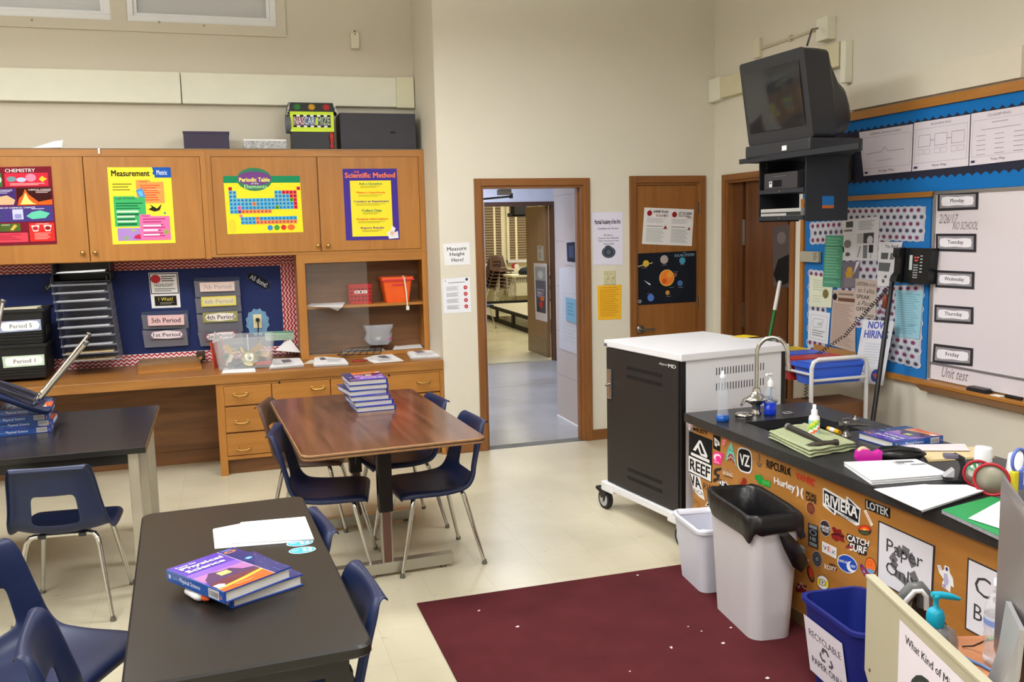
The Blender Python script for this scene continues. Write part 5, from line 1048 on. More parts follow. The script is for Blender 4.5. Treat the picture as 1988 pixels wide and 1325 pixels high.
for nm, P4 in (('Monday', [(1820.6, 373.7), (1899.8, 372), (1898.8, 406.7), (1820, 410)]), ('Tuesday', [(1817, 454), (1895.6, 454), (1895, 490), (1817, 487.6)]), ('Wednesday', [(1816.5, 524.7), (1892, 528), (1891, 562), (1815.8, 558)]), ('Thursday', [(1814.7, 591.7), (1890, 597), (1889.4, 630), (1813.7, 625.4)]), ('Friday', [(1813, 667.4), (1889.4, 676.8), (1888, 711.5), (1810, 704.6)])):
    onw('name_card', 'framed weekday card reading "%s" on the whiteboard' % nm, 'card', P4, [('r', .06, .14, .94, .86, (150, 146, 152)), ('p', [(.1, .5), (.12, .28), (.25, .24), (.5, .28), (.75, .24), (.88, .28), (.9, .5), (.88, .72), (.75, .76), (.5, .72), (.25, .76), (.12, .72)], (240, 236, 244)), ('tb', nm, .5-.028*len(nm), .36, .5+.028*len(nm), .64, (60, 56, 62))], (54, 50, 56), 'weekday cards', BX-.006)
zl = zw3-.008
q = PX(BX-.05, (1900, 757)); t = thing('eraser', 'black felt whiteboard eraser on the oak ledge', 'eraser', (BX-.045, q.y, zl)); b = MB(); b.box((-.025, -.065, 0), (.025, .065, .014), M((30, 28, 30), .9)); b.build('felt', t); b = MB(); b.box((-.022, -.06, .014), (.022, .06, .024), M((70, 68, 72), .5), bev=.004); b.build('grip', t)
q = PX(BX-.05, (1968, 772)); b = MB(); b.cyl((BX-.05, q.y-.05, zl+.009), (BX-.05, q.y+.05, zl+.009), .009, BLACKP); b.build('marker', None, 'auto', 'black marker at the right of the eraser on the ledge', 'marker')
q = PX(BX-.05, (1937, 764)); b = MB(); b.box((BX-.07, q.y-.03, zl), (BX-.03, q.y+.03, zl+.002), WHITE); b.build('paper_scrap', None, 'auto', 'small white paper scrap on the ledge between eraser and marker', 'scrap')
# thermostat
a = PX(RX-.03, (1557, 488)); c = PX(RX-.03, (1592, 510)); b = MB(); b.box((RX-.045, c.y, c.z), (RX-.02, a.y, a.z), M((170, 164, 146), .5), bev=.004)
b.decal([(RX-.0455, c.y+.055, a.z-.01), (RX-.0455, c.y+.008, a.z-.01), (RX-.0455, c.y+.008, c.z+.01), (RX-.0455, c.y+.055, c.z+.01)], [('rows', 0, 0, 1, 1, 6, (100, 96, 90))]); b.build('thermostat', None, 'auto', 'beige thermostat overlapping the left edge of the blue board', 'thermostat')
# phone
PXp = RX-.10; c = PX(PXp, (1742, 484), (1806, 481), (1798, 548), (1730, 553)); cy0 = (c[0].y+c[3].y)/2; cy1 = (c[1].y+c[2].y)/2; cz0 = (c[2].z+c[3].z)/2; cz1 = (c[0].z+c[1].z)/2
t = thing('desk_phone', 'black multi-line wall phone with a coiled cord between the blue board and whiteboard', 'phone', (RX-.02, (cy0+cy1)/2, cz0))
PHN = M((22, 24, 26), .32); hwp = (cy0-cy1)/2; hp = cz1-cz0
b = MB(); b.prism([(0, -hwp*.8, 0), (-.06, -hwp*.8, .0), (-.05, -hwp*.95, hp), (0, -hwp*.95, hp)], (0, 1.75*hwp, 0), PHN); b.build('body', t)
b = MB(); b.prism([(-.076, hwp*.98, .0), (-.115, hwp*.98, .01), (-.105, hwp*.98, hp*.2), (-.085, hwp*.98, hp*.3), (-.08, hwp*.98, hp*.7), (-.095, hwp*.98, hp*.8), (-.09, hwp*.98, hp*1.0), (-.055, hwp*.98, hp*1.02)], (0, -.055, 0), PHN); b.build('handset', t)
b = MB(); f = lambda u, v: (-.0608+.01*(1-v), hwp*.93-1.75*hwp*u, hp*(1-v))
sh = [('r', .36, .2, .46, .62, (190, 196, 196)), ('r', .52, .24, .58, .28, (230, 90, 80)), ('r', .6, .24, .68, .28, (220, 120, 110)), ('r', .54, .32, .64, .37, (226, 80, 70))]
for j in range(6): sh += [('r', .5, .46+.07*j, .66, .495+.07*j, (150, 154, 156)), ('r', .72+.0*j, .2+.09*j, .80, .23+.09*j, (190, 196, 196))]
b.decal([f(0, 0), f(1, 0), f(1, 1), f(0, 1)], sh); b.flat = True; b.build('keypad', t)
def coil(name, pts, r, turns, label, par=None):
    P = [Vector(p) for p in pts]; L = [0]
    for i in range(1, len(P)): L.append(L[-1]+(P[i]-P[i-1]).length)
    n = turns*8; out = []
    for k in range(n+1):
        s = L[-1]*k/n; i = max(j for j in range(len(P)-1) if L[j] <= s+1e-9); f_ = (s-L[i])/(L[i+1]-L[i]); c_ = P[i].lerp(P[i+1], min(1, f_)); d = (P[i+1]-P[i]).normalized(); a = d.orthogonal().normalized(); bb = d.cross(a); th = 2*PI*k/8
        out.append(c_+a*math.cos(th)*r+bb*math.sin(th)*r)
    b = MB(); b.tube(out, .0022, BLACKP, 5); return b.build(name, None, 'auto', label, 'cord')
A_ = PX(RX-.13, (1728, 556)); mid = PX(RX-.16, (1640, 652)); B_ = PX(3.45, (1570, 700)); C_ = PX(3.42, (1562, 790))
coil('phone_cord', [A_, PX(RX-.15, (1668, 620)), mid, PX(3.6, (1606, 676)), B_, C_], .010, 54, 'black coiled phone cord stretching from the phone down to the bin cart')
P1 = PX(3.80, (1733, 540)); P0 = PZ(0.0, (1668, 1010)); b = MB(); b.tube([P0, P1], .014, M((22, 18, 20), .4), 10); b.build('pole', None, 'auto', 'long black pole leaning on the wall below the phone', 'pole')
P1 = PX(3.84, (1514, 549)); P0 = PX(3.66, (1478, 740)); P2 = P1.lerp(P0, .28); P3 = P1+(P0-P1)*(P1.z/(P1.z-P0.z))
t = thing('broom', 'broom with a green handle and white grip leaning in the closet doorway', 'broom', P3)
b = MB(); b.tube([P2-P3, Vector((0, 0, .05))], .012, M((20, 110, 50), .4), 10); b.build('handle', t); b = MB(); b.tube([P1-P3, P2-P3], .0145, M((226, 226, 222), .4), 10); b.lathe([(.0145, 0), (.011, .012), (.0001, .016)], P1-P3, M((226, 226, 222), .4), 10, (P1-P0).normalized()); b.build('grip', t)
b = MB(); b.box((-.02, -.14, 0), (.02, .14, .06), M((30, 90, 50), .7)); b.build('brush', t)
# television, its wall shelf and equipment
TA = -.09
p1 = PZ(2.10, (1436, 318)); p2 = PZ(2.10, (1668, 287)); ctr = (p1+p2)/2; L_ = (p1-p2).length; ang = math.atan2(-(p1-p2).x, (p1-p2).y)
t = thing('television_shelf', 'black wall-mounted shelf unit with two lower compartments holding the television', 'shelf', (ctr.x, ctr.y, 1.70), ang)
BM = M((38, 42, 48), .5, .1, .06); BM2 = M((24, 24, 27), .55)
zt = 2.10-1.70; hl = L_/2
SHD = .40
# in local frame x = depth toward the wall, y = along the wall (far positive)
inv = Matrix.Rotation(-ang, 3, 'Z')
def loc(px, py, z=None, x=None):
    # point on plane x_local = const through pixel
    d = _ray(px, py); n = Matrix.Rotation(ang, 3, 'Z') @ Vector((1, 0, 0)); o = Vector(t.location)+n*x; s = (o-CAM).dot(n)/d.dot(n); return inv @ (CAM+d*s-Vector(t.location))
yf, yn = loc(1475, 400, x=.06).y, loc(1562, 400, x=.06).y; zbm = loc(1562, 430, x=.06).z
R3 = Matrix.Rotation(ang, 3, 'Z')
def ppx(lx, ly, lz):
    d = Vector(t.location)+R3 @ Vector((lx, ly, lz))-CAM; return 994+FPX*d.dot(CR)/d.dot(CF)
hn = hl
while ppx(SHD, -hn, zt) > 1668 and hn > .1: hn -= .005
b = MB(); b.prism([(0, hl, zt), (0, -hl, zt), (.03, -hl+.02, zt), (.42, .05, zt), (.42, hl-.1, zt), (.12, hl, zt)], (0, 0, .022), BM); b.box((-.004, -hl, zt-.004), (.008, hl, zt+.026), BM); b.build('top_shelf', t)
xb = .36
for k in range(8):
    xb = .2+.03*k
    q = Vector(t.location)+Matrix.Rotation(ang, 3, 'Z') @ Vector((xb, yn, .2)); d = q-CAM
    if 994+FPX*d.dot(CR)/d.dot(CF) > 1640: break
b = MB(); b.box((.06, yn-.012, zbm), (xb, yn, zt), BM); b.build('side_panel', t)
hq = Vector(t.location)
b = MB(); b.decal([(.06+(xb-.06)*.38, yn-.0125, .17), (.06+(xb-.06)*.66, yn-.0125, .17), (.06+(xb-.06)*.66, yn-.0125, .10), (.06+(xb-.06)*.38, yn-.0125, .10)], [('r', 0, 0, 1, .75, (40, 110, 180)), ('r', 0, .75, 1, 1, (190, 100, 50))]); b.flat = True; b.build('cutout', t)
b = MB(); b.box((.06, yf, zbm), (xb, yf+.012, zt), BM2); b.build('side_panel', t)
z1s, z2s = loc(1520, 371, x=.06).z, loc(1520, 424, x=.06).z
for zz in (z1s, z2s): b = MB(); b.box((.05, yn, zz-.012), (xb, yf, zz+.012), BM); b.cyl((.05, (yn+yf)/2, zz), (.044, (yn+yf)/2, zz), .006, CHROME); b.build('compartment_shelf', t)
b = MB(); b.box((xb-.01, yn, z2s), (xb, yn+(yf-yn)*.8, zt), BM2); b.build('back_panel', t)
b = MB(); b.box((.10, hl-.16, zt-.05), (.699, hl-.07, zt), BM2); b.box((.675, hl-.22, zt-.12), (.699, hl-.01, zt+.12), BM2)
b.build('wall_arm', t)
TVS = t; rotT = Matrix.Rotation(ang, 3, 'Z')
def sub(name, label, cat, lx, ly, lz): 
    w_ = rotT @ Vector((lx, ly, lz))+Vector(TVS.location); return thing(name, label, cat, w_, ang)
s_ = sub('video_player', 'dark grey video player with a barcode sticker in the upper compartment', 'video player', .07, (yf+yn)/2+.03, z1s+.013)
b = MB(); b.box((0, -.17, 0), (xb-.1, .17, .10), M((58, 56, 60), .45), bev=.004); b.build('body', s_); b = MB(); b.decal([(-.001, .17, .1), (-.001, -.17, .1), (-.001, -.17, 0), (-.001, .17, 0)], [('r', .28, .45, .55, .85, (20, 20, 24)), ('r', .17, .5, .26, .85, (220, 220, 220)), ('r', .19, .55, .24, .65, (60, 60, 60)), ('rows', .3, .2, .7, .3, 1, (110, 110, 116))]); b.flat = True; b.build('front_panel', s_)
s_ = sub('disc_player', 'slim silver disc player in the lower compartment under the television', 'disc player', .055, (yf+yn)/2, z2s+.013)
b = MB(); b.box((0, -.2, .0), (xb-.12, .21, .045), M((190, 190, 188), .4, .3), bev=.003); b.box((-.002, -.2, .018), (.0, .21, .024), DARK); b.box((-.002, -.2, .003), (0, -.06, .018), M((40, 44, 44))); b.build('body', s_)
# the television: front faces local -x
f1 = loc(1452, 300, x=.0); f2 = loc(1560, 286, x=.0)
z0 = zt+.022
# use its own frame: width along y
tv = thing('television', 'bulky black tube television on the wall shelf, screen facing the tables', 'television', Vector(TVS.location)+rotT @ Vector((.02, 0, z0)), ang+.05)
R2 = Matrix.Rotation(ang+.05, 3, 'Z'); Lt = Vector(tv.location)
def tl(px, py, x):
    d = _ray(px, py); n = R2 @ Vector((1, 0, 0)); o = Lt+n*x; s = (o-CAM).dot(n)/d.dot(n); return R2.inverted() @ (CAM+d*s-Lt)
a = tl(1436, 128, -.06); c = tl(1562, 88, -.06); e = tl(1452, 290, .0)
ya, yc_, zt2 = (a.y+e.y)/2, c.y, (a.z+c.z)/2
TVM = M((46, 48, 53), .42, 0, .03); TVD = M((30, 31, 35), .4)
def rr(y0, y1, z0_, z1_, x, r, n=5):
    pts = []
    for cy, cz, a0 in ((y0-r, z1_-r, 0), (y1+r, z1_-r, PI/2), (y1+r, z0_+r, PI), (y0-r, z0_+r, 1.5*PI)):
        for k in range(n+1): q = a0+PI/2*k/n; pts.append(Vector((x, cy+r*math.cos(q), cz+r*math.sin(q))))
    return pts
H = zt2; 
def lean(pts): return [Vector((p.x-.09*(p.z/H)+.035, p.y, p.z)) for p in pts]
b = MB(); b.loft([lean(rr(ya, yc_, .075, H, x, r)) for x, r in ((-.012, .02), (0, .03), (.10, .035))]+[lean(rr(ya-.005, yc_+.005, .078, H-.004, .16, .035)), lean(rr(ya-.03, yc_+.03, .09, H-.05, .19, .05)), lean(rr(ya-.06, yc_+.06, .10, H-.14, .26, .07)), lean(rr(ya-.09, yc_+.09, .11, H-.17, .33, .08)), lean(rr(ya-.12, yc_+.12, .15, H-.24, .37, .06))], TVM, cap0=True, cap1=True, smooth=False); b.build('cabinet', tv)
b = MB(); b.box((-.015, yc_-.005, 0), (.36, ya+.005, .075), TVM, bev=.012); b.build('base', tv)
b = MB(); iy0, iy1 = ya-.035, yc_+.05
g = []
for i in range(9):
    for j in range(9):
        u, v = i/8, j/8; y = iy0+(iy1-iy0)*u; z = .15+(H-.03-.035-.15+.0)*v; x = -.0145-.020*(1-max((2*u-1)**2, (2*v-1)**2)*.5-((2*u-1)**2+(2*v-1)**2)*.25); g.append(Vector((x-.09*(z/H)+.035, y, z)))
b.add(g, [(i*9+j, i*9+j+1, i*9+j+10, i*9+j+9) for i in range(8) for j in range(8)], M((40, 42, 44), .08, 0, 0, 1, 0, .6), True); b.build('screen', tv)
b = MB(); k0 = lambda y, z, w_, h_, col: b.decal([(-.016, y+w_, z+h_), (-.016, y-w_, z+h_), (-.016, y-w_, z), (-.016, y+w_, z)], [('r', 0, 0, 1, 1, col)])
k0((ya+yc_)/2-.08, .02, .022, .028, (232, 234, 236)); b.flat = True; b.build('sticker', tv)
b = MB(); q = tl(1438, 133, -.05); b.box((q.x-.0, ya-.02, H-.055), (q.x+.003, ya-.003, H-.025), M((150, 140, 160))); b.build('badge', tv)
pA = PX(3.30, (1567, 88)); pB = PX(RX-.09, (1588, 55)); b = MB(); b.tube([pA, pA.lerp(pB, .4)+Vector((0, 0, .05)), pB], .006, BLACKP, 6); b.build('hanging_cable', None, 'auto', 'black cord from the junction box down to the television', 'cord')
# ================================================================== CHARGING CART
c = PZ(1.05, (1325, 688), (1528, 668), (1257, 655)); NL = c[0]; ax_ = (c[1]-c[0]); aw = ax_.length; ang = math.atan2(ax_.y, ax_.x); al = (c[2]-c[0]).length
cart = thing('charging_cart', 'tall white and black rolling device cart behind the sink island', 'cart', (NL.x, NL.y, 0), ang)
WH = M((228, 228, 232), .35, 0, .0); BK = M((40, 38, 38), .42, 0, .04); BKG = M((20, 20, 22), .3)
b = MB(); b.box((.012, .012, .175), (aw-.012, al-.012, 1.01), WH); b.box((.0, .008, .175), (.03, .04, 1.01), BKG, bev=.006); b.box((aw-.03, .008, .175), (aw, .04, 1.01), BKG, bev=.006); b.build('body', cart)
b = MB(); b.box((-.006, .03, .18), (.012, al-.01, 1.005), BK, bev=.003)
for r_ in range(2):
    for k in range(22): b.box((-.0075, .18+k*.016, .90-.05*r_), (-.005, .188+k*.016, .92-.05*r_), DARK); b.box((-.0075, .18+k*.016, .30-.05*r_), (-.005, .188+k*.016, .32-.05*r_), DARK)
d_ = b.build('door', cart)
b = MB(); b.decal([(-.0085, .20, .985), (-.0085, .045, .985), (-.0085, .045, .965), (-.0085, .20, .965)], [('ti', 'depot', .0, 0, .52, .9, (206, 206, 206)), ('tb', 'MD', .55, 0, 1, .95, (226, 226, 226))]); b.flat = True; b.build('lettering', d_)
b = MB(); b.box((-.02, al-.075, .70), (-.006, al-.035, .88), M((200, 200, 202), .2, .9), bev=.006); b.cyl((-.02, al-.07, .79), (-.05, al-.065, .785), .008, CHROME); b.build('handle', d_)
b = MB(); b.box((-.012, -.006, 1.01), (aw+.012, al+.006, 1.05), WH, bev=.006); b.box((-.0125, al-.03, 1.013), (-.01, al+.004, 1.03), M((90, 94, 100))); b.build('lid', cart)
b = MB()
for r_ in range(2):
    for k in range(18): x = .23+k*.019; z = .955-.085*r_; b.box((x, .0105, z-.04), (x+.0045, .0125, z), DARK)
b.build('vent_slots', cart)
b = MB(); q = PZ(1.05, (1440, 654)); q2 = Matrix.Rotation(-ang, 3, 'Z') @ (q-Vector((NL.x, NL.y, 0))); b.prism([(q2.x-.05, q2.y-.06, 1.0505), (q2.x+.09, q2.y-.05, 1.0505), (q2.x+.07, q2.y+.06, 1.0505), (q2.x-.04, q2.y+.05, 1.0505)], (0, 0, .0006), M((226, 196, 40), .6)); b.build('yellow_sticker', cart)
b = MB(); b.box((-.02, .0, .135), (aw+.02, al, .175), WH, bev=.004)
for x in (-.03, aw-.06): b.box((x, -.02, .12), (x+.09, .10, .178), WH, bev=.008); b.box((x, al-.10, .12), (x+.09, al+.03, .178), WH, bev=.008)
b.build('base_frame', cart)
for i, (x, y, dy) in enumerate([(.0, .0, -.02), (0, al, .04), (aw-.02, 0, -.02), (aw-.02, al, .03)]):
    r_ = .060; b = MB(); yc_ = y+dy*.6
    b.cyl((x-.016, yc_, r_), (x+.016, yc_, r_), r_, M((34, 33, 33), .6), n=28); b.cyl((x-.0175, yc_, r_), (x+.0175, yc_, r_), r_*.72, M((176, 178, 184), .5), n=24)
    w_ = b.build('caster_wheel', cart)
    b = MB(); b.prism([(x-.024, yc_-.045, .12), (x-.024, yc_+.045, .12), (x-.024, yc_+.012, .05), (x-.024, yc_-.012, .05)], (.006, 0, 0), BLACKP); b.prism([(x+.018, yc_-.045, .12), (x+.018, yc_+.045, .12), (x+.018, yc_+.012, .05), (x+.018, yc_-.012, .05)], (.006, 0, 0), BLACKP)
    b.cyl((x-.027, yc_, r_), (x-.024, yc_, r_), .012, CHROME); b.box((x-.024, yc_-.045, .112), (x+.024, yc_+.045, .124), BLACKP); sg = -1 if y < .1 else 1
    b.build('fork', w_)
    b = MB(); b.box((x-.022, yc_+sg*.03, .10), (x+.02, yc_+sg*.085, .118), BLACKP if sg > 0 else M((226, 110, 50), .5), rot=(.3*sg, 0, 0), bev=.004); b.build('brake_pedal', w_)
# ================================================================== SINK ISLAND
ITZ, IX0, IX1, IY1, IY0, FX = .75, 2.236, 2.982, 4.184, .9, 2.272
EP = M((44, 44, 46), .34, 0, .22, 22, .03); EPE = M((34, 33, 33), .5, 0, .2, 30)
SX0, SX1, SY0, SY1 = 2.40, 2.80, 3.50, 3.865
t = thing('lab_island', 'sticker-covered oak lab island with a black countertop and sink', 'lab bench', ((IX0+IX1)/2, 2.6, 0))
b = MB(); zt0 = ITZ-.045
for lo, hi in (((IX0, IY0), (SX0, IY1)), ((SX1, IY0), (IX1, IY1)), ((SX0, SY1), (SX1, IY1)), ((SX0, IY0), (SX1, SY0))):
    b.box((lo[0], lo[1], zt0), (hi[0], hi[1], ITZ), EP)
b.build('countertop', t, world=True)
b = MB(); B_ = M((20, 20, 21), .35)
b.box((SX0-.01, SY0-.01, ITZ-.25), (SX1+.01, SY1+.01, ITZ-.24), B_); b.box((SX0-.01, SY0-.01, ITZ-.25), (SX0, SY1+.01, ITZ-.046), B_); b.box((SX1, SY0-.01, ITZ-.25), (SX1+.01, SY1+.01, ITZ-.046), B_); b.box((SX0, SY1, ITZ-.25), (SX1, SY1+.01, ITZ-.046), B_); b.box((SX0, SY0-.01, ITZ-.25), (SX1, SY0, ITZ-.046), B_)
b.build('sink_basin', t, world=True)
VEN = wood((172, 114, 48), (194, 134, 64), .4, 'Y', .8)
b = MB(); b.box((FX, IY0+.03, 0), (FX+.02, IY1-.03, zt0), VEN); b.box((IX1-.05, IY0+.03, 0), (IX1-.03, IY1-.03, zt0), VEN); b.box((FX+.02, IY1-.05, 0), (IX1-.05, IY1-.03, zt0), VEN); b.box((FX+.02, IY0+.03, 0), (IX1-.05, IY0+.05, zt0), VEN)
b.build('oak_panels', t, world=True)
b = MB(); b.box((FX-.006, IY0+.03, 0), (FX, IY1-.03, .06), M((120, 92, 60), .5)); b.build('kick_board', t, world=True)
# faucet
F0 = PZ(ITZ, (1468, 806)); t = thing('faucet', 'chrome gooseneck laboratory faucet with two lever valves at the sink', 'faucet', F0)
b = MB(); b.lathe([(.02, 0), (.022, .01), (.016, .02), (.016, .05), (.03, .062), (.05, .078), (.052, .085), (.035, .098), (.02, .11), (.017, .125), (.014, .14)], (0, 0, 0), CHROME, 24, sx=1.3)
gp = [(0, 0, .13)]+[(0, 0, .13+.02*k) for k in range(1, 9)]
sd = Vector((.85, -.53, 0)); 
for k in range(15):
    a = PI-(PI*1.05)*k/14; gp.append(Vector((0, 0, .315))+sd*(.075+.075*math.cos(a))+Vector((0, 0, .075*math.sin(a)*1.15)))
gp.append(Vector(gp[-1])+Vector((.004, -.002, -.045)))
b.build('base', t)
b = MB(); b.tube(gp, .0105, CHROME, 12); e_ = Vector(gp[-1]); b.cyl(e_, e_-Vector((0, 0, .02)), .014, CHROME); b.build('spout', t)
for sg in (-1, 1):
    b = MB(); b.tube([(sg*.05, 0, .082), (sg*.075, -.01, .085), (sg*.105, -.03, .066)], [.012, .010, .007], CHROME, 10); b.build('lever', t)
q = PZ(ITZ, (1444, 813)); b = MB(); b.lathe([(.0001, .03), (.02, .032), (.038, .028), (.044, .02), (.044, .008), (.04, 0)], q, CHROME, 28); b.lathe([(.045, .012), (.0455, .018), (.045, .02)], q, BLACKP, 28); b.build('hole_cover', None, 'auto', 'round chrome cap on the countertop at the foot of the faucet', 'cap')
# dish soap bottle, pump bottle
q = PZ(ITZ, (1403, 819)); t = thing('soap_bottle', 'wavy clear bottle with a little blue liquid left of the faucet', 'bottle', q)
CLB = M((206, 214, 224), .12, 0, 0, 1, 0, .6, 0, .26); LIQ = M((16, 84, 170), .15, 0, 0, 1)
pf = [(.030, 0), (.033, .01), (.032, .03), (.026, .06), (.025, .085), (.029, .115), (.031, .14), (.028, .16), (.019, .19), (.014, .205), (.013, .225)]
b = MB(); b.lathe([(.0001, 0)]+pf+[(.0001, .226)], (0, 0, 0), CLB, 24, sy=.8); b.build('bottle', t); b = MB(); b.lathe([(.0001, .001), (.0305, .001), (.0335, .010), (.0322, .034), (.0001, .035)], (0, 0, 0), LIQ, 24, sy=.8); b.build('liquid', t)
b = MB(); b.lathe([(.015, .22), (.015, .235), (.008, .24), (.006, .255), (.0001, .256)], (0, 0, 0), M((214, 218, 224), .3), 16); b.build('cap', t)
q = PZ(ITZ, (1495, 806)); t = thing('soap_dispenser', 'clear pump bottle half full of bright blue soap right of the faucet', 'soap dispenser', q)
b = MB(); b.lathe([(.0001, 0), (.030, 0), (.033, .008), (.033, .11), (.031, .13), (.018, .145), (.014, .15), (.0001, .15)], (0, 0, 0), CLB, 24, sy=.7); b.build('bottle', t)
b = MB(); b.lathe([(.0001, .001), (.0305, .001), (.0334, .008), (.0334, .065), (.0001, .066)], (0, 0, 0), M((14, 56, 200), .15), 24, sy=.7); b.build('liquid', t)
b = MB(); b.lathe([(.016, .148), (.016, .17), (.010, .18), (.005, .185), (.005, .205), (.012, .208), (.012, .214), (.0001, .216)], (0, 0, 0), M((236, 238, 240), .35), 16); b.tube([(0, 0, .21), (-.03, -.01, .212)], .007, M((236, 238, 240), .35), 8); b.tube([(.0, 0, .06), (.004, 0, .15)], .003, M((120, 170, 226), .4), 6); b.build('pump', t)
q = PZ(ITZ, (1529, 803)); b = MB(); b.tube([q+Vector((.02*math.cos(a*PI/8)*1.3, .02*math.sin(a*PI/8), .003)) for a in range(16)], .003, M((170, 170, 172), .3, .6), 6, closed=True); b.build('ring', None, 'auto', 'thin metal ring lying on the countertop behind the sink', 'ring')
# spray bottle
q = PZ(ITZ, (1580, 856)); t = thing('spray_bottle', 'small white spray bottle with an orange, green and yellow striped label', 'bottle', q)
b = MB(); b.lathe([(.0001, 0), (.022, 0), (.024, .006), (.024, .10), (.022, .112), (.012, .12), (.012, .13)], (0, 0, 0), M((232, 234, 234), .35), 24)
b.build('bottle', t); b = MB()
cols = [(130, 200, 80), (240, 240, 236), (236, 96, 50), (150, 206, 210), (150, 206, 210), (226, 226, 60)]
for k in range(24):
    a0, a1 = 2*PI*k/24, 2*PI*(k+1)/24
    for j in range(8):
        col = cols[int(((7-j)+k*.45) % 8*.75)]; z0, z1 = .012+j*.0105, .012+(j+1)*.0105
        b.add([(.0246*math.cos(a), .0246*math.sin(a), z) for a, z in ((a0, z0), (a1, z0), (a1, z1), (a0, z1))], [(0, 1, 2, 3)], M(col, .4, 0, 0))
b.flat = True; b.build('label', t)
b = MB(); b.lathe([(.014, .118), (.014, .14), (.008, .145), (.008, .165), (.0001, .166)], (0, 0, 0), M((236, 236, 236), .35), 16); b.build('nozzle', t)
q = PZ(ITZ, (1608, 837)); q2 = PZ(ITZ, (1630, 845)); d = (q2-q).normalized(); b = MB(); z_ = Vector((0, 0, .011)); b.cyl(q+z_, q2+z_, .011, M((236, 180, 30), .4)); m1 = q.lerp(q2, .25)+z_; m2 = q.lerp(q2, .65)+z_; b.cyl(m1, m2, .0114, M((232, 232, 232), .4)); b.build('glue_stick', None, 'auto', 'yellow glue stick lying right of the spray bottle', 'glue stick')
# gas valves
q = PZ(ITZ, (1642, 848)); t = thing('gas_valve', 'brushed steel double gas tap on the island beside the textbook', 'gas tap', q)
GM = M((130, 128, 124), .3, .9, .05)
b = MB(); b.lathe([(.022, 0), (.022, .008), (.012, .012), (.012, .045), (.017, .05), (.017, .07), (.008, .078), (.0001, .078)], (0, 0, 0), GM, 18); b.tube([(-.03, .01, .055), (.05, -.012, .055)], .010, GM, 10); b.lathe([(.016, -.008), (.016, .008)], (-.03, .01, .055), GM, 12, (1, -.3, 0)); b.build('body', t)
b = MB(); b.tube([(.05, -.012, .055), (.075, -.02, .05), (.10, -.03, .05)], [.007, .006, .004], GM, 8); b.build('nozzle', t); b = MB(); b.box((-.025, -.006, .078), (.025, .006, .088), GM, bev=.003); b.build('handle', t)
q = PZ(ITZ, (1661, 815)); b = MB(); b.lathe([(.018, 0), (.018, .006), (.006, .01), (.006, .02), (.0001, .02)], q, GM, 14); b.build('valve_stub', None, 'auto', 'short steel valve stub near the back edge of the island', 'valve')
# towel and hammer
q = PZ(ITZ, (1492, 852), (1560, 835), (1662, 874), (1572, 890))
TW = M((166, 174, 136), .95, 0, .06, 60, .9)
b = MB(); n = 5
c0, c1, c2, c3 = q
def tp(u, v, z): p = c0.lerp(c1, u).lerp(c3.lerp(c2, u), v); return Vector((p.x, p.y, ITZ+z))
top_ = []; rnd = random.Random(4)
for lay in range(3):
    z0 = .001+lay*.013; m_ = .01*lay; rings = []
    outline = [(u, 0) for u in [i/10 for i in range(11)]]+[(1, i/8) for i in range(1, 9)]+[(1-i/10, 1) for i in range(1, 11)]+[(0, 1-i/8) for i in range(1, 8)]
    def rg(sc, z): return [tp(.5+(u-.5)*sc+.006*math.sin(9*v+lay), .5+(v-.5)*sc+.008*math.sin(11*u+2*lay), z+.002*math.sin(17*u+5*v+lay)) for u, v in outline]
    b.loft([rg(.96, z0), rg(1.0+.02*(1-lay*.5), z0+.004), rg(.99-.01*lay, z0+.008), rg(.94, z0+.011)], TW, cap0=True, cap1=True)
b.build('towel', None, 'auto', 'folded pale green terry towel on the island front edge', 'towel')
h0 = PZ(ITZ+.05, (1530, 829)); h1 = PZ(ITZ+.045, (1600, 861)); t = thing('hammer', 'black-handled claw hammer resting on the folded green towel', 'hammer', (h0.x, h0.y, ITZ+.036)); d = h1-h0
b = MB(); z1 = Vector((0, 0, .014)); b.tube([z1, z1+d*.15, z1+d*.5, z1+d*.8, z1+d], [.015, .0135, .014, .010, .008], M((42, 40, 36), .6), 12); b.cyl(z1-d.normalized()*.004, z1+d.normalized()*.012, .0165, M((120, 120, 124), .5)); b.build('handle', t)
dn = d.normalized(); pn = Vector((-dn.y, dn.x, 0)); HM = M((92, 88, 80), .4, .7, .2, 30); hc = z1+d
b = MB(); b.tube([hc+pn*.05, hc+pn*.02, hc-pn*.02], [.011, .010, .013], HM, 10); b.cyl(hc+pn*.048, hc+pn*.062, .014, HM); b.tube([hc-pn*.02+dn*.006, hc-pn*.05+dn*.008, hc-pn*.078+Vector((0, 0, -.006))+dn*.01], [.009, .006, .002], HM, 8); b.tube([hc-pn*.02-dn*.006, hc-pn*.05-dn*.008, hc-pn*.078+Vector((0, 0, -.006))-dn*.012], [.009, .006, .002], HM, 8); b.build('head', t)
# textbook on the island
c_ = PZ(ITZ+.03, (1663, 838), (1762, 829), (1830, 850), (1733, 858)); ctr = sum(c_, Vector())/4; r_ = (c_[2]-c_[3])
book(0, 0, 0, PI/2+.05, 'purple textbook alone on the island beside the gas tap', 'textbooks', (ctr.x, ctr.y, ITZ+.001))
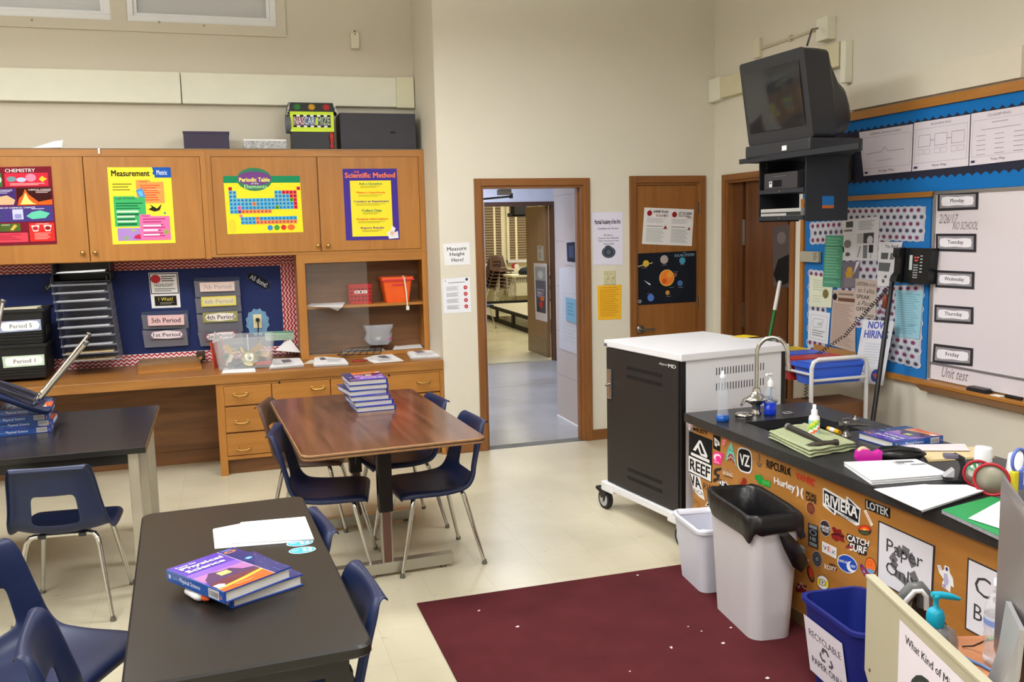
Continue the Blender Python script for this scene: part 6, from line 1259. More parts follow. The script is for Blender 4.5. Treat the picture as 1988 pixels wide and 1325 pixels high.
# magenta tape dispenser, black bag
q = PZ(ITZ, (1684, 895)); t = thing('tape_dispenser', 'bright magenta tape dispenser with a cream tape roll on the island', 'tape dispenser', q, -.32)
MG = M((206, 36, 160), .3)
b = MB(); pr_ = [(-.045, 0), (-.05, .015), (-.045, .04), (-.025, .052), (0, .05), (.012, .036), (.025, .034), (.048, .045), (.055, .042), (.052, .0)]
b.prism([(x, -.018, z) for x, z in pr_], (0, .036, 0), MG); b.build('body', t); b = MB(); b.cyl((-.016, -.012, .032), (-.016, .012, .032), .026, M((226, 196, 160), .5), n=22); b.build('tape_roll', t)
q = PZ(ITZ, (1745, 893)); t = thing('pencil_pouch', 'crumpled shiny black pouch behind the tape dispenser', 'pouch', q, -.45)
b = MB(); rg = []
for k in range(9):
    a = -1+2*k/8; w_ = math.sqrt(max(.02, 1-a*a)); rg.append([Vector((a*.105, .052*w_*math.cos(j*PI/7)*(1+.1*math.sin(3*k+j)), max(.0, .026+.030*w_*math.sin(j*PI/7)*(1+.15*math.sin(2*j+k))))) for j in range(14)])
b.loft(rg, M((22, 22, 23), .3, 0, .1, 20, .3), cap0=True, cap1=True); b.build('pouch', t); b = MB(); b.tube([(-.08, -.03, .045), (0, -.04, .056), (.08, -.03, .04)], .003, M((60, 60, 60), .3, .6), 6); b.build('zipper', t)
# papers
def pp(name, label, cat, pts, z, sh=(), n=1, base=(240, 240, 242), jit=.006): return ppr(name, label, cat, pts, z, sh, n, base, None, jit)
pp('manila_folder', 'cream manila folder under the pinkish papers at the back of the island', 'folder', [(1782, 872), (1890, 871), (1930, 889), (1800, 897)], ITZ, n=3, base=(226, 206, 160))
pp('paper_sheet', 'pinkish white sheets on the manila folder', 'papers', [(1743, 866), (1872, 864), (1882, 877), (1780, 877)], ITZ+.008, n=2, base=(232, 222, 226))
pp('paper_stack', 'thick stack of white papers on the island, in front of the magenta tape dispenser', 'papers', [(1638, 906), (1778, 900), (1843, 930), (1690, 942)], ITZ, [('tb', 'Name', .62, .1, .74, .3, (110, 110, 112)), ('r', .66, .1, .9, .2, (120, 120, 122)), ('r', .78, .3, .98, .38, (150, 150, 152))], 8)
pp('paper_stack', 'loose white papers overhanging the island edge right of the thick stack', 'papers', [(1790, 944), (1876, 944), (1909, 955), (1790, 995)], ITZ+.012, n=2)
c_ = PZ(ITZ+.012, (1706, 951), (1795, 944), (1910, 955), (1790, 996)); b = MB(); b.prism([v-Vector((0, 0, .0118)) for v in c_], (0, 0, .011), M((34, 32, 34), .5)); b.build('document_tray', None, 'auto', 'black tray under the loose white papers on the island', 'tray')
pp('paper_sheet', 'top white sheet on the black tray', 'papers', [(1698, 952), (1795, 943), (1910, 955), (1790, 994)], ITZ+.016, n=2)
c_ = PZ(ITZ, (1828, 998), (1925, 972), (2040, 1010), (1960, 1060)); b = MB(); b.prism([v+Vector((0, 0, .001)) for v in c_], (0, 0, .012), M((150, 152, 158), .5, 0, .2, 80)); b.prism([v+Vector((0, 0, .0132)) for v in c_], (0, 0, .0015), M((24, 150, 80), .35)); b.build('green_folder', None, 'auto', 'bright green folder on a grey notebook at the island edge', 'folder')
pp('paper_sheet', 'white sheet half on the green folder, partly behind the computer', 'paper', [(1880, 1008), (1940, 975), (2020, 985), (1980, 1040)], ITZ+.016)
# toy microscope
q = PZ(ITZ, (1855, 935)); t = thing('toy_microscope', 'small grey and black microscope-shaped stapler standing on the island', 'microscope', q, -.5)
b = MB(); b.box((-.04, -.025, 0), (.04, .025, .012), M((30, 30, 32), .4), bev=.004); b.build('base', t); b = MB(); b.tube([(.02, 0, .01), (.028, 0, .05), (.018, 0, .085), (-.01, 0, .10)], [.012, .014, .014, .012], M((40, 40, 44), .35), 10); b.box((-.045, -.016, .088), (.005, .016, .106), M((110, 104, 120), .3), bev=.005); b.build('arm', t); b = MB(); b.prism([(-.045, -.02, .02), (-.01, -.02, .05), (-.01, -.02, .02)], (0, .04, 0), M((190, 190, 194), .3)); b.build('stage', t)
q = PZ(ITZ, (1907, 928)); t = thing('spray_can', 'white capped bottle with a yellow-green base behind the disc toy', 'bottle', q)
b = MB(); b.lathe([(.0001, 0), (.028, 0), (.030, .006), (.030, .05), (.0001, .05)], (0, 0, 0), M((200, 214, 70), .4), 24); b.lathe([(.0302, .028), (.0302, .052)], (0, 0, 0), M((220, 224, 226), .4), 24); b.build('body', t); b = MB(); b.lathe([(.031, .05), (.031, .112), (.028, .12), (.0001, .121)], (0, 0, 0), M((238, 238, 240), .4), 24); b.build('cap', t)
q = PZ(ITZ, (1975, 935)); t = thing('paper_cup', 'white paper cup upside down at the right edge of the view', 'cup', q)
b = MB(); b.lathe([(.045, 0), (.034, .10), (.03, .105), (.0001, .105)], (0, 0, 0), M((236, 236, 240), .5), 26); b.build('cup', t)
q = PZ(ITZ, (1975, 962)); t = thing('scissors', 'scissors with blue loop handles and a yellow tab at the right edge of the view', 'scissors', q)
BLS = M((100, 122, 204), .4)
b = MB(); b.tube([Vector((.0+.03*math.cos(a*PI/10), .0, .125+.042*math.sin(a*PI/10))) for a in range(20)], .006, BLS, 8, closed=True); b.box((-.012, -.006, .02), (.02, .006, .085), BLS, bev=.003); b.build('loop_handle', t)
b = MB(); b.box((-.03, -.012, 0), (-.008, .01, .09), M((236, 220, 50), .5), bev=.004); b.build('yellow_tab', t)
# disc toy
for i, (px, py, R_, lab) in enumerate([(1899, 921, .052, 'red-rimmed compact disc wheel showing rainbow streaks, left of the pair'), (1925, 932, .060, 'red-rimmed grey disc wheel leaning against the streaked disc')]):
    q = PZ(ITZ+R_, (px, py)); dr = (CAM-q); dr.z = 0; dr.normalize(); t = thing('disc_toy', lab, 'wheel', (q.x, q.y, ITZ+.001)); ax = (dr+Vector((0.1 if i == 0 else -.2, 0, .0))).normalized()
    b = MB(); b.lathe([(R_*.86, -.004), (R_, -.004), (R_, .006), (R_*.86, .006), (R_*.86, -.004)], (0, 0, R_), M((178, 28, 44), .4), 36, ax); b.build('rim', t)
    b = MB(); b.lathe([(.008 if i == 0 else .0001, 0), (R_*.9, 0), (R_*.9, .001), (.008 if i == 0 else .0001, .001)], (0, 0, R_), M((190, 196, 180) if i == 0 else (150, 146, 128), .2 if i == 0 else .4, .6 if i == 0 else .1, .25, 9), 30, ax)
    if i == 0:
        sx_ = ax.cross(Vector((0, 0, 1))).normalized()
        for a0, col in ((1.2, (90, 200, 120)), (1.7, (150, 180, 190)), (2.3, (200, 150, 170)), (.6, (120, 200, 170)), (-1.2, (120, 190, 130))):
            P_ = lambda a, r: Vector((0, 0, R_))+sx_*math.cos(a)*r+Vector((0, 0, 1))*math.sin(a)*r+ax*.0016
            b.add([P_(a0-.12, R_*.38), P_(a0-.14, R_*.84), P_(a0+.14, R_*.84), P_(a0+.12, R_*.38)], [(0, 1, 2, 3)], M(col, .25, .5, 0))
        b.lathe([(.006, .002), (.012, .002)], (0, 0, R_), M((180, 40, 40), .4), 14, ax)
    b.build('disc', t)
# ================================================================== STICKERS ON THE ISLAND FRONT
FS = FX-.0008
def stk(label, quad, shapes, cat='sticker'):
    b = MB(); b.decal(PX(FS, *quad), shapes, .0006); b.flat = True
    if len(b.f) == 0: return
    return b.build('sticker', None, 'auto', label, cat, 'stickers on the island front')
def ZA(*p): return [(1320+x/6.625, 810+y/6.625) for x, y in p]
def ZB(*p): return [(1520+x/5.52, 880+y/5.52) for x, y in p]
def ZC(*p): return [(1540+x/4.4375, 930+y/4.4375) for x, y in p]
K_, Wt = (24, 24, 26), (232, 230, 230)
R1 = [('r', 0, 0, 1, 1)]
stk('black RUSTY wordmark sticker under the countertop corner', ZA((170, 118), (355, 182), (352, 245), (168, 182)), [('r', 0, .25, .2, .75, K_), ('tbb', 'RUSTY', .24, .1, 1, .9, K_)])
stk('big black and white REEF sticker with a triangle logo', ZA((118, 180), (418, 300), (410, 850), (115, 705)), [('r', 0, 0, 1, 1, K_), ('p', [(.18, .42), (.45, .12), (.54, .12), (.30, .42)], Wt), ('p', [(.45, .12), (.54, .12), (.82, .42), (.74, .46)], Wt), ('p', [(.36, .28), (.42, .2), (.55, .42), (.76, .40), (.8, .47), (.52, .47)], Wt), ('r', .1, .49, .9, .56, Wt), ('r', .0, .60, .97, .98, Wt), ('tbb', 'REEF', .05, .66, .93, .92, K_)])
stk('small black sticker with a white flag emblem beside the REEF sticker', ZA((428, 228), (522, 255), (518, 448), (430, 405)), [('r', 0, 0, 1, 1, K_), ('p', [(.15, .15), (.85, .35), (.95, .62), (.55, .66), (.5, .8), (.2, .72)], Wt), ('tb', 'NE', .28, .35, .72, .58, K_)])
stk('small salmon pink scribble sticker under the counter edge', ZA((535, 275), (628, 262), (592, 378), (530, 385)), [('p', [(.1, .2), (.6, 0), (1, .2), (.8, .6), (.7, 1), (.2, .9), (0, .6)], (226, 120, 104)), ('l', [(.2, .3), (.6, .3), (.3, .7), (.7, .7)], .003, (240, 190, 176))])
stk('hot pink square sticker with a white wave swirl', ZA((432, 445), (565, 470), (520, 625), (425, 590)), [('r', 0, 0, 1, 1, (240, 54, 140)), ('e', .45, .42, .4, .3, (250, 220, 236)), ('e', .56, .5, .28, .22, (240, 54, 140)), ('r', .15, .8, .8, .9, (250, 170, 206))])
sk = [('p', [(.5, 0), (.62, .2), (.75, .45), (.98, .95), (.86, .9), (.76, .68), (.6, .52), (.4, .5), (.24, .6), (.1, .85), (0, .9), (.12, .5), (.28, .22)], (112, 200, 184)), ('p', [(.1, .85), (.24, .6), (.4, .5), (.6, .52), (.76, .68), (.86, .9), (.5, .75)], (150, 60, 60)), ('e', .38, .34, .04, .03, K_), ('e', .6, .38, .04, .03, K_)]
for k in range(7): u = .16+.1*k; sk.append(('p', [(u, .6+.12*abs(k-3)/3*1.2-.02), (u+.07, .6+.12*abs(k-3)/3*1.2-.02), (u+.035, .68+.12*abs(k-3)/3)], Wt))
stk('teal shark head sticker with an open toothy mouth', ZA((590, 310), (735, 330), (735, 660), (590, 600)), sk)
el = lambda w_, c: ('p', [(.5+w_*(abs(math.cos(a*PI/14))**.6)*(1 if math.cos(a*PI/14) > 0 else -1), .5+w_*(abs(math.sin(a*PI/14))**.6)*(1 if math.sin(a*PI/14) > 0 else -1)) for a in range(28)], c)
stk('black and white rounded sticker with slanted VZ letters', ZA((735, 375), (930, 420), (930, 750), (740, 690)), [el(.5, Wt), el(.44, K_), ('tbb', 'VZ', .18, .28, .84, .72, Wt)])
stk('black S-shaped sticker right of the REEF sticker', ZA((430, 640), (535, 650), (520, 840), (425, 835)), [('p', [(.3, .1), (1, 0), (.95, .2), (.45, .28), (.4, .42), (.85, .5), (.75, .85), (.3, 1), (0, 1), (.05, .8), (.45, .75), (.5, .62), (.1, .5), (.1, .25)], (52, 44, 38))])
stk('faded tan and white two-line wordmark sticker below the shark', ZA((555, 640), (680, 680), (680, 805), (555, 762)), [('tb', 'BILLA', .05, .05, .9, .4, (190, 150, 120)), ('tbb', 'BONG', 0, .42, 1, .78, (222, 206, 190)), ('r', .1, .84, 1, .95, (110, 70, 40))])
stk('white RVCA sticker with big black VA letters', ZA((118, 715), (262, 775), (322, 1075), (140, 985)), [('p', [(0, .02), (.98, 0), (1, 1), (.6, .95), (.25, .78)], Wt), ('tbb', 'VA', .04, .06, .92, .56, K_), ('t', 'RVCA', .28, .66, .95, .84, K_)])
stk('brown-black RVCA lettering sticker behind the trash bag', ZA((300, 845), (500, 905), (498, 985), (300, 925)), [('t', 'RVCA', 0, 0, 1, 1, (60, 44, 34))])
stk('white-outlined black star sticker above the trash bag', ZA((490, 810), (665, 830), (670, 925), (490, 920)), [('p', [(.0, .3), (.1, .02), (.4, .08), (.5, .25), (.62, .0), (.68, .35), (1, .95), (.62, .75), (.48, 1), (.42, .68), (.1, .55)], Wt), ('p', [(.35, .3), (.5, .4), (.6, .15), (.63, .42), (.9, .85), (.6, .64), (.5, .85), (.46, .58)], K_), ('e', .18, .28, .12, None, K_), ('e', .18, .28, .07, None, Wt)])
stk('dark red figure sticker above the trash bag', ZA((755, 780), (860, 780), (860, 910), (755, 905)), [('p', [(.5, 0), (.9, .1), (1, .4), (.8, 1), (.45, 1), (.4, .5), (.1, 1), (.2, .6), (.45, .3)], (150, 40, 30)), ('l', [(.05, 1), (.0, .5), (.3, .1)], .002, (150, 60, 40))])
stk('bright green clover-shaped sticker', ZA((950, 720), (1165, 775), (1165, 925), (960, 870)), [('e', .2, .35, .16, .25, (36, 150, 60)), ('e', .4, .25, .15, .24, (36, 150, 60)), ('e', .36, .6, .16, .25, (36, 150, 60)), ('r', .5, .35, 1, .9, (40, 160, 60)), ('tbb', 'DVS', .52, .45, .98, .75, (90, 190, 90))])
stk('black RIP CURL lettering sticker', ZA((1115, 535), (1430, 650), (1430, 775), (1115, 665)), [('tbb', 'RIPCURL', 0, .1, .86, .9, (30, 24, 22)), ('p', [(.84, .3), (1, .0), (.93, .4), (1, 1), (.86, .7)], (30, 24, 22))])
stk('white Hurley wordmark sticker with two facing arcs', ZA((1210, 765), (1595, 900), (1595, 1080), (1212, 905)), [('tbb', 'Hurley', 0, .05, .72, .8, Wt), ('p', [(.76, .05), (.83, .2), (.85, .5), (.83, .8), (.76, .98), (.79, .5)], Wt), ('p', [(.99, .05), (.92, .2), (.89, .5), (.92, .8), (.99, .98), (.95, .5)], Wt)])
stk('grey anchor outline sticker', ZA((980, 460), (1060, 480), (1050, 660), (990, 640)), [('l', [(.5, .1), (.5, .9)], .004, (96, 92, 92)), ('l', [(.2, .3), (.8, .3)], .003, (96, 92, 92)), ('l', [(.05, .65), (.3, .92), (.7, .92), (.95, .65)], .006, (96, 92, 92)), ('o', .5, .1, .12, None, .4, (96, 92, 92))])
stk('small pale sticker at the far upper corner of the island front', ZA((112, 85), (150, 98), (132, 172), (112, 160)), [('r', 0, 0, 1, 1, (224, 196, 196)), ('rows', .2, .2, .9, .8, 3, (150, 110, 110))])
stk('faint olive sketch sticker under the white RVCA sticker', ZA((150, 1040), (250, 1060), (290, 1210), (150, 1130)), [('l', [(.1, .2), (.5, .1), (.6, .4), (.2, .4), (.5, .8), (.9, .95)], .002, (110, 88, 40)), ('l', [(.6, .2), (.9, .5), (.7, .8)], .002, (110, 88, 40))])
stk('white-edged dark winged sticker half behind the trash bag', ZA((312, 1120), (385, 1055), (430, 1225), (350, 1200)), [('p', [(0, .3), (.9, 0), (1, 1), (.5, .9), (.6, .5)], Wt), ('p', [(.2, .3), (.8, .15), (.85, .5), (.55, .42)], K_)])
stk('pale round line sticker near the far bottom of the island front', ZA((115, 1205), (180, 1215), (180, 1285), (118, 1275)), [('o', .5, .5, .48, .48, .1, (200, 190, 190)), ('e', .5, .5, .2, .2, (180, 160, 160))])
stk('red VANS lettering sticker', ZB((140, 205), (352, 280), (345, 378), (142, 295)), [('tbb', 'VANS', 0, 0, .75, .8, (206, 60, 44)), ('p', [(.72, .1), (1, .1), (.85, .5), (1, .95), (.75, .8)], (206, 60, 44))])
stk('black MORE GAME text sticker', ZB((245, 402), (362, 455), (362, 552), (245, 500)), [('tbb', 'MORE', .02, 0, .98, .46, (40, 32, 28)), ('tbb', 'GAME', 0, .52, 1, 1, (40, 32, 28))])
stk('brown oval basketball sticker under the MORE GAME sticker', ZB((248, 508), (350, 535), (352, 682), (252, 655)), [('e', .5, .5, .5, .5, (206, 160, 130)), ('e', .5, .5, .45, .46, (120, 58, 34)), ('rows', .2, .3, .85, .75, 5, (150, 84, 56))])
stk('large RIVIERA skateboards arrow sticker', ZB((428, 365), (838, 520), (828, 800), (428, 615)), [('p', [(0, .06), (.05, .0), (.62, .18), (.64, .0), (1, .28), (.98, .92), (.9, 1), (.38, .83), (.34, .98), (0, .8)], Wt), ('p', [(.03, .1), (.97, .34), (.95, .86), (.03, .66)], (40, 48, 60)), ('p', [(.045, .13), (.955, .36), (.935, .83), (.045, .63)], K_), ('tbb', 'RIVIERA', .06, .235, .93, .70, Wt), ('p', [(.66, .06), (.92, .3), (.7, .24)], (40, 48, 60)), ('p', [(.1, .72), (.32, .79), (.32, .92)], (40, 48, 60)), ('tb', 'SKATEBOARDS', .37, .80, .88, .92, (70, 76, 84))])
stk('black LOTEK sticker with distressed white letters', ZB((882, 490), (1150, 592), (1147, 705), (882, 597)), [('r', 0, 0, 1, 1, K_), ('tbb', 'LOTEK', .05, .12, .95, .88, (206, 206, 206))])
stk('thin pale strip sticker tilted beside the RIVIERA sticker', ZB((865, 620), (893, 608), (970, 772), (945, 787)), [('r', 0, 0, 1, 1, (230, 216, 204)), ('rows', .2, .2, .8, .8, 6, (214, 140, 120))])
stk('oval sunset sticker in red, yellow and green', ZB((806, 768), (948, 778), (948, 890), (806, 872)), [('e', .5, .5, .5, .5, (40, 34, 30)), ('e', .5, .45, .45, .42, (214, 56, 36)), ('e', .5, .52, .3, .28, (240, 120, 40)), ('e', .5, .55, .12, .14, (250, 226, 70)), ('r', .06, .52, .94, .66, (60, 58, 50)), ('p', [(.1, .66), (.9, .66), (.7, .95), (.3, .95)], (70, 84, 60))])
stk('dark upright rectangular sticker with pale ornament', ZB((270, 748), (377, 787), (378, 1035), (272, 988)), [('r', 0, 0, 1, 1, (40, 42, 46)), ('r', .12, .04, .9, .18, (150, 158, 160)), ('o', .5, .36, .36, .13, .25, (150, 158, 160)), ('tb', 'HB', .2, .55, .8, .72, (170, 176, 178)), ('r', .12, .8, .9, .95, (130, 138, 142))])
stk('dark oval sticker reading CHRONIC TACOS', ZB((393, 705), (510, 735), (510, 918), (396, 872)), [('e', .5, .5, .5, .5, (190, 184, 180)), ('e', .5, .5, .46, .46, (54, 42, 48)), ('tbb', 'CHRONIC', .06, .36, .94, .52, Wt), ('tbb', 'TACOS', .2, .56, .85, .72, Wt)])
stk('maroon spiky scribble sticker', ZB((515, 780), (670, 830), (665, 970), (515, 935)), [('p', [(.05, .1), (.25, .0), (.4, .12), (.7, .05), (.75, .3), (1, .45), (.85, .6), (1, .95), (.6, .85), (.4, 1), (.1, .85), (.0, .6), (.2, .45)], (126, 28, 30)), ('l', [(.1, .55), (.5, .45), (.9, .6)], .006, (50, 20, 24)), ('tbb', 'SURF', .15, .62, .85, .85, (160, 40, 36))])
stk('jagged CATCH SURF sticker in white brush letters', ZB((670, 845), (945, 930), (915, 1115), (665, 1055)), [('p', [(.08, .05), (.5, .1), (.98, .3), (.9, .6), (.92, .95), (.6, .98), (.42, .7), (.0, .8), (.2, .5), (.02, .35)], (46, 32, 30)), ('tbb', 'CATCH', .08, .1, .95, .42, Wt), ('tbb', 'SURF', .2, .5, .9, .88, Wt), ('l', [(.03, .75), (.35, .7)], .008, (150, 50, 60))])
stk('white rectangular VEX sticker', ZB((420, 943), (577, 1020), (573, 1138), (420, 1058)), [('r', 0, 0, 1, 1, Wt), ('tb', 'V', .08, .3, .34, .7, (90, 94, 100)), ('tb', 'E', .4, .22, .6, .68, (206, 50, 44)), ('tb', 'X', .66, .34, .92, .7, (90, 94, 100))])
stk('round charcoal badge sticker with grey rim', ZB((312, 1035), (422, 1070), (420, 1242), (315, 1200)), [('e', .5, .5, .5, .5, (150, 150, 152)), ('e', .5, .5, .45, .45, (42, 44, 50)), ('o', .5, .5, .34, .34, .2, (110, 112, 118)), ('e', .5, .5, .16, .16, (120, 122, 128))])
stk('blue oval DIVE N SURF sticker with a white wave', ZB((580, 1062), (800, 1122), (800, 1318), (582, 1255)), [('e', .5, .5, .5, .5, (232, 234, 238)), ('e', .5, .5, .46, .46, (36, 74, 176)), ('e', .72, .6, .24, .3, Wt), ('e', .8, .52, .18, .24, (36, 74, 176)), ('tbb', "DIVE N'", .08, .36, .52, .5, Wt), ('tbb', 'SURF', .56, .48, .92, .62, (190, 210, 240))])
stk('white ROXY wordmark sticker on a brown blot', ZB((440, 1150), (582, 1195), (578, 1310), (445, 1275)), [('e', .66, .4, .34, .34, (96, 60, 34)), ('tbb', 'ROXY', .02, .3, .95, .72, (232, 214, 196)), ('rows', .3, .8, .8, .95, 1, (190, 140, 90))])
stk('orange and blue oval wave sticker beside the Paper Only sign', ZB((880, 1103), (1002, 1138), (1002, 1322), (880, 1292)), [('e', .5, .5, .5, .5, (60, 40, 34)), ('e', .5, .5, .46, .46, (232, 110, 44)), ('o', .4, .36, .22, .14, .2, (200, 80, 40)), ('p', [(.08, .66), (.3, .72), (.5, .64), (.7, .72), (.92, .68), (.75, .88), (.5, .95), (.25, .86)], (110, 150, 196))])
stk('purple and blue surfboard sticker above the blue bin', ZB((806, 1180), (870, 1200), (930, 1360), (880, 1345)), [('e', .5, .5, .5, .5, (90, 40, 110)), ('e', .5, .55, .3, .4, (160, 50, 80)), ('tb', 'surf', .25, .35, .75, .6, (150, 170, 226))])
stk('small blue and red round sticker beside the trash bag tail', ZB((152, 812), (240, 832), (240, 925), (152, 905)), [('e', .5, .5, .5, .5, (60, 50, 100)), ('p', [(.1, .3), (.9, .3), (.5, .6)], (150, 50, 50))])
stk('white-outlined script sticker behind the white bin corner', ZB((160, 972), (242, 998), (236, 1132), (165, 1108)), [('p', [(0, .1), (.6, 0), (1, .2), (.9, .55), (1, .8), (.8, 1), (0, .9)], (190, 204, 204)), ('ti', 'Dana', .05, .12, .95, .45, (50, 74, 80)), ('ti', 'Bing', .1, .5, .9, .9, (50, 74, 80))])
stk('thin peach arrow strip sticker beside the white bin', ZB((140, 1140), (296, 1138), (290, 1165), (140, 1196)), [('r', 0, 0, 1, 1, (220, 150, 124)), ('rows', .3, .3, .9, .8, 1, (236, 190, 170))])
stk('slim red and green surfboard sticker', ZC((108, 742), (165, 752), (195, 905), (135, 885)), [('e', .5, .5, .5, .5, (50, 34, 26)), ('e', .58, .45, .34, .42, (196, 60, 40)), ('p', [(.5, .6), (.8, .7), (.6, .92)], (70, 90, 50))])
stk('yellow and white number nine pool ball sticker', ZC((200, 815), (312, 850), (312, 975), (200, 940)), [('e', .5, .5, .5, .5, K_), ('e', .5, .5, .46, .46, Wt), ('r', .06, .3, .94, .72, (236, 210, 50)), ('e', .48, .5, .24, .22, K_), ('e', .48, .5, .2, .18, Wt), ('tbb', '9', .4, .4, .56, .6, K_)])
stk('dark red sticker with a white zigzag line behind the blue bin', ZC((20, 880), (120, 905), (112, 985), (25, 975)), [('r', 0, .2, 1, 1, (120, 30, 30)), ('l', [(.0, .3), (.3, .6), (.5, .0), (.7, .5), (1, .6)], .003, Wt)])
stk('small white and lilac figure sticker right of the Paper Only sign', ZC((1240, 720), (1385, 775), (1385, 995), (1245, 930)), [('p', [(0, .1), (.22, .08), (.3, .25), (.42, .2), (.45, .0), (.72, .02), (.76, .22), (.95, .4), (1, .75), (.82, .72), (.78, 1), (.5, .95), (.28, .92), (.3, .72), (.4, .6), (.12, .4)], Wt), ('e', .58, .13, .08, .08, (70, 64, 110)), ('p', [(.4, .35), (.6, .3), (.7, .6), (.6, .8), (.4, .75)], (180, 176, 206)), ('p', [(.05, .14), (.2, .12), (.25, .3)], (190, 186, 214)), ('p', [(.32, .8), (.5, .76), (.52, .92), (.34, .9)], (150, 146, 190))])
GRY = (66, 66, 68)
def hookp(cx, cy, r, rot, col):
    out = []
    for x, y in ((-.9, .3), (-.45, -.5), (.45, -.5), (.9, .1), (.55, .35), (.25, -.05), (-.2, -.05), (-.5, .55)):
        out.append((cx+r*(x*math.cos(rot)-y*math.sin(rot)), cy+r*(x*math.sin(rot)+y*math.cos(rot))))
    return ('p', out, col)
def sign(label, quad, shapes): return sheet('sign', label, 'sign', PX(FX-.0015, *quad), [('r', .025, .02, .975, .98, (224, 222, 230))]+shapes, (50, 46, 52), .001)
sign('framed white Paper Only sign with a grey recycling symbol', [(1705.6, 1011), (1815.4, 1060.7), (1809, 1188), (1702.7, 1128)], [('l', [(.36, .40), (.45, .28), (.58, .30), (.68, .46)], .034, (112, 110, 114)), ('l', [(.34, .44), (.27, .56), (.37, .62)], .034, (112, 110, 114)), ('l', [(.64, .56), (.72, .68), (.64, .74)], .034, (112, 110, 114)), ('l', [(.34, .70), (.48, .74), (.6, .78)], .03, (112, 110, 114)), ('t', 'Paper', .17, .22, .82, .50, GRY), ('t', 'Only', .17, .58, .74, .84, GRY)])
sign('framed white Cans Bottles sign at the near end of the island', [(1879, 1083), (2000, 1139), (1994, 1288), (1873.5, 1220.7)], [('t', 'Cans', .14, .17, .98, .44, GRY), ('t', 'Bottles', .14, .58, 1.0, .80, GRY)])
# ================================================================== BINS, RUG
b = MB(); b.box((.755, .6, 0), (2.262, 4.005, .009), M((82, 33, 37), .95, 0, .16, 5, .3, .15), bev=.004); b.build('rug', None, 'auto', 'large burgundy rug on the floor in front of the island', 'rug')
for i, (px, py) in enumerate([(1336, 1218), (1419, 1220), (1404, 1250), (1304, 1260), (930, 1187), (1005, 1218), (1223, 1305), (1303, 1258), (1490, 1318), (1362, 1227), (1238, 1118)]):
    q = PZ(.0095, (px, py)); b = MB(); s_ = .004+.004*((i*7) % 3)/2; b.add([q+Vector((s_*math.cos(k*PI/3)*(1+.4*(k % 2)), s_*math.sin(k*PI/3), .001+.002*(k % 2))) for k in range(6)], [list(range(6))], M((220, 196, 190), .8)); b.prism([q+Vector((s_, 0, .0)), q+Vector((0, s_, 0)), q+Vector((-s_, 0, 0))], (0, 0, .002), M((220, 196, 190), .8))
    b.build('paper_scrap', None, 'auto', 'tiny pale paper scrap lying on the burgundy rug', 'scrap', 'paper scraps on the rug')
WP = M((204, 200, 204), .5, 0, .03, 5); WP2 = M((214, 216, 228), .45, 0, .02, 5)
def bin_(name, label, c, wx, wy, h, m, rot, tx, ty, r=.04, rim=.014, base_r=None):
    t = thing(name, label, 'trash can', (c[0], c[1], c[2] if len(c) > 2 else .0095), rot); b = MB(); tapered(b, (0, 0, 0), wx, wy, h, m, tx, ty, .005, rim, r=r, n=7); b.build('bin', t); return t
ctr = PZ(.0095, (1480, 1255), (1542, 1240), (1415, 1185)); a_ = math.atan2((ctr[0]-ctr[2]).y, (ctr[0]-ctr[2]).x)+PI/2
cx_, cy_ = 2.105, 3.285
t = bin_('trash_can', 'tall grey-white trash can lined with a black bag', (cx_-.01, cy_+.02), .225, .45, .52, WP, -.10, .82, .86, .055)
GB = t
b = MB(); BAG = M((26, 25, 27), .32, 0, .15, 18, .8); rnd = random.Random(9)
def rrb(sx, sy, z, jz=0, jr=0, n=64, ex=.30):
    pts = []
    for k in range(n):
        a = 2*PI*k/n; x = sx/2*abs(math.cos(a))**ex*(1 if math.cos(a) > 0 else -1); y = sy/2*abs(math.sin(a))**ex*(1 if math.sin(a) > 0 else -1)
        j = 1+jr*math.sin(7*a+z*40)+jr*.6*math.sin(13*a+1); pts.append(Vector((x*j, y*j, z+jz*(math.sin(3*a+.5)+.5*math.sin(8*a)))))
    return pts
b.loft([rrb(.243, .472, .452, .022, .012), rrb(.252, .492, .475, .012, .014), rrb(.251, .490, .50, .008, .010), rrb(.248, .486, .535, .004, .012), rrb(.228, .452, .545, .004, .010), rrb(.202, .424, .53, .002, .004, ex=.42), rrb(.192, .41, .42, 0, .006, ex=.5), rrb(.178, .39, .30, 0, .008, ex=.55), rrb(.155, .35, .20, 0, .01, ex=.6)], BAG, cap1=True)
b.build('bag', t)
b = MB(); b.loft([[Vector((-.01, -.240, .475)), Vector((.03, -.244, .475)), Vector((.03, -.252, .465)), Vector((-.01, -.250, .462))], [Vector((.01, -.250, .41)), Vector((.075, -.240, .43)), Vector((.075, -.252, .42)), Vector((.01, -.268, .40))], [Vector((.045, -.248, .345)), Vector((.115, -.232, .37)), Vector((.115, -.243, .36)), Vector((.045, -.262, .335))], [Vector((.095, -.236, .31)), Vector((.13, -.226, .335)), Vector((.13, -.234, .33)), Vector((.095, -.246, .30))]], BAG, cap0=True, cap1=True); b.build('bag_tail', t)
t = bin_('waste_bin', 'small white wastebasket between the device cart and the tall trash can', (2.135, 3.76), .225, .34, .31, WP2, -.10, .78, .80, .04)
b = MB(); b.loft([rrb(.235, .35, .295, .004, .01), rrb(.24, .354, .312, .003, .01), rrb(.222, .33, .318, .003, .01), rrb(.215, .32, .29, .003, .01)], M((226, 228, 238), .4, 0, 0, 1)); b.build('liner', t)
t = bin_('recycling_bin', 'dark blue recycling bin with a RECYCLABLE PAPER ONLY sheet', (2.11, 2.63), .26, .37, .325, M((26, 40, 120), .4, 0, .03), -.08, .76, .80, .05)
b = MB(); Ti = Matrix.Rotation(.08, 3, 'Z'); hh = .325
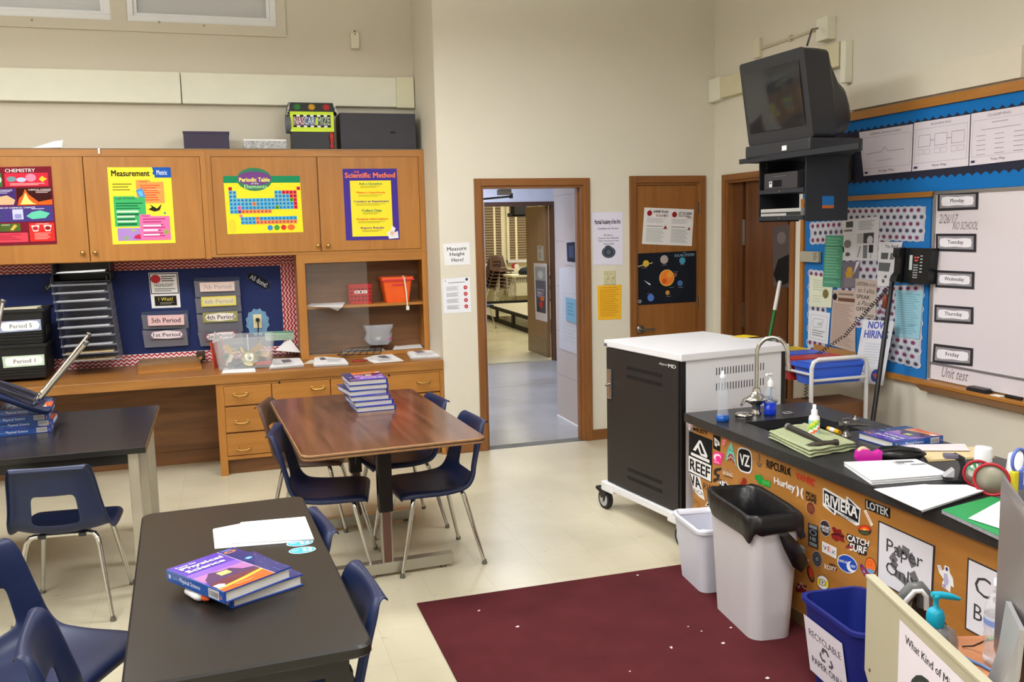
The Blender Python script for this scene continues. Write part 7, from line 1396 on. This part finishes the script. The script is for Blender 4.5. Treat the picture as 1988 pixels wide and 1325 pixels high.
def bl(px, py):
    best = None; d = _ray(px, py); R_ = Matrix.Rotation(-.08, 3, 'Z'); n = (R_ @ Vector((-1, 0, -.09))).normalized(); o = Vector(t.location)+R_ @ Vector((-.1318, 0, hh)); s = (o-CAM).dot(n)/d.dot(n); return R_.inverted() @ (CAM+d*s-Vector(t.location))+Vector((-.004, 0, 0))
cq = [bl(1562, 1192), bl(1637, 1250), bl(1652, 1370), bl(1575, 1300)]
b.decal(cq, [('r', 0, 0, 1, 1, (222, 216, 226)), ('tb', 'RECYCLABLE', .1, .2, .92, .32, (70, 66, 76)), hookp(.5, .42, .12, 0, (90, 88, 96)), hookp(.4, .56, .1, -2.2, (90, 88, 96)), hookp(.62, .57, .1, 2.2, (90, 88, 96)), ('tb', 'PAPER ONLY', .1, .68, .92, .8, (70, 66, 76))]); b.flat = True; b.build('label_sheet', t)
# ================================================================== CART WITH COLOURED BINS behind the island
YN = 4.50
p = PY(YN, (1576, 700), (1683, 694), (1580, 740)); x0, x1 = p[0].x, p[1].x; zt = p[0].z; zb = p[2].z
t = thing('bin_cart', 'white tubular cart carrying coloured plastic bins behind the island', 'cart', ((x0+x1)/2, YN+.35, 0)); WT = M((226, 226, 226), .35)
LY = .95
for yy in (YN, YN+LY):
    b = MB(); pts = [(x0, yy, .06), (x0, yy, zt-.05), (x0+.012, yy, zt-.015), (x0+.045, yy, zt), (x1-.045, yy, zt), (x1-.012, yy, zt-.015), (x1, yy, zt-.05), (x1, yy, .06)]; b.tube(pts, .013, WT, 10); b.build('end_frame', t, world=True)
    for z_ in (zb, .14): b = MB(); b.tube([(x0, yy, z_), (x1, yy, z_)], .010, WT, 8); b.build('crossbar', t, world=True)
for xx in (x0, x1):
    b = MB(); b.tube([(xx, YN, zb+.035), (xx, YN+LY, zb+.035)], .009, WT, 8); b.build('side_rail', t, world=True)
b = MB(); b.box((x0, YN, .13), (x1, YN+LY, .145), WT); b.build('lower_shelf', t, world=True)
for xx in (x0, x1):
    for yy in (YN, YN+LY): b = MB(); b.cyl((xx-.01, yy, .028), (xx+.01, yy, .028), .028, BLACKP); b.cyl((xx, yy, .04), (xx, yy, .08), .008, CHROME); b.build('caster_wheel', t, world=True)
cols = [((54, 104, 228), 'blue', 'nearest'), ((196, 38, 42), 'red', 'second'), ((54, 96, 224), 'blue', 'third'), ((226, 190, 40), 'yellow', 'fourth'), ((20, 96, 60), 'green', 'farthest')]
for k, (col, nm, od) in enumerate(cols):
    yb = YN+.10+k*.185; bt = thing('plastic_bin', '%s plastic bin, %s from the island in the white cart' % (nm, od), 'bin', ((x0+x1)/2-.0, yb, zb-.03-.0), 0, 'coloured bins in the white cart')
    b = MB(); tapered(b, (0, 0, 0), (x1-x0)+.01, .165, .125, M(col, .35, 0, .02), .9, .84, .003, .022, r=.02); b.build('bin', bt)
    b = MB(); b.box((-(x1-x0)/2+.02, -.07, .118), ((x1-x0)/2-.02, .07, .128), M(tuple(int(q*.9) for q in col), .4), bev=.003); b.build('lid', bt)
for k, (dx, dy, w_, h_, zz) in enumerate([(.02, .15, .34, .22, .146), (.03, .55, .30, .26, .146), (.02, .16, .40, .27, .368)]):
    bt = thing('cardboard_box', ['brown cardboard box low on the near end of the white cart', 'brown cardboard box low on the far end of the white cart', 'smaller brown cardboard box on top of the near one in the white cart'][k], 'box', (x0+dx+w_/2, YN+dy, zz))
    b = MB(); b.box((-w_/2, -.13, 0), (w_/2, .13, h_), M((124, 84, 52), .8, 0, .08), bev=.003); b.build('box', bt); b = MB(); b.box((-w_/2-.001, -.1305, h_*.45), (w_/2+.001, -.13, h_*.52), M((96, 62, 38), .7)); b.build('tape', bt)
# NOW HIRING sheet hanging on the cart
c_ = [on(0, 3.80, 1676, 621), on(0, 3.80, 1736, 624), on(0, 3.80, 1714, 749), on(0, 3.80, 1656, 741)]
sheet('poster', 'white NOW HIRING sheet with blue bubble letters behind the black pole', 'poster', c_, [('tbb', 'NOW', .2, .02, .82, .13, (86, 100, 190)), ('tbb', 'HIRING', .12, .16, .9, .28, (86, 100, 190)), ('rows', .2, .36, .8, .7, 8, (206, 210, 220)), ('e', .72, .86, .15, None, (60, 80, 150)), ('p', [(.62, .84), (.8, .82), (.74, .92)], (190, 90, 90))], (226, 228, 234))
bt = thing('tool_tray', 'grey wire basket handle rising behind the device cart', 'basket', PY(5.35, (1500, 668)))
b = MB(); L0 = Vector(bt.location); pts = [v-L0 for v in PY(5.35, (1478, 676), (1490, 660), (1512, 656), (1522, 666), (1524, 680))]; b.tube(pts, .010, M((180, 180, 180), .4, .5), 8); b.build('handle', bt); b = MB(); lo = PY(5.35, (1480, 690))-L0; hi = PY(5.35, (1526, 664))-L0; b.box((lo.x, -.05, lo.z), (hi.x, .25, hi.z-.02), M((60, 70, 66), .5)); b.build('basket', bt)
# posters on the door wall and door 2
def ond(name, label, cat, pts, sh, base, y=DY-.0005): return sheet(name, label, cat, PY(y, *pts), sh, base, .0012)
ond('sign', 'white Measure Height Here! sign beside the open door', 'sign', [(860, 474), (911, 470), (913, 514), (864, 516)], [('tb', 'Measure', .13, .17, .88, .34, (56, 56, 60)), ('tb', 'Height', .22, .42, .8, .62, (56, 56, 60)), ('tb', 'Here!', .27, .68, .74, .84, (56, 56, 60))], (236, 236, 238))
ond('notice', 'white notice with four small red icons left of the open door', 'notice', [(859, 542), (912, 538), (915, 606), (862, 609)], [('tb', 'X', .06, .04, .13, .09, (120, 120, 126)), ('e', .88, .06, .05, None, (60, 66, 84)), ('rows', .2, .12, .85, .16, 1, (120, 124, 130))]+[s for k in range(4) for s in (('rows', .12, .24+.18*k, .6, .36+.18*k, 4, (170, 170, 178)), ('e', .82, .29+.18*k, .07, None, (190, 50, 56)), ('e', .82, .29+.18*k, .03, None, (230, 150, 150)))], (232, 234, 242))
ond('notice', 'white Academy of the Arts guidelines notice above the light switches', 'notice', [(1149, 413), (1209, 411), (1209, 514), (1152, 515)], [('tbb', 'Marshall Academy of the Arts', .08, .14, .92, .25, (44, 40, 60)), ('tb', 'Guidelines for Success', .17, .29, .85, .325, (70, 66, 84)), ('tb', 'Be There', .38, .42, .66, .45, (60, 58, 70)), ('tb', 'Choose Your Attitude', .18, .475, .86, .505, (60, 58, 70)), ('tb', "Make Someone's Day", .19, .53, .86, .56, (60, 58, 70)), ('tb', 'Have Fun!', .36, .585, .7, .615, (60, 58, 70)), ('e', .52, .76, .23, .11, (54, 62, 76)), ('o', .52, .76, .19, .09, .12, (110, 118, 130)), ('e', .5, .66, .1, .03, (70, 76, 84)), ('e', .52, .76, .08, .05, (90, 98, 108))], (224, 222, 240))
ond('notice', 'bright yellow-orange notice below the light switches', 'notice', [(1159, 555), (1207, 553), (1206, 620), (1161, 622)], [('tb', 'Teacher Duty Notice', .2, .05, .8, .085, (130, 90, 20)), ('rows', .1, .12, .94, .93, 16, (206, 150, 34))], (240, 184, 50))
b = MB(); a = PY(DY, (1171, 526)); c = PY(DY, (1194, 552)); b.box((a.x, DY-.007, c.z), (c.x, DY, a.z), M((206, 200, 160), .5), bev=.003)
t = b.build('light_switch', None, 'auto', 'cream double light switch plate between the white and yellow notices', 'light switch')
for fx in (.3, .7): b = MB(); x = a.x+(c.x-a.x)*fx; z = (a.z+c.z)/2; b.box((x-.005, DY-.018, z-.010), (x+.005, DY-.006, z+.012), M((214, 208, 170), .4), rot=(.4, 0, 0)); b.cyl((x, DY-.0075, z+.03), (x, DY-.007, z+.03), .003, DARK); b.cyl((x, DY-.0075, z-.03), (x, DY-.007, z-.03), .003, DARK); b.build('toggle', t, world=True)
DD = DY+.0045
cm_ = [('rows', .06, .28, .45, .42, 5, (190, 186, 190)), ('rows', .07, .49, .4, .53, 1, (120, 116, 118)), ('rows', .07, .56, .46, .94, 10, (176, 180, 178)), ('rows', .56, .28, .93, .42, 5, (190, 186, 190)), ('rows', .56, .49, .86, .53, 1, (120, 116, 118)), ('rows', .56, .56, .95, .94, 10, (176, 180, 178))]
cm_ += [('e', .11, .15, .05, None, (150, 30, 34)), ('e', .61, .16, .05, None, (150, 30, 34)), ('l', [(.11, .1), (.13, .03)], .003, (80, 70, 60)), ('l', [(.61, .1), (.63, .04)], .003, (80, 70, 60)), ('tbb', 'GAME PLAN', .18, .06, .48, .13, (96, 86, 90)), ('ti', 'to Learn', .24, .15, .42, .23, (160, 50, 60)), ('tb', 'BEST', .40, .17, .48, .23, (96, 86, 90)), ('tbb', 'LET US LEARN', .69, .08, .96, .15, (96, 86, 90)), ('tb', 'EVERYWHERE', .69, .17, .93, .21, (96, 86, 90)), ('ti', 'Game', .86, .19, .96, .25, (160, 50, 60)), ('p', [(.4, .56), (.44, .46), (.48, .56)], (150, 40, 40)), ('p', [(.89, .56), (.92, .48), (.95, .56)], (150, 40, 40))]
ond('poster', 'white two-column poster with red ball emblems on the closed door', 'poster', [(1251, 403), (1347, 407), (1343, 478), (1246, 474)], cm_, (226, 224, 224), DD)
ss = [('o', .5, .5, .12+.045*k, None, .02, (40, 44, 56)) for k in range(1, 6)]
ss += [('e', .51, .5, .125, None, (240, 200, 90)), ('e', .51, .5, .115, None, (236, 130, 50)), ('e', .47, .56, .04, None, (214, 90, 40)), ('e', .56, .44, .05, None, (240, 160, 60)), ('e', .17, .2, .05, None, (214, 180, 40)), ('p', [(.03, .24), (.28, .18), (.28, .2), (.04, .26)], (190, 170, 120)), ('e', .47, .14, .065, None, (176, 164, 160)), ('e', .77, .18, .05, None, (70, 150, 180)), ('e', .65, .45, .03, None, (140, 84, 60)), ('e', .73, .62, .045, None, (70, 110, 170)), ('e', .52, .79, .035, None, (200, 140, 70)), ('e', .24, .87, .055, None, (80, 120, 200)), ('p', [(.13, .52), (.24, .6), (.23, .63)], (220, 226, 232)), ('tbb', 'SOLAR SYSTEM', .64, .05, .97, .1, (120, 150, 170)), ('tb', 'THE', .78, .015, .83, .035, (120, 150, 170)), ('o', .06, .93, .025, None, .4, (200, 206, 210))]
ss += [('rows', u, v, u+.08, v+.012, 1, (170, 180, 190)) for u, v in ((.1, .28), (.43, .245), (.73, .25), (.48, .34), (.62, .39), (.55, .69), (.7, .7), (.5, .86), (.18, .79))]
ond('poster', 'dark Solar System poster with sun and planets on the closed door', 'poster', [(1233, 493), (1351, 487), (1351, 586), (1235, 593)], ss, (22, 26, 36), DD)
# dark picture on the closet leaf
q = PX(RX+.039, (1500, 440), (1535, 436), (1535, 560), (1502, 556)); sheet('poster', 'dim grey picture with a black shape inside the closet doorway', 'poster', q, [('p', [(0, .8), (.3, .55), (1, .45), (1, .9), (.3, 1)], (24, 22, 24)), ('e', .5, .2, .25, .1, (110, 100, 100))], (84, 74, 74))
# ================================================================== FAR ROOM THINGS (through the two doorways)
BLD = M((150, 130, 104), .6); SILL = M((222, 216, 196), .5)
for i, (p0, p1, ys_) in enumerate([((926, 394), (973, 512), (958, 962)), ((986, 394), (1046, 503), (1000, 1004))]):
    a, c = PY(19.99, p0, p1)
    t = bpy.data.objects.new('window_%d' % (i+4), None); COL.objects.link(t); t['kind'] = 'structure'
    b = MB(); b.box((a.x-.06, 19.93, c.z-.06), (a.x, 20, a.z), SILL); b.box((c.x, 19.93, c.z-.06), (c.x+.06, 20, a.z), SILL); b.box((a.x-.06, 19.88, c.z-.06), (c.x+.06, 20, c.z), M((214, 216, 226), .4)); b.build('window_frame', t)
    b = MB(); n = 30
    for k in range(n): z = c.z+(a.z+.4-c.z)*k/n; b.box((a.x, 19.95, z), (c.x, 19.97, z+(a.z+.4-c.z)/n*.72), BLD)
    b.box((a.x, 19.972, c.z), (c.x, 19.976, a.z+.4), M((96, 82, 62), .8)); b.build('blind', t)
    s0, s1 = PY(19.94, (ys_[0], 450), (ys_[1], 450)); b = MB(); b.box((s0.x, 19.935, c.z), (s1.x, 19.948, a.z+.4), M((236, 226, 196), .6)); b.build('blind_tape', t)
a, c = PY(19.7, (978, 522), (1060, 528)); b = MB(); b.box((a.x, 19.6, c.z), (c.x, 19.99, a.z), SILL); b.build('window_ledge', None, 'auto', 'cream ledge under the windows of the far room', 'ledge')
a, c = PY(19.75, (984, 530), (1060, 547)); b = MB(); b.box((a.x, 19.75, c.z-.3), (c.x, 19.95, a.z), M((206, 200, 176), .5))
for k in range(26): x = a.x+.05+k*.045; b.box((x, 19.74, c.z), (x+.018, 19.75, a.z-.02), M((110, 100, 80)))
b.build('radiator', None, 'auto', 'slatted radiator under the far room windows', 'radiator')
q = PY(19.65, (1003, 519)); t = thing('wall_clock', 'small red round desk clock on the far room ledge', 'clock', (q.x, q.y, PY(19.7, (1003, 523)).z)); b = MB(); b.cyl((-.03, 0, .07), (-.03, .06, .07), .075, M((170, 40, 44), .4), n=20); b.build('case', t); b = MB(); b.cyl((-.0, -.01, .07), (0, 0, .07), .055, M((226, 220, 214), .4), n=18); b.build('face', t)
# ceiling projector
q = PY(14.5, (1008, 408)); t = thing('ceiling_projector', 'dark projector hanging from the far room ceiling', 'projector', (q.x, q.y, q.z-.08))
b = MB(); b.box((-.12, -.1, 0), (.10, .12, .16), DARK, bev=.01); b.build('body', t); b = MB(); b.box((-.2, -.03, -.03), (.17, .03, .03), DARK, bev=.008); b.box((-.26, -.02, .14), (.26, .02, .18), DARK, bev=.008); b.build('bracket', t); b = MB(); b.tube([(.05, 0, .16), (.05, 0, 3.2-q.z+.08)], .02, DARK, 8); b.build('pole', t)
# stacked chairs
F0 = PZ(0, (966, 594)); src = [o for o in COL.objects if o.name.startswith('school_chair') and o.get('label', '').startswith('brown')][0]
nm_ = ['bottom', 'second from the bottom', 'third from the bottom', 'fourth from the bottom', 'second from the top', 'top']
for k in range(6):
    dup(src, (F0.x+.02*k, F0.y-.015*k, .001+.075*k), PI+.25, 'brown stacking chair in the far room, %s of its stack' % nm_[k], 'stacked brown chairs in the far room')
q = PZ(0, (948, 640)); c = dup(chair0, (q.x-.12, q.y+.2, 0), -1.2, 'navy chair half hidden by the far doorway'); 
q = PZ(0, (1020, 598)); c = dup(chair0, (q.x+.35, q.y-.1, 0), 1.9, 'navy chair pulled up to the white table in the far room')
q = PY(17.6, (992, 535)); t = thing('classroom_table', 'white-topped table in front of the far room radiator', 'table', (q.x+.65, 17.8, 0)); b = MB(); b.box((-.65, -.3, q.z-.04), (.75, .35, q.z), M((230, 224, 202), .4)); b.build('tabletop', t)
for x, y in ((-.58, -.25), (-.58, .3), (.68, -.25), (.68, .3)): b = MB(); b.tube([(x, y, q.z-.04), (x, y, 0)], .018, CHROME, 8); b.build('leg', t)
p_ = PY(17.6, (1026, 535)); b = MB(); b.lathe([(.0001, 0), (.22, .0), (.24, .06), (.18, .13), (.0001, .17)], (p_.x+.05, 17.7, q.z+.001), M((28, 34, 44), .9, 0, .1), 14, sy=.7); b.build('jacket', None, 'auto', 'dark jacket heaped on the white far room table', 'jacket')
# low stage
A_, B_ = PZ(0, (1036, 650), (940, 616)); hS = PY(A_.y, (1036, 620)).z
t = thing('low_stage', 'low stage platform with black edging in the far room', 'stage', (A_.x, A_.y, 0)); dirv = (B_-A_); L_ = dirv.length; dn = dirv.normalized(); pn = Vector((dn.y, -dn.x, 0)) if dn.x < .5 else Vector((0, 0, 1)); pn = Vector((abs(pn.x), pn.y, 0))
o0 = Vector((0, 0, 0)); W2 = 3.2
b = MB(); b.prism([o0+Vector((0, 0, hS-.02)), dn*L_+Vector((0, 0, hS-.02)), dn*L_+pn*W2+Vector((0, 0, hS-.02)), pn*W2+Vector((0, 0, hS-.02))], (0, 0, .02), M((216, 210, 190), .3)); b.build('deck', t)
b = MB()
def bar(p, q_, z0, z1, th=.03): b.prism([p+Vector((0, 0, z0)), q_+Vector((0, 0, z0)), q_+Vector((0, 0, z1)), p+Vector((0, 0, z1))], -pn*th, DARK)
bar(o0, dn*L_, hS-.03, hS+.03); bar(o0, dn*L_, .0, .07)
for f in (.0, .33, .66, 1): p = dn*L_*f; b.prism([p, p+dn*.12, p+dn*.12+Vector((0, 0, hS)), p+Vector((0, 0, hS))], -pn*.03, DARK)
b.prism([dn*L_+Vector((0, 0, hS-.03)), dn*L_+pn*W2+Vector((0, 0, hS-.03)), dn*L_+pn*W2+Vector((0, 0, hS+.05)), dn*L_+Vector((0, 0, hS+.05))], dn*.03, DARK)
b.prism([o0+dn*1.2+pn*.9+Vector((0, 0, hS+.001)), o0+dn*1.35+pn*.9+Vector((0, 0, hS+.001)), dn*1.35+pn*W2+Vector((0, 0, hS+.001)), dn*1.2+pn*W2+Vector((0, 0, hS+.001))], (0, 0, .01), DARK)
b.build('edging', t)
# papers in the vestibule and on the far door
VXs = VX-.001
def onv(name, label, cat, pts, sh, base): return sheet(name, label, cat, PX(VXs, *pts), sh, base, .0012)
onv('poster', 'framed dark picture on the vestibule wall inside the doorway', 'poster', [(1097, 466), (1119, 463), (1120, 518), (1099, 514)], [('r', .14, .12, .88, .86, (40, 42, 56)), ('r', .3, .25, .75, .7, (70, 80, 120))], (206, 200, 206))
onv('paper_banner', 'long white paper banner hanging low on the vestibule wall', 'banner', [(1086, 520), (1123, 519), (1124, 690), (1086, 676)], [('rows', .2, .3, .9, .9, 14, (206, 208, 214))], (214, 214, 222))
b_ = onv('notice', 'light blue sheet on the white banner in the vestibule', 'notice', [(1099, 577), (1120, 582), (1120, 629), (1100, 622)], [('rows', .15, .2, .8, .8, 4, (110, 160, 190))], (136, 186, 214)); b_.location.x -= .004
LX = FD1-.0765
sheet('poster', 'tall colourful poster on the open far door', 'poster', PX(LX, (1036, 511), (1062, 512), (1063, 626), (1040, 620)), [('r', .1, .06, .9, .3, (150, 150, 152)), ('r', .1, .3, .9, .62, (96, 92, 104)), ('r', .12, .62, .88, .86, (80, 70, 76)), ('e', .6, .6, .16, .05, (220, 110, 50)), ('e', .5, .72, .14, .06, (190, 50, 50)), ('e', .35, .52, .12, .08, (96, 100, 180)), ('e', .5, .2, .2, .07, (190, 190, 192)), ('rows', .2, .45, .8, .6, 4, (170, 170, 180)), ('e', .3, .8, .1, .05, (40, 60, 70))], (200, 192, 190))
sheet('notice', 'narrow grey notice above the colourful poster on the far door', 'notice', PX(LX, (1043, 477), (1055, 478), (1056, 507), (1044, 506)), [('rows', .15, .08, .85, .3, 2, (110, 104, 96)), ('rows', .2, .45, .7, .9, 4, (120, 112, 104))], (176, 166, 150))
# ================================================================== FOREGROUND TEACHER'S DESK
DO = Vector((1.43, 1.756, 0)); DA = -.285; RD2 = Matrix.Rotation(DA, 3, 'Z'); DZ = .72
def dl(px, py, z):  # pixel on the plane z -> desk-local
    return RD2.inverted() @ (PZ(z, (px, py))-DO)
desk = thing('teacher_desk', "teacher's desk in the lower right corner with a cream steel side panel", 'desk', DO, DA)
b = MB(); b.box((0, -1.5, DZ-.03), (.78, .0, DZ), wood((176, 112, 72), (206, 142, 98), .35, 'X'), bev=.003); b.build('desktop', desk)
CP = M((176, 170, 146), .45, 0, .02, 4)
nW = RD2 @ Vector((-1, 0, 0))
def ppan(px, py):
    d = _ray(px, py); s = (DO+RD2 @ Vector((-.016, 0, 0))-CAM).dot(nW)/d.dot(nW); return RD2.inverted() @ (CAM+d*s-DO)
zn = ppan(1678, 1300).z; ztp = ppan(1683, 1118).z; y_t = ppan(1683, 1118).y
b = MB(); b.prism([(-.016, y_t, ztp), (-.016, y_t, zn), (-.016, y_t-.05, zn-.045), (-.016, y_t-.05, .05), (-.016, -1.5, .05), (-.016, -1.5, ztp)], (.016, 0, 0), CP); b.box((-.019, -1.5, ztp-.006), (.003, y_t+.002, ztp+.003), CP, bev=.002)
q = ppan(1689, 1302); b.cyl((-.0165, q.y, q.z), (-.018, q.y, q.z), .004, M((90, 80, 60)), n=10); tag(b.build('side_panel', desk), 'cream steel side panel')
for x in (.06, .70): b = MB(); b.box((x, -1.45, 0), (x+.04, -1.41, DZ-.03), BLACKP); b.build('leg', desk); b = MB(); b.box((x, -.08, 0), (x+.04, -.04, DZ-.03), BLACKP); b.build('leg', desk)
def ppw(px, py): return DO+RD2 @ (ppan(px, py)+Vector((-.0008, 0, 0)))
TLp, BLp = ppan(1748, 1204), ppan(1747, 1420); TRp = ppan(1900, 1366)
w1 = TLp.y-TRp.y; zT = TLp.z; cw_ = [DO+RD2 @ Vector((-.0170, y, z)) for y, z in ((TLp.y, zT), (TLp.y-.30, zT), (TLp.y-.30, zT-.36), (TLp.y, zT-.36))]
sheet('poster', 'white poster beginning What Kind of Mind on the desk side panel', 'poster', cw_, [('tb', 'What Kind of Mindset', .10, .055, .95, .105, (50, 50, 50)), ('tb', 'Do You Have?', .3, .9, .7, .94, (60, 60, 60)), ('o', .45, .42, .28, None, .16, (52, 58, 54)), ('l', [(.42, .3), (.5, .32), (.44, .38), (.52, .42)], .003, (110, 110, 110))], (220, 212, 222))
# hand sanitizer
p = dl(1829, 1300, DZ); q = PZ(DZ+.214, (1818, 1152)); q.z = DZ+.0005; t = thing('hand_sanitizer', 'clear hand sanitizer bottle with a turquoise pump on the desk', 'hand sanitizer', q, -.32)
CL2 = M((150, 152, 154), .08, 0, 0, 1, 0, .8, 0, .55); TQ = M((22, 160, 190), .3, 0, .02)
def at_px(px, y0): d = _ray(px, 1200); return d
b = MB(); b.lathe([(.0001, 0), (.036, 0), (.043, .008), (.046, .04), (.049, .085), (.048, .112), (.041, .130), (.026, .140), (.016, .143), (.016, .148)], (0, 0, 0), CL2, 32, sy=.72); b.build('bottle', t)
b = MB(); b.lathe([(.0001, .003), (.034, .003), (.041, .010), (.045, .055), (.0001, .056)], (0, 0, 0), M((150, 152, 156), .1, 0, 0, 1, 0, .5, 0, .5), 24, sy=.72); b.build('gel', t)
b = MB(); b.lathe([(.0185, .142), (.0188, .166), (.0165, .170), (.0160, .175), (.010, .179), (.0055, .183), (.0052, .198), (.0085, .203), (.009, .211), (.0001, .213)], (0, 0, 0), TQ, 22); b.tube([(-.010, 0, .211), (.01, 0, .209), (.03, 0, .205), (.050, 0, .199)], [.006, .008, .0075, .004], TQ, 10); b.build('pump', t)
# water bottle
w0 = PZ(DZ, (1936, 1290)); t = thing('water_bottle', 'clear plastic water bottle with a blue label band beside the computer', 'bottle', w0)
b = MB(); pr_ = [(.0001, 0), (.026, 0), (.031, .008), (.031, .02)]
for k in range(5): pr_ += [(.031, .02+.012*k), (.028, .026+.012*k)]
pr_ += [(.031, .085), (.031, .12), (.029, .14), (.018, .168), (.012, .18), (.012, .19)]
b.lathe(pr_, (0, 0, 0), M((226, 226, 232), .06, 0, 0, 1, 0, .8, 0, .35), 24); b.build('bottle', t)
b = MB(); b.lathe([(.0315, .09), (.0315, .118)], (0, 0, 0), M((206, 210, 226), .4), 24); b.lathe([(.0318, .097), (.0318, .110)], (0, 0, 0), M((130, 156, 214), .4), 24); b.build('label_band', t)
b = MB(); b.lathe([(.014, .186), (.014, .2), (.0001, .201)], (0, 0, 0), M((232, 232, 236), .4), 16); b.build('cap', t)
# black desktop device with grey handle and white stripe
W_ = DO+RD2 @ Vector((.10, -.012, 0)); t = thing('desk_telephone', 'black and grey desk telephone with a white stripe behind the cream panel', 'phone', (W_.x, W_.y, DZ), -.5)
b = MB(); b.prism([(-.02, -.035, 0), (.085, -.035, 0), (.075, -.035, .06), (.035, -.035, .115), (.0, -.035, .125)], (0, .09, 0), M((34, 34, 34), .4)); b.build('body', t)
def arm(off, r, m, nm):
    b = MB(); b.tube([(-.085, off, -.0+.01), (-.052, off, .07), (-.022, off, .125), (-.005, off, .148), (.010, off, .150), (.020, off, .138), (.022, off, .105)], r, m, 12); b.build(nm, t)
arm(-.045, [.017]*7, M((92, 92, 92), .4), 'handset'); arm(-.064, [.006]*7, M((206, 206, 206), .4), 'white_stripe')
# cables and pen
p0, p1, p2 = dl(1875, 1255, DZ), dl(1900, 1247, DZ), dl(1915, 1240, DZ)
b = MB(); pts = [DO+RD2 @ v+Vector((0, 0, h)) for v, h in ((dl(1868, 1256, DZ), .003), (dl(1890, 1256, DZ), .01), (dl(1905, 1252, DZ+.03), 0), (dl(1920, 1244, DZ+.05), 0))]; pts = [DO+RD2 @ dl(1868, 1256, DZ)+Vector((0, 0, DZ)) if False else PZ(DZ+.003, (1868, 1256)), PZ(DZ+.01, (1890, 1255)), PZ(DZ+.03, (1906, 1248)), PZ(DZ+.045, (1920, 1242))]
b.tube(pts, .0022, M((60, 44, 36), .5), 6); b.tube([PZ(DZ+.045, (1919, 1242)), PZ(DZ+.05, (1935, 1238)), PZ(DZ+.055, (1958, 1234))], [.005, .006, .004], M((130, 200, 140), .5), 8); b.build('earphone_cable', None, 'auto', 'thin dark cable with a light green end on the desk', 'cable')
b = MB(); b.tube(PZ(DZ+.004, (1868, 1275), (1885, 1284), (1905, 1292), (1930, 1306)), .004, M((90, 124, 176), .4), 8); b.build('cable', None, 'auto', 'blue-grey cable across the orange-brown desktop', 'cable')
b = MB(); b.tube(PZ(DZ+.003, (1868, 1282), (1876, 1292), (1884, 1306), (1880, 1318)), .003, BLACKP, 6); b.build('cable', None, 'auto', 'thin black cable curling at the edge of the desktop', 'cable')
# the all-in-one computer seen from behind
A2 = Vector((1.558, 1.497, 0)); d2 = Vector((-.588, -.809, 0)); nb = Vector((-.809, .588, 0)); wI = .50
t = thing('desktop_computer', 'silver all-in-one computer seen from behind at the right edge', 'computer', (A2+d2*wI/2)+Vector((0, 0, DZ)), math.atan2(d2.y, d2.x))
# local x along d2; local y = cross(z, d2)
ly = Vector((0, 0, 1)).cross(d2.normalized()); sg = 1 if ly.dot(nb) > 0 else -1
SIL = M((158, 152, 150), .34, .7, .02, 2); zc0, zc1 = .787-DZ, 1.18-DZ
b = MB(); ZN = 9; 
def rg(s, yy): return [Vector((x, sg*yy, z)) for x, z in ((-wI/2*s, (zc0+zc1)/2-(zc1-zc0)/2*s), (wI/2*s, (zc0+zc1)/2-(zc1-zc0)/2*s), (wI/2*s, (zc0+zc1)/2+(zc1-zc0)/2*s), (-wI/2*s, (zc0+zc1)/2+(zc1-zc0)/2*s))]
b.loft([rg(1, -.006), rg(1, 0), rg(.9, .006), rg(.6, .018), rg(.3, .026), rg(.1, .028)], SIL, cap0=True, cap1=True); b.build('display_case', t)
b = MB(); b.box((-wI/2+.02, sg*-.008, zc0+.07), (wI/2-.02, sg*-.0065, zc1-.02), M((14, 14, 16), .1)); b.build('screen', t)
ST2 = M((186, 186, 190), .32, .6, .02, 2)
# neck with an oval opening
b = MB(); out_ = [(-.095, .02), (.095, .02), (.075, .26), (-.075, .26)]; n = 16
def npt(x, v): return Vector((x+.115, sg*(.085-.055*min(1, v/.24)), v))
hole = [(.022*math.cos(2*PI*k/n), .085+.022*math.sin(2*PI*k/n)) for k in range(n)]
def outer(k):
    a = 2*PI*k/n; cx, cy = math.cos(a), math.sin(a); m_ = max(abs(cx), abs(cy)); x = cx/m_; y = cy/m_; v = .155+.145*y; return (x*(.085-.018*(v/.26)), v)
for yo in (0, .008):
    vs = []; 
    for k in range(n): vs += [npt(*hole[k])+Vector((0, sg*yo, 0)), npt(*outer(k))+Vector((0, sg*yo, 0))]
    b.add(vs, [(2*i, 2*i+1, 2*((i+1) % n)+1, 2*((i+1) % n)) for i in range(n)], ST2)
vs = []
for k in range(n): vs += [npt(*hole[k]), npt(*hole[k])+Vector((0, sg*.008, 0))]
b.add(vs, [(2*i, 2*i+1, 2*((i+1) % n)+1, 2*((i+1) % n)) for i in range(n)], ST2)
vs = []
for k in range(n): vs += [npt(*outer(k)), npt(*outer(k))+Vector((0, sg*.008, 0))]
b.add(vs, [(2*i, 2*i+1, 2*((i+1) % n)+1, 2*((i+1) % n)) for i in range(n)], ST2)
b.build('stand_neck', t); b = MB(); b.box((.02, sg*-.10, .001), (.21, sg*.094, .009), ST2, bev=.002); b.build('stand_foot', t)
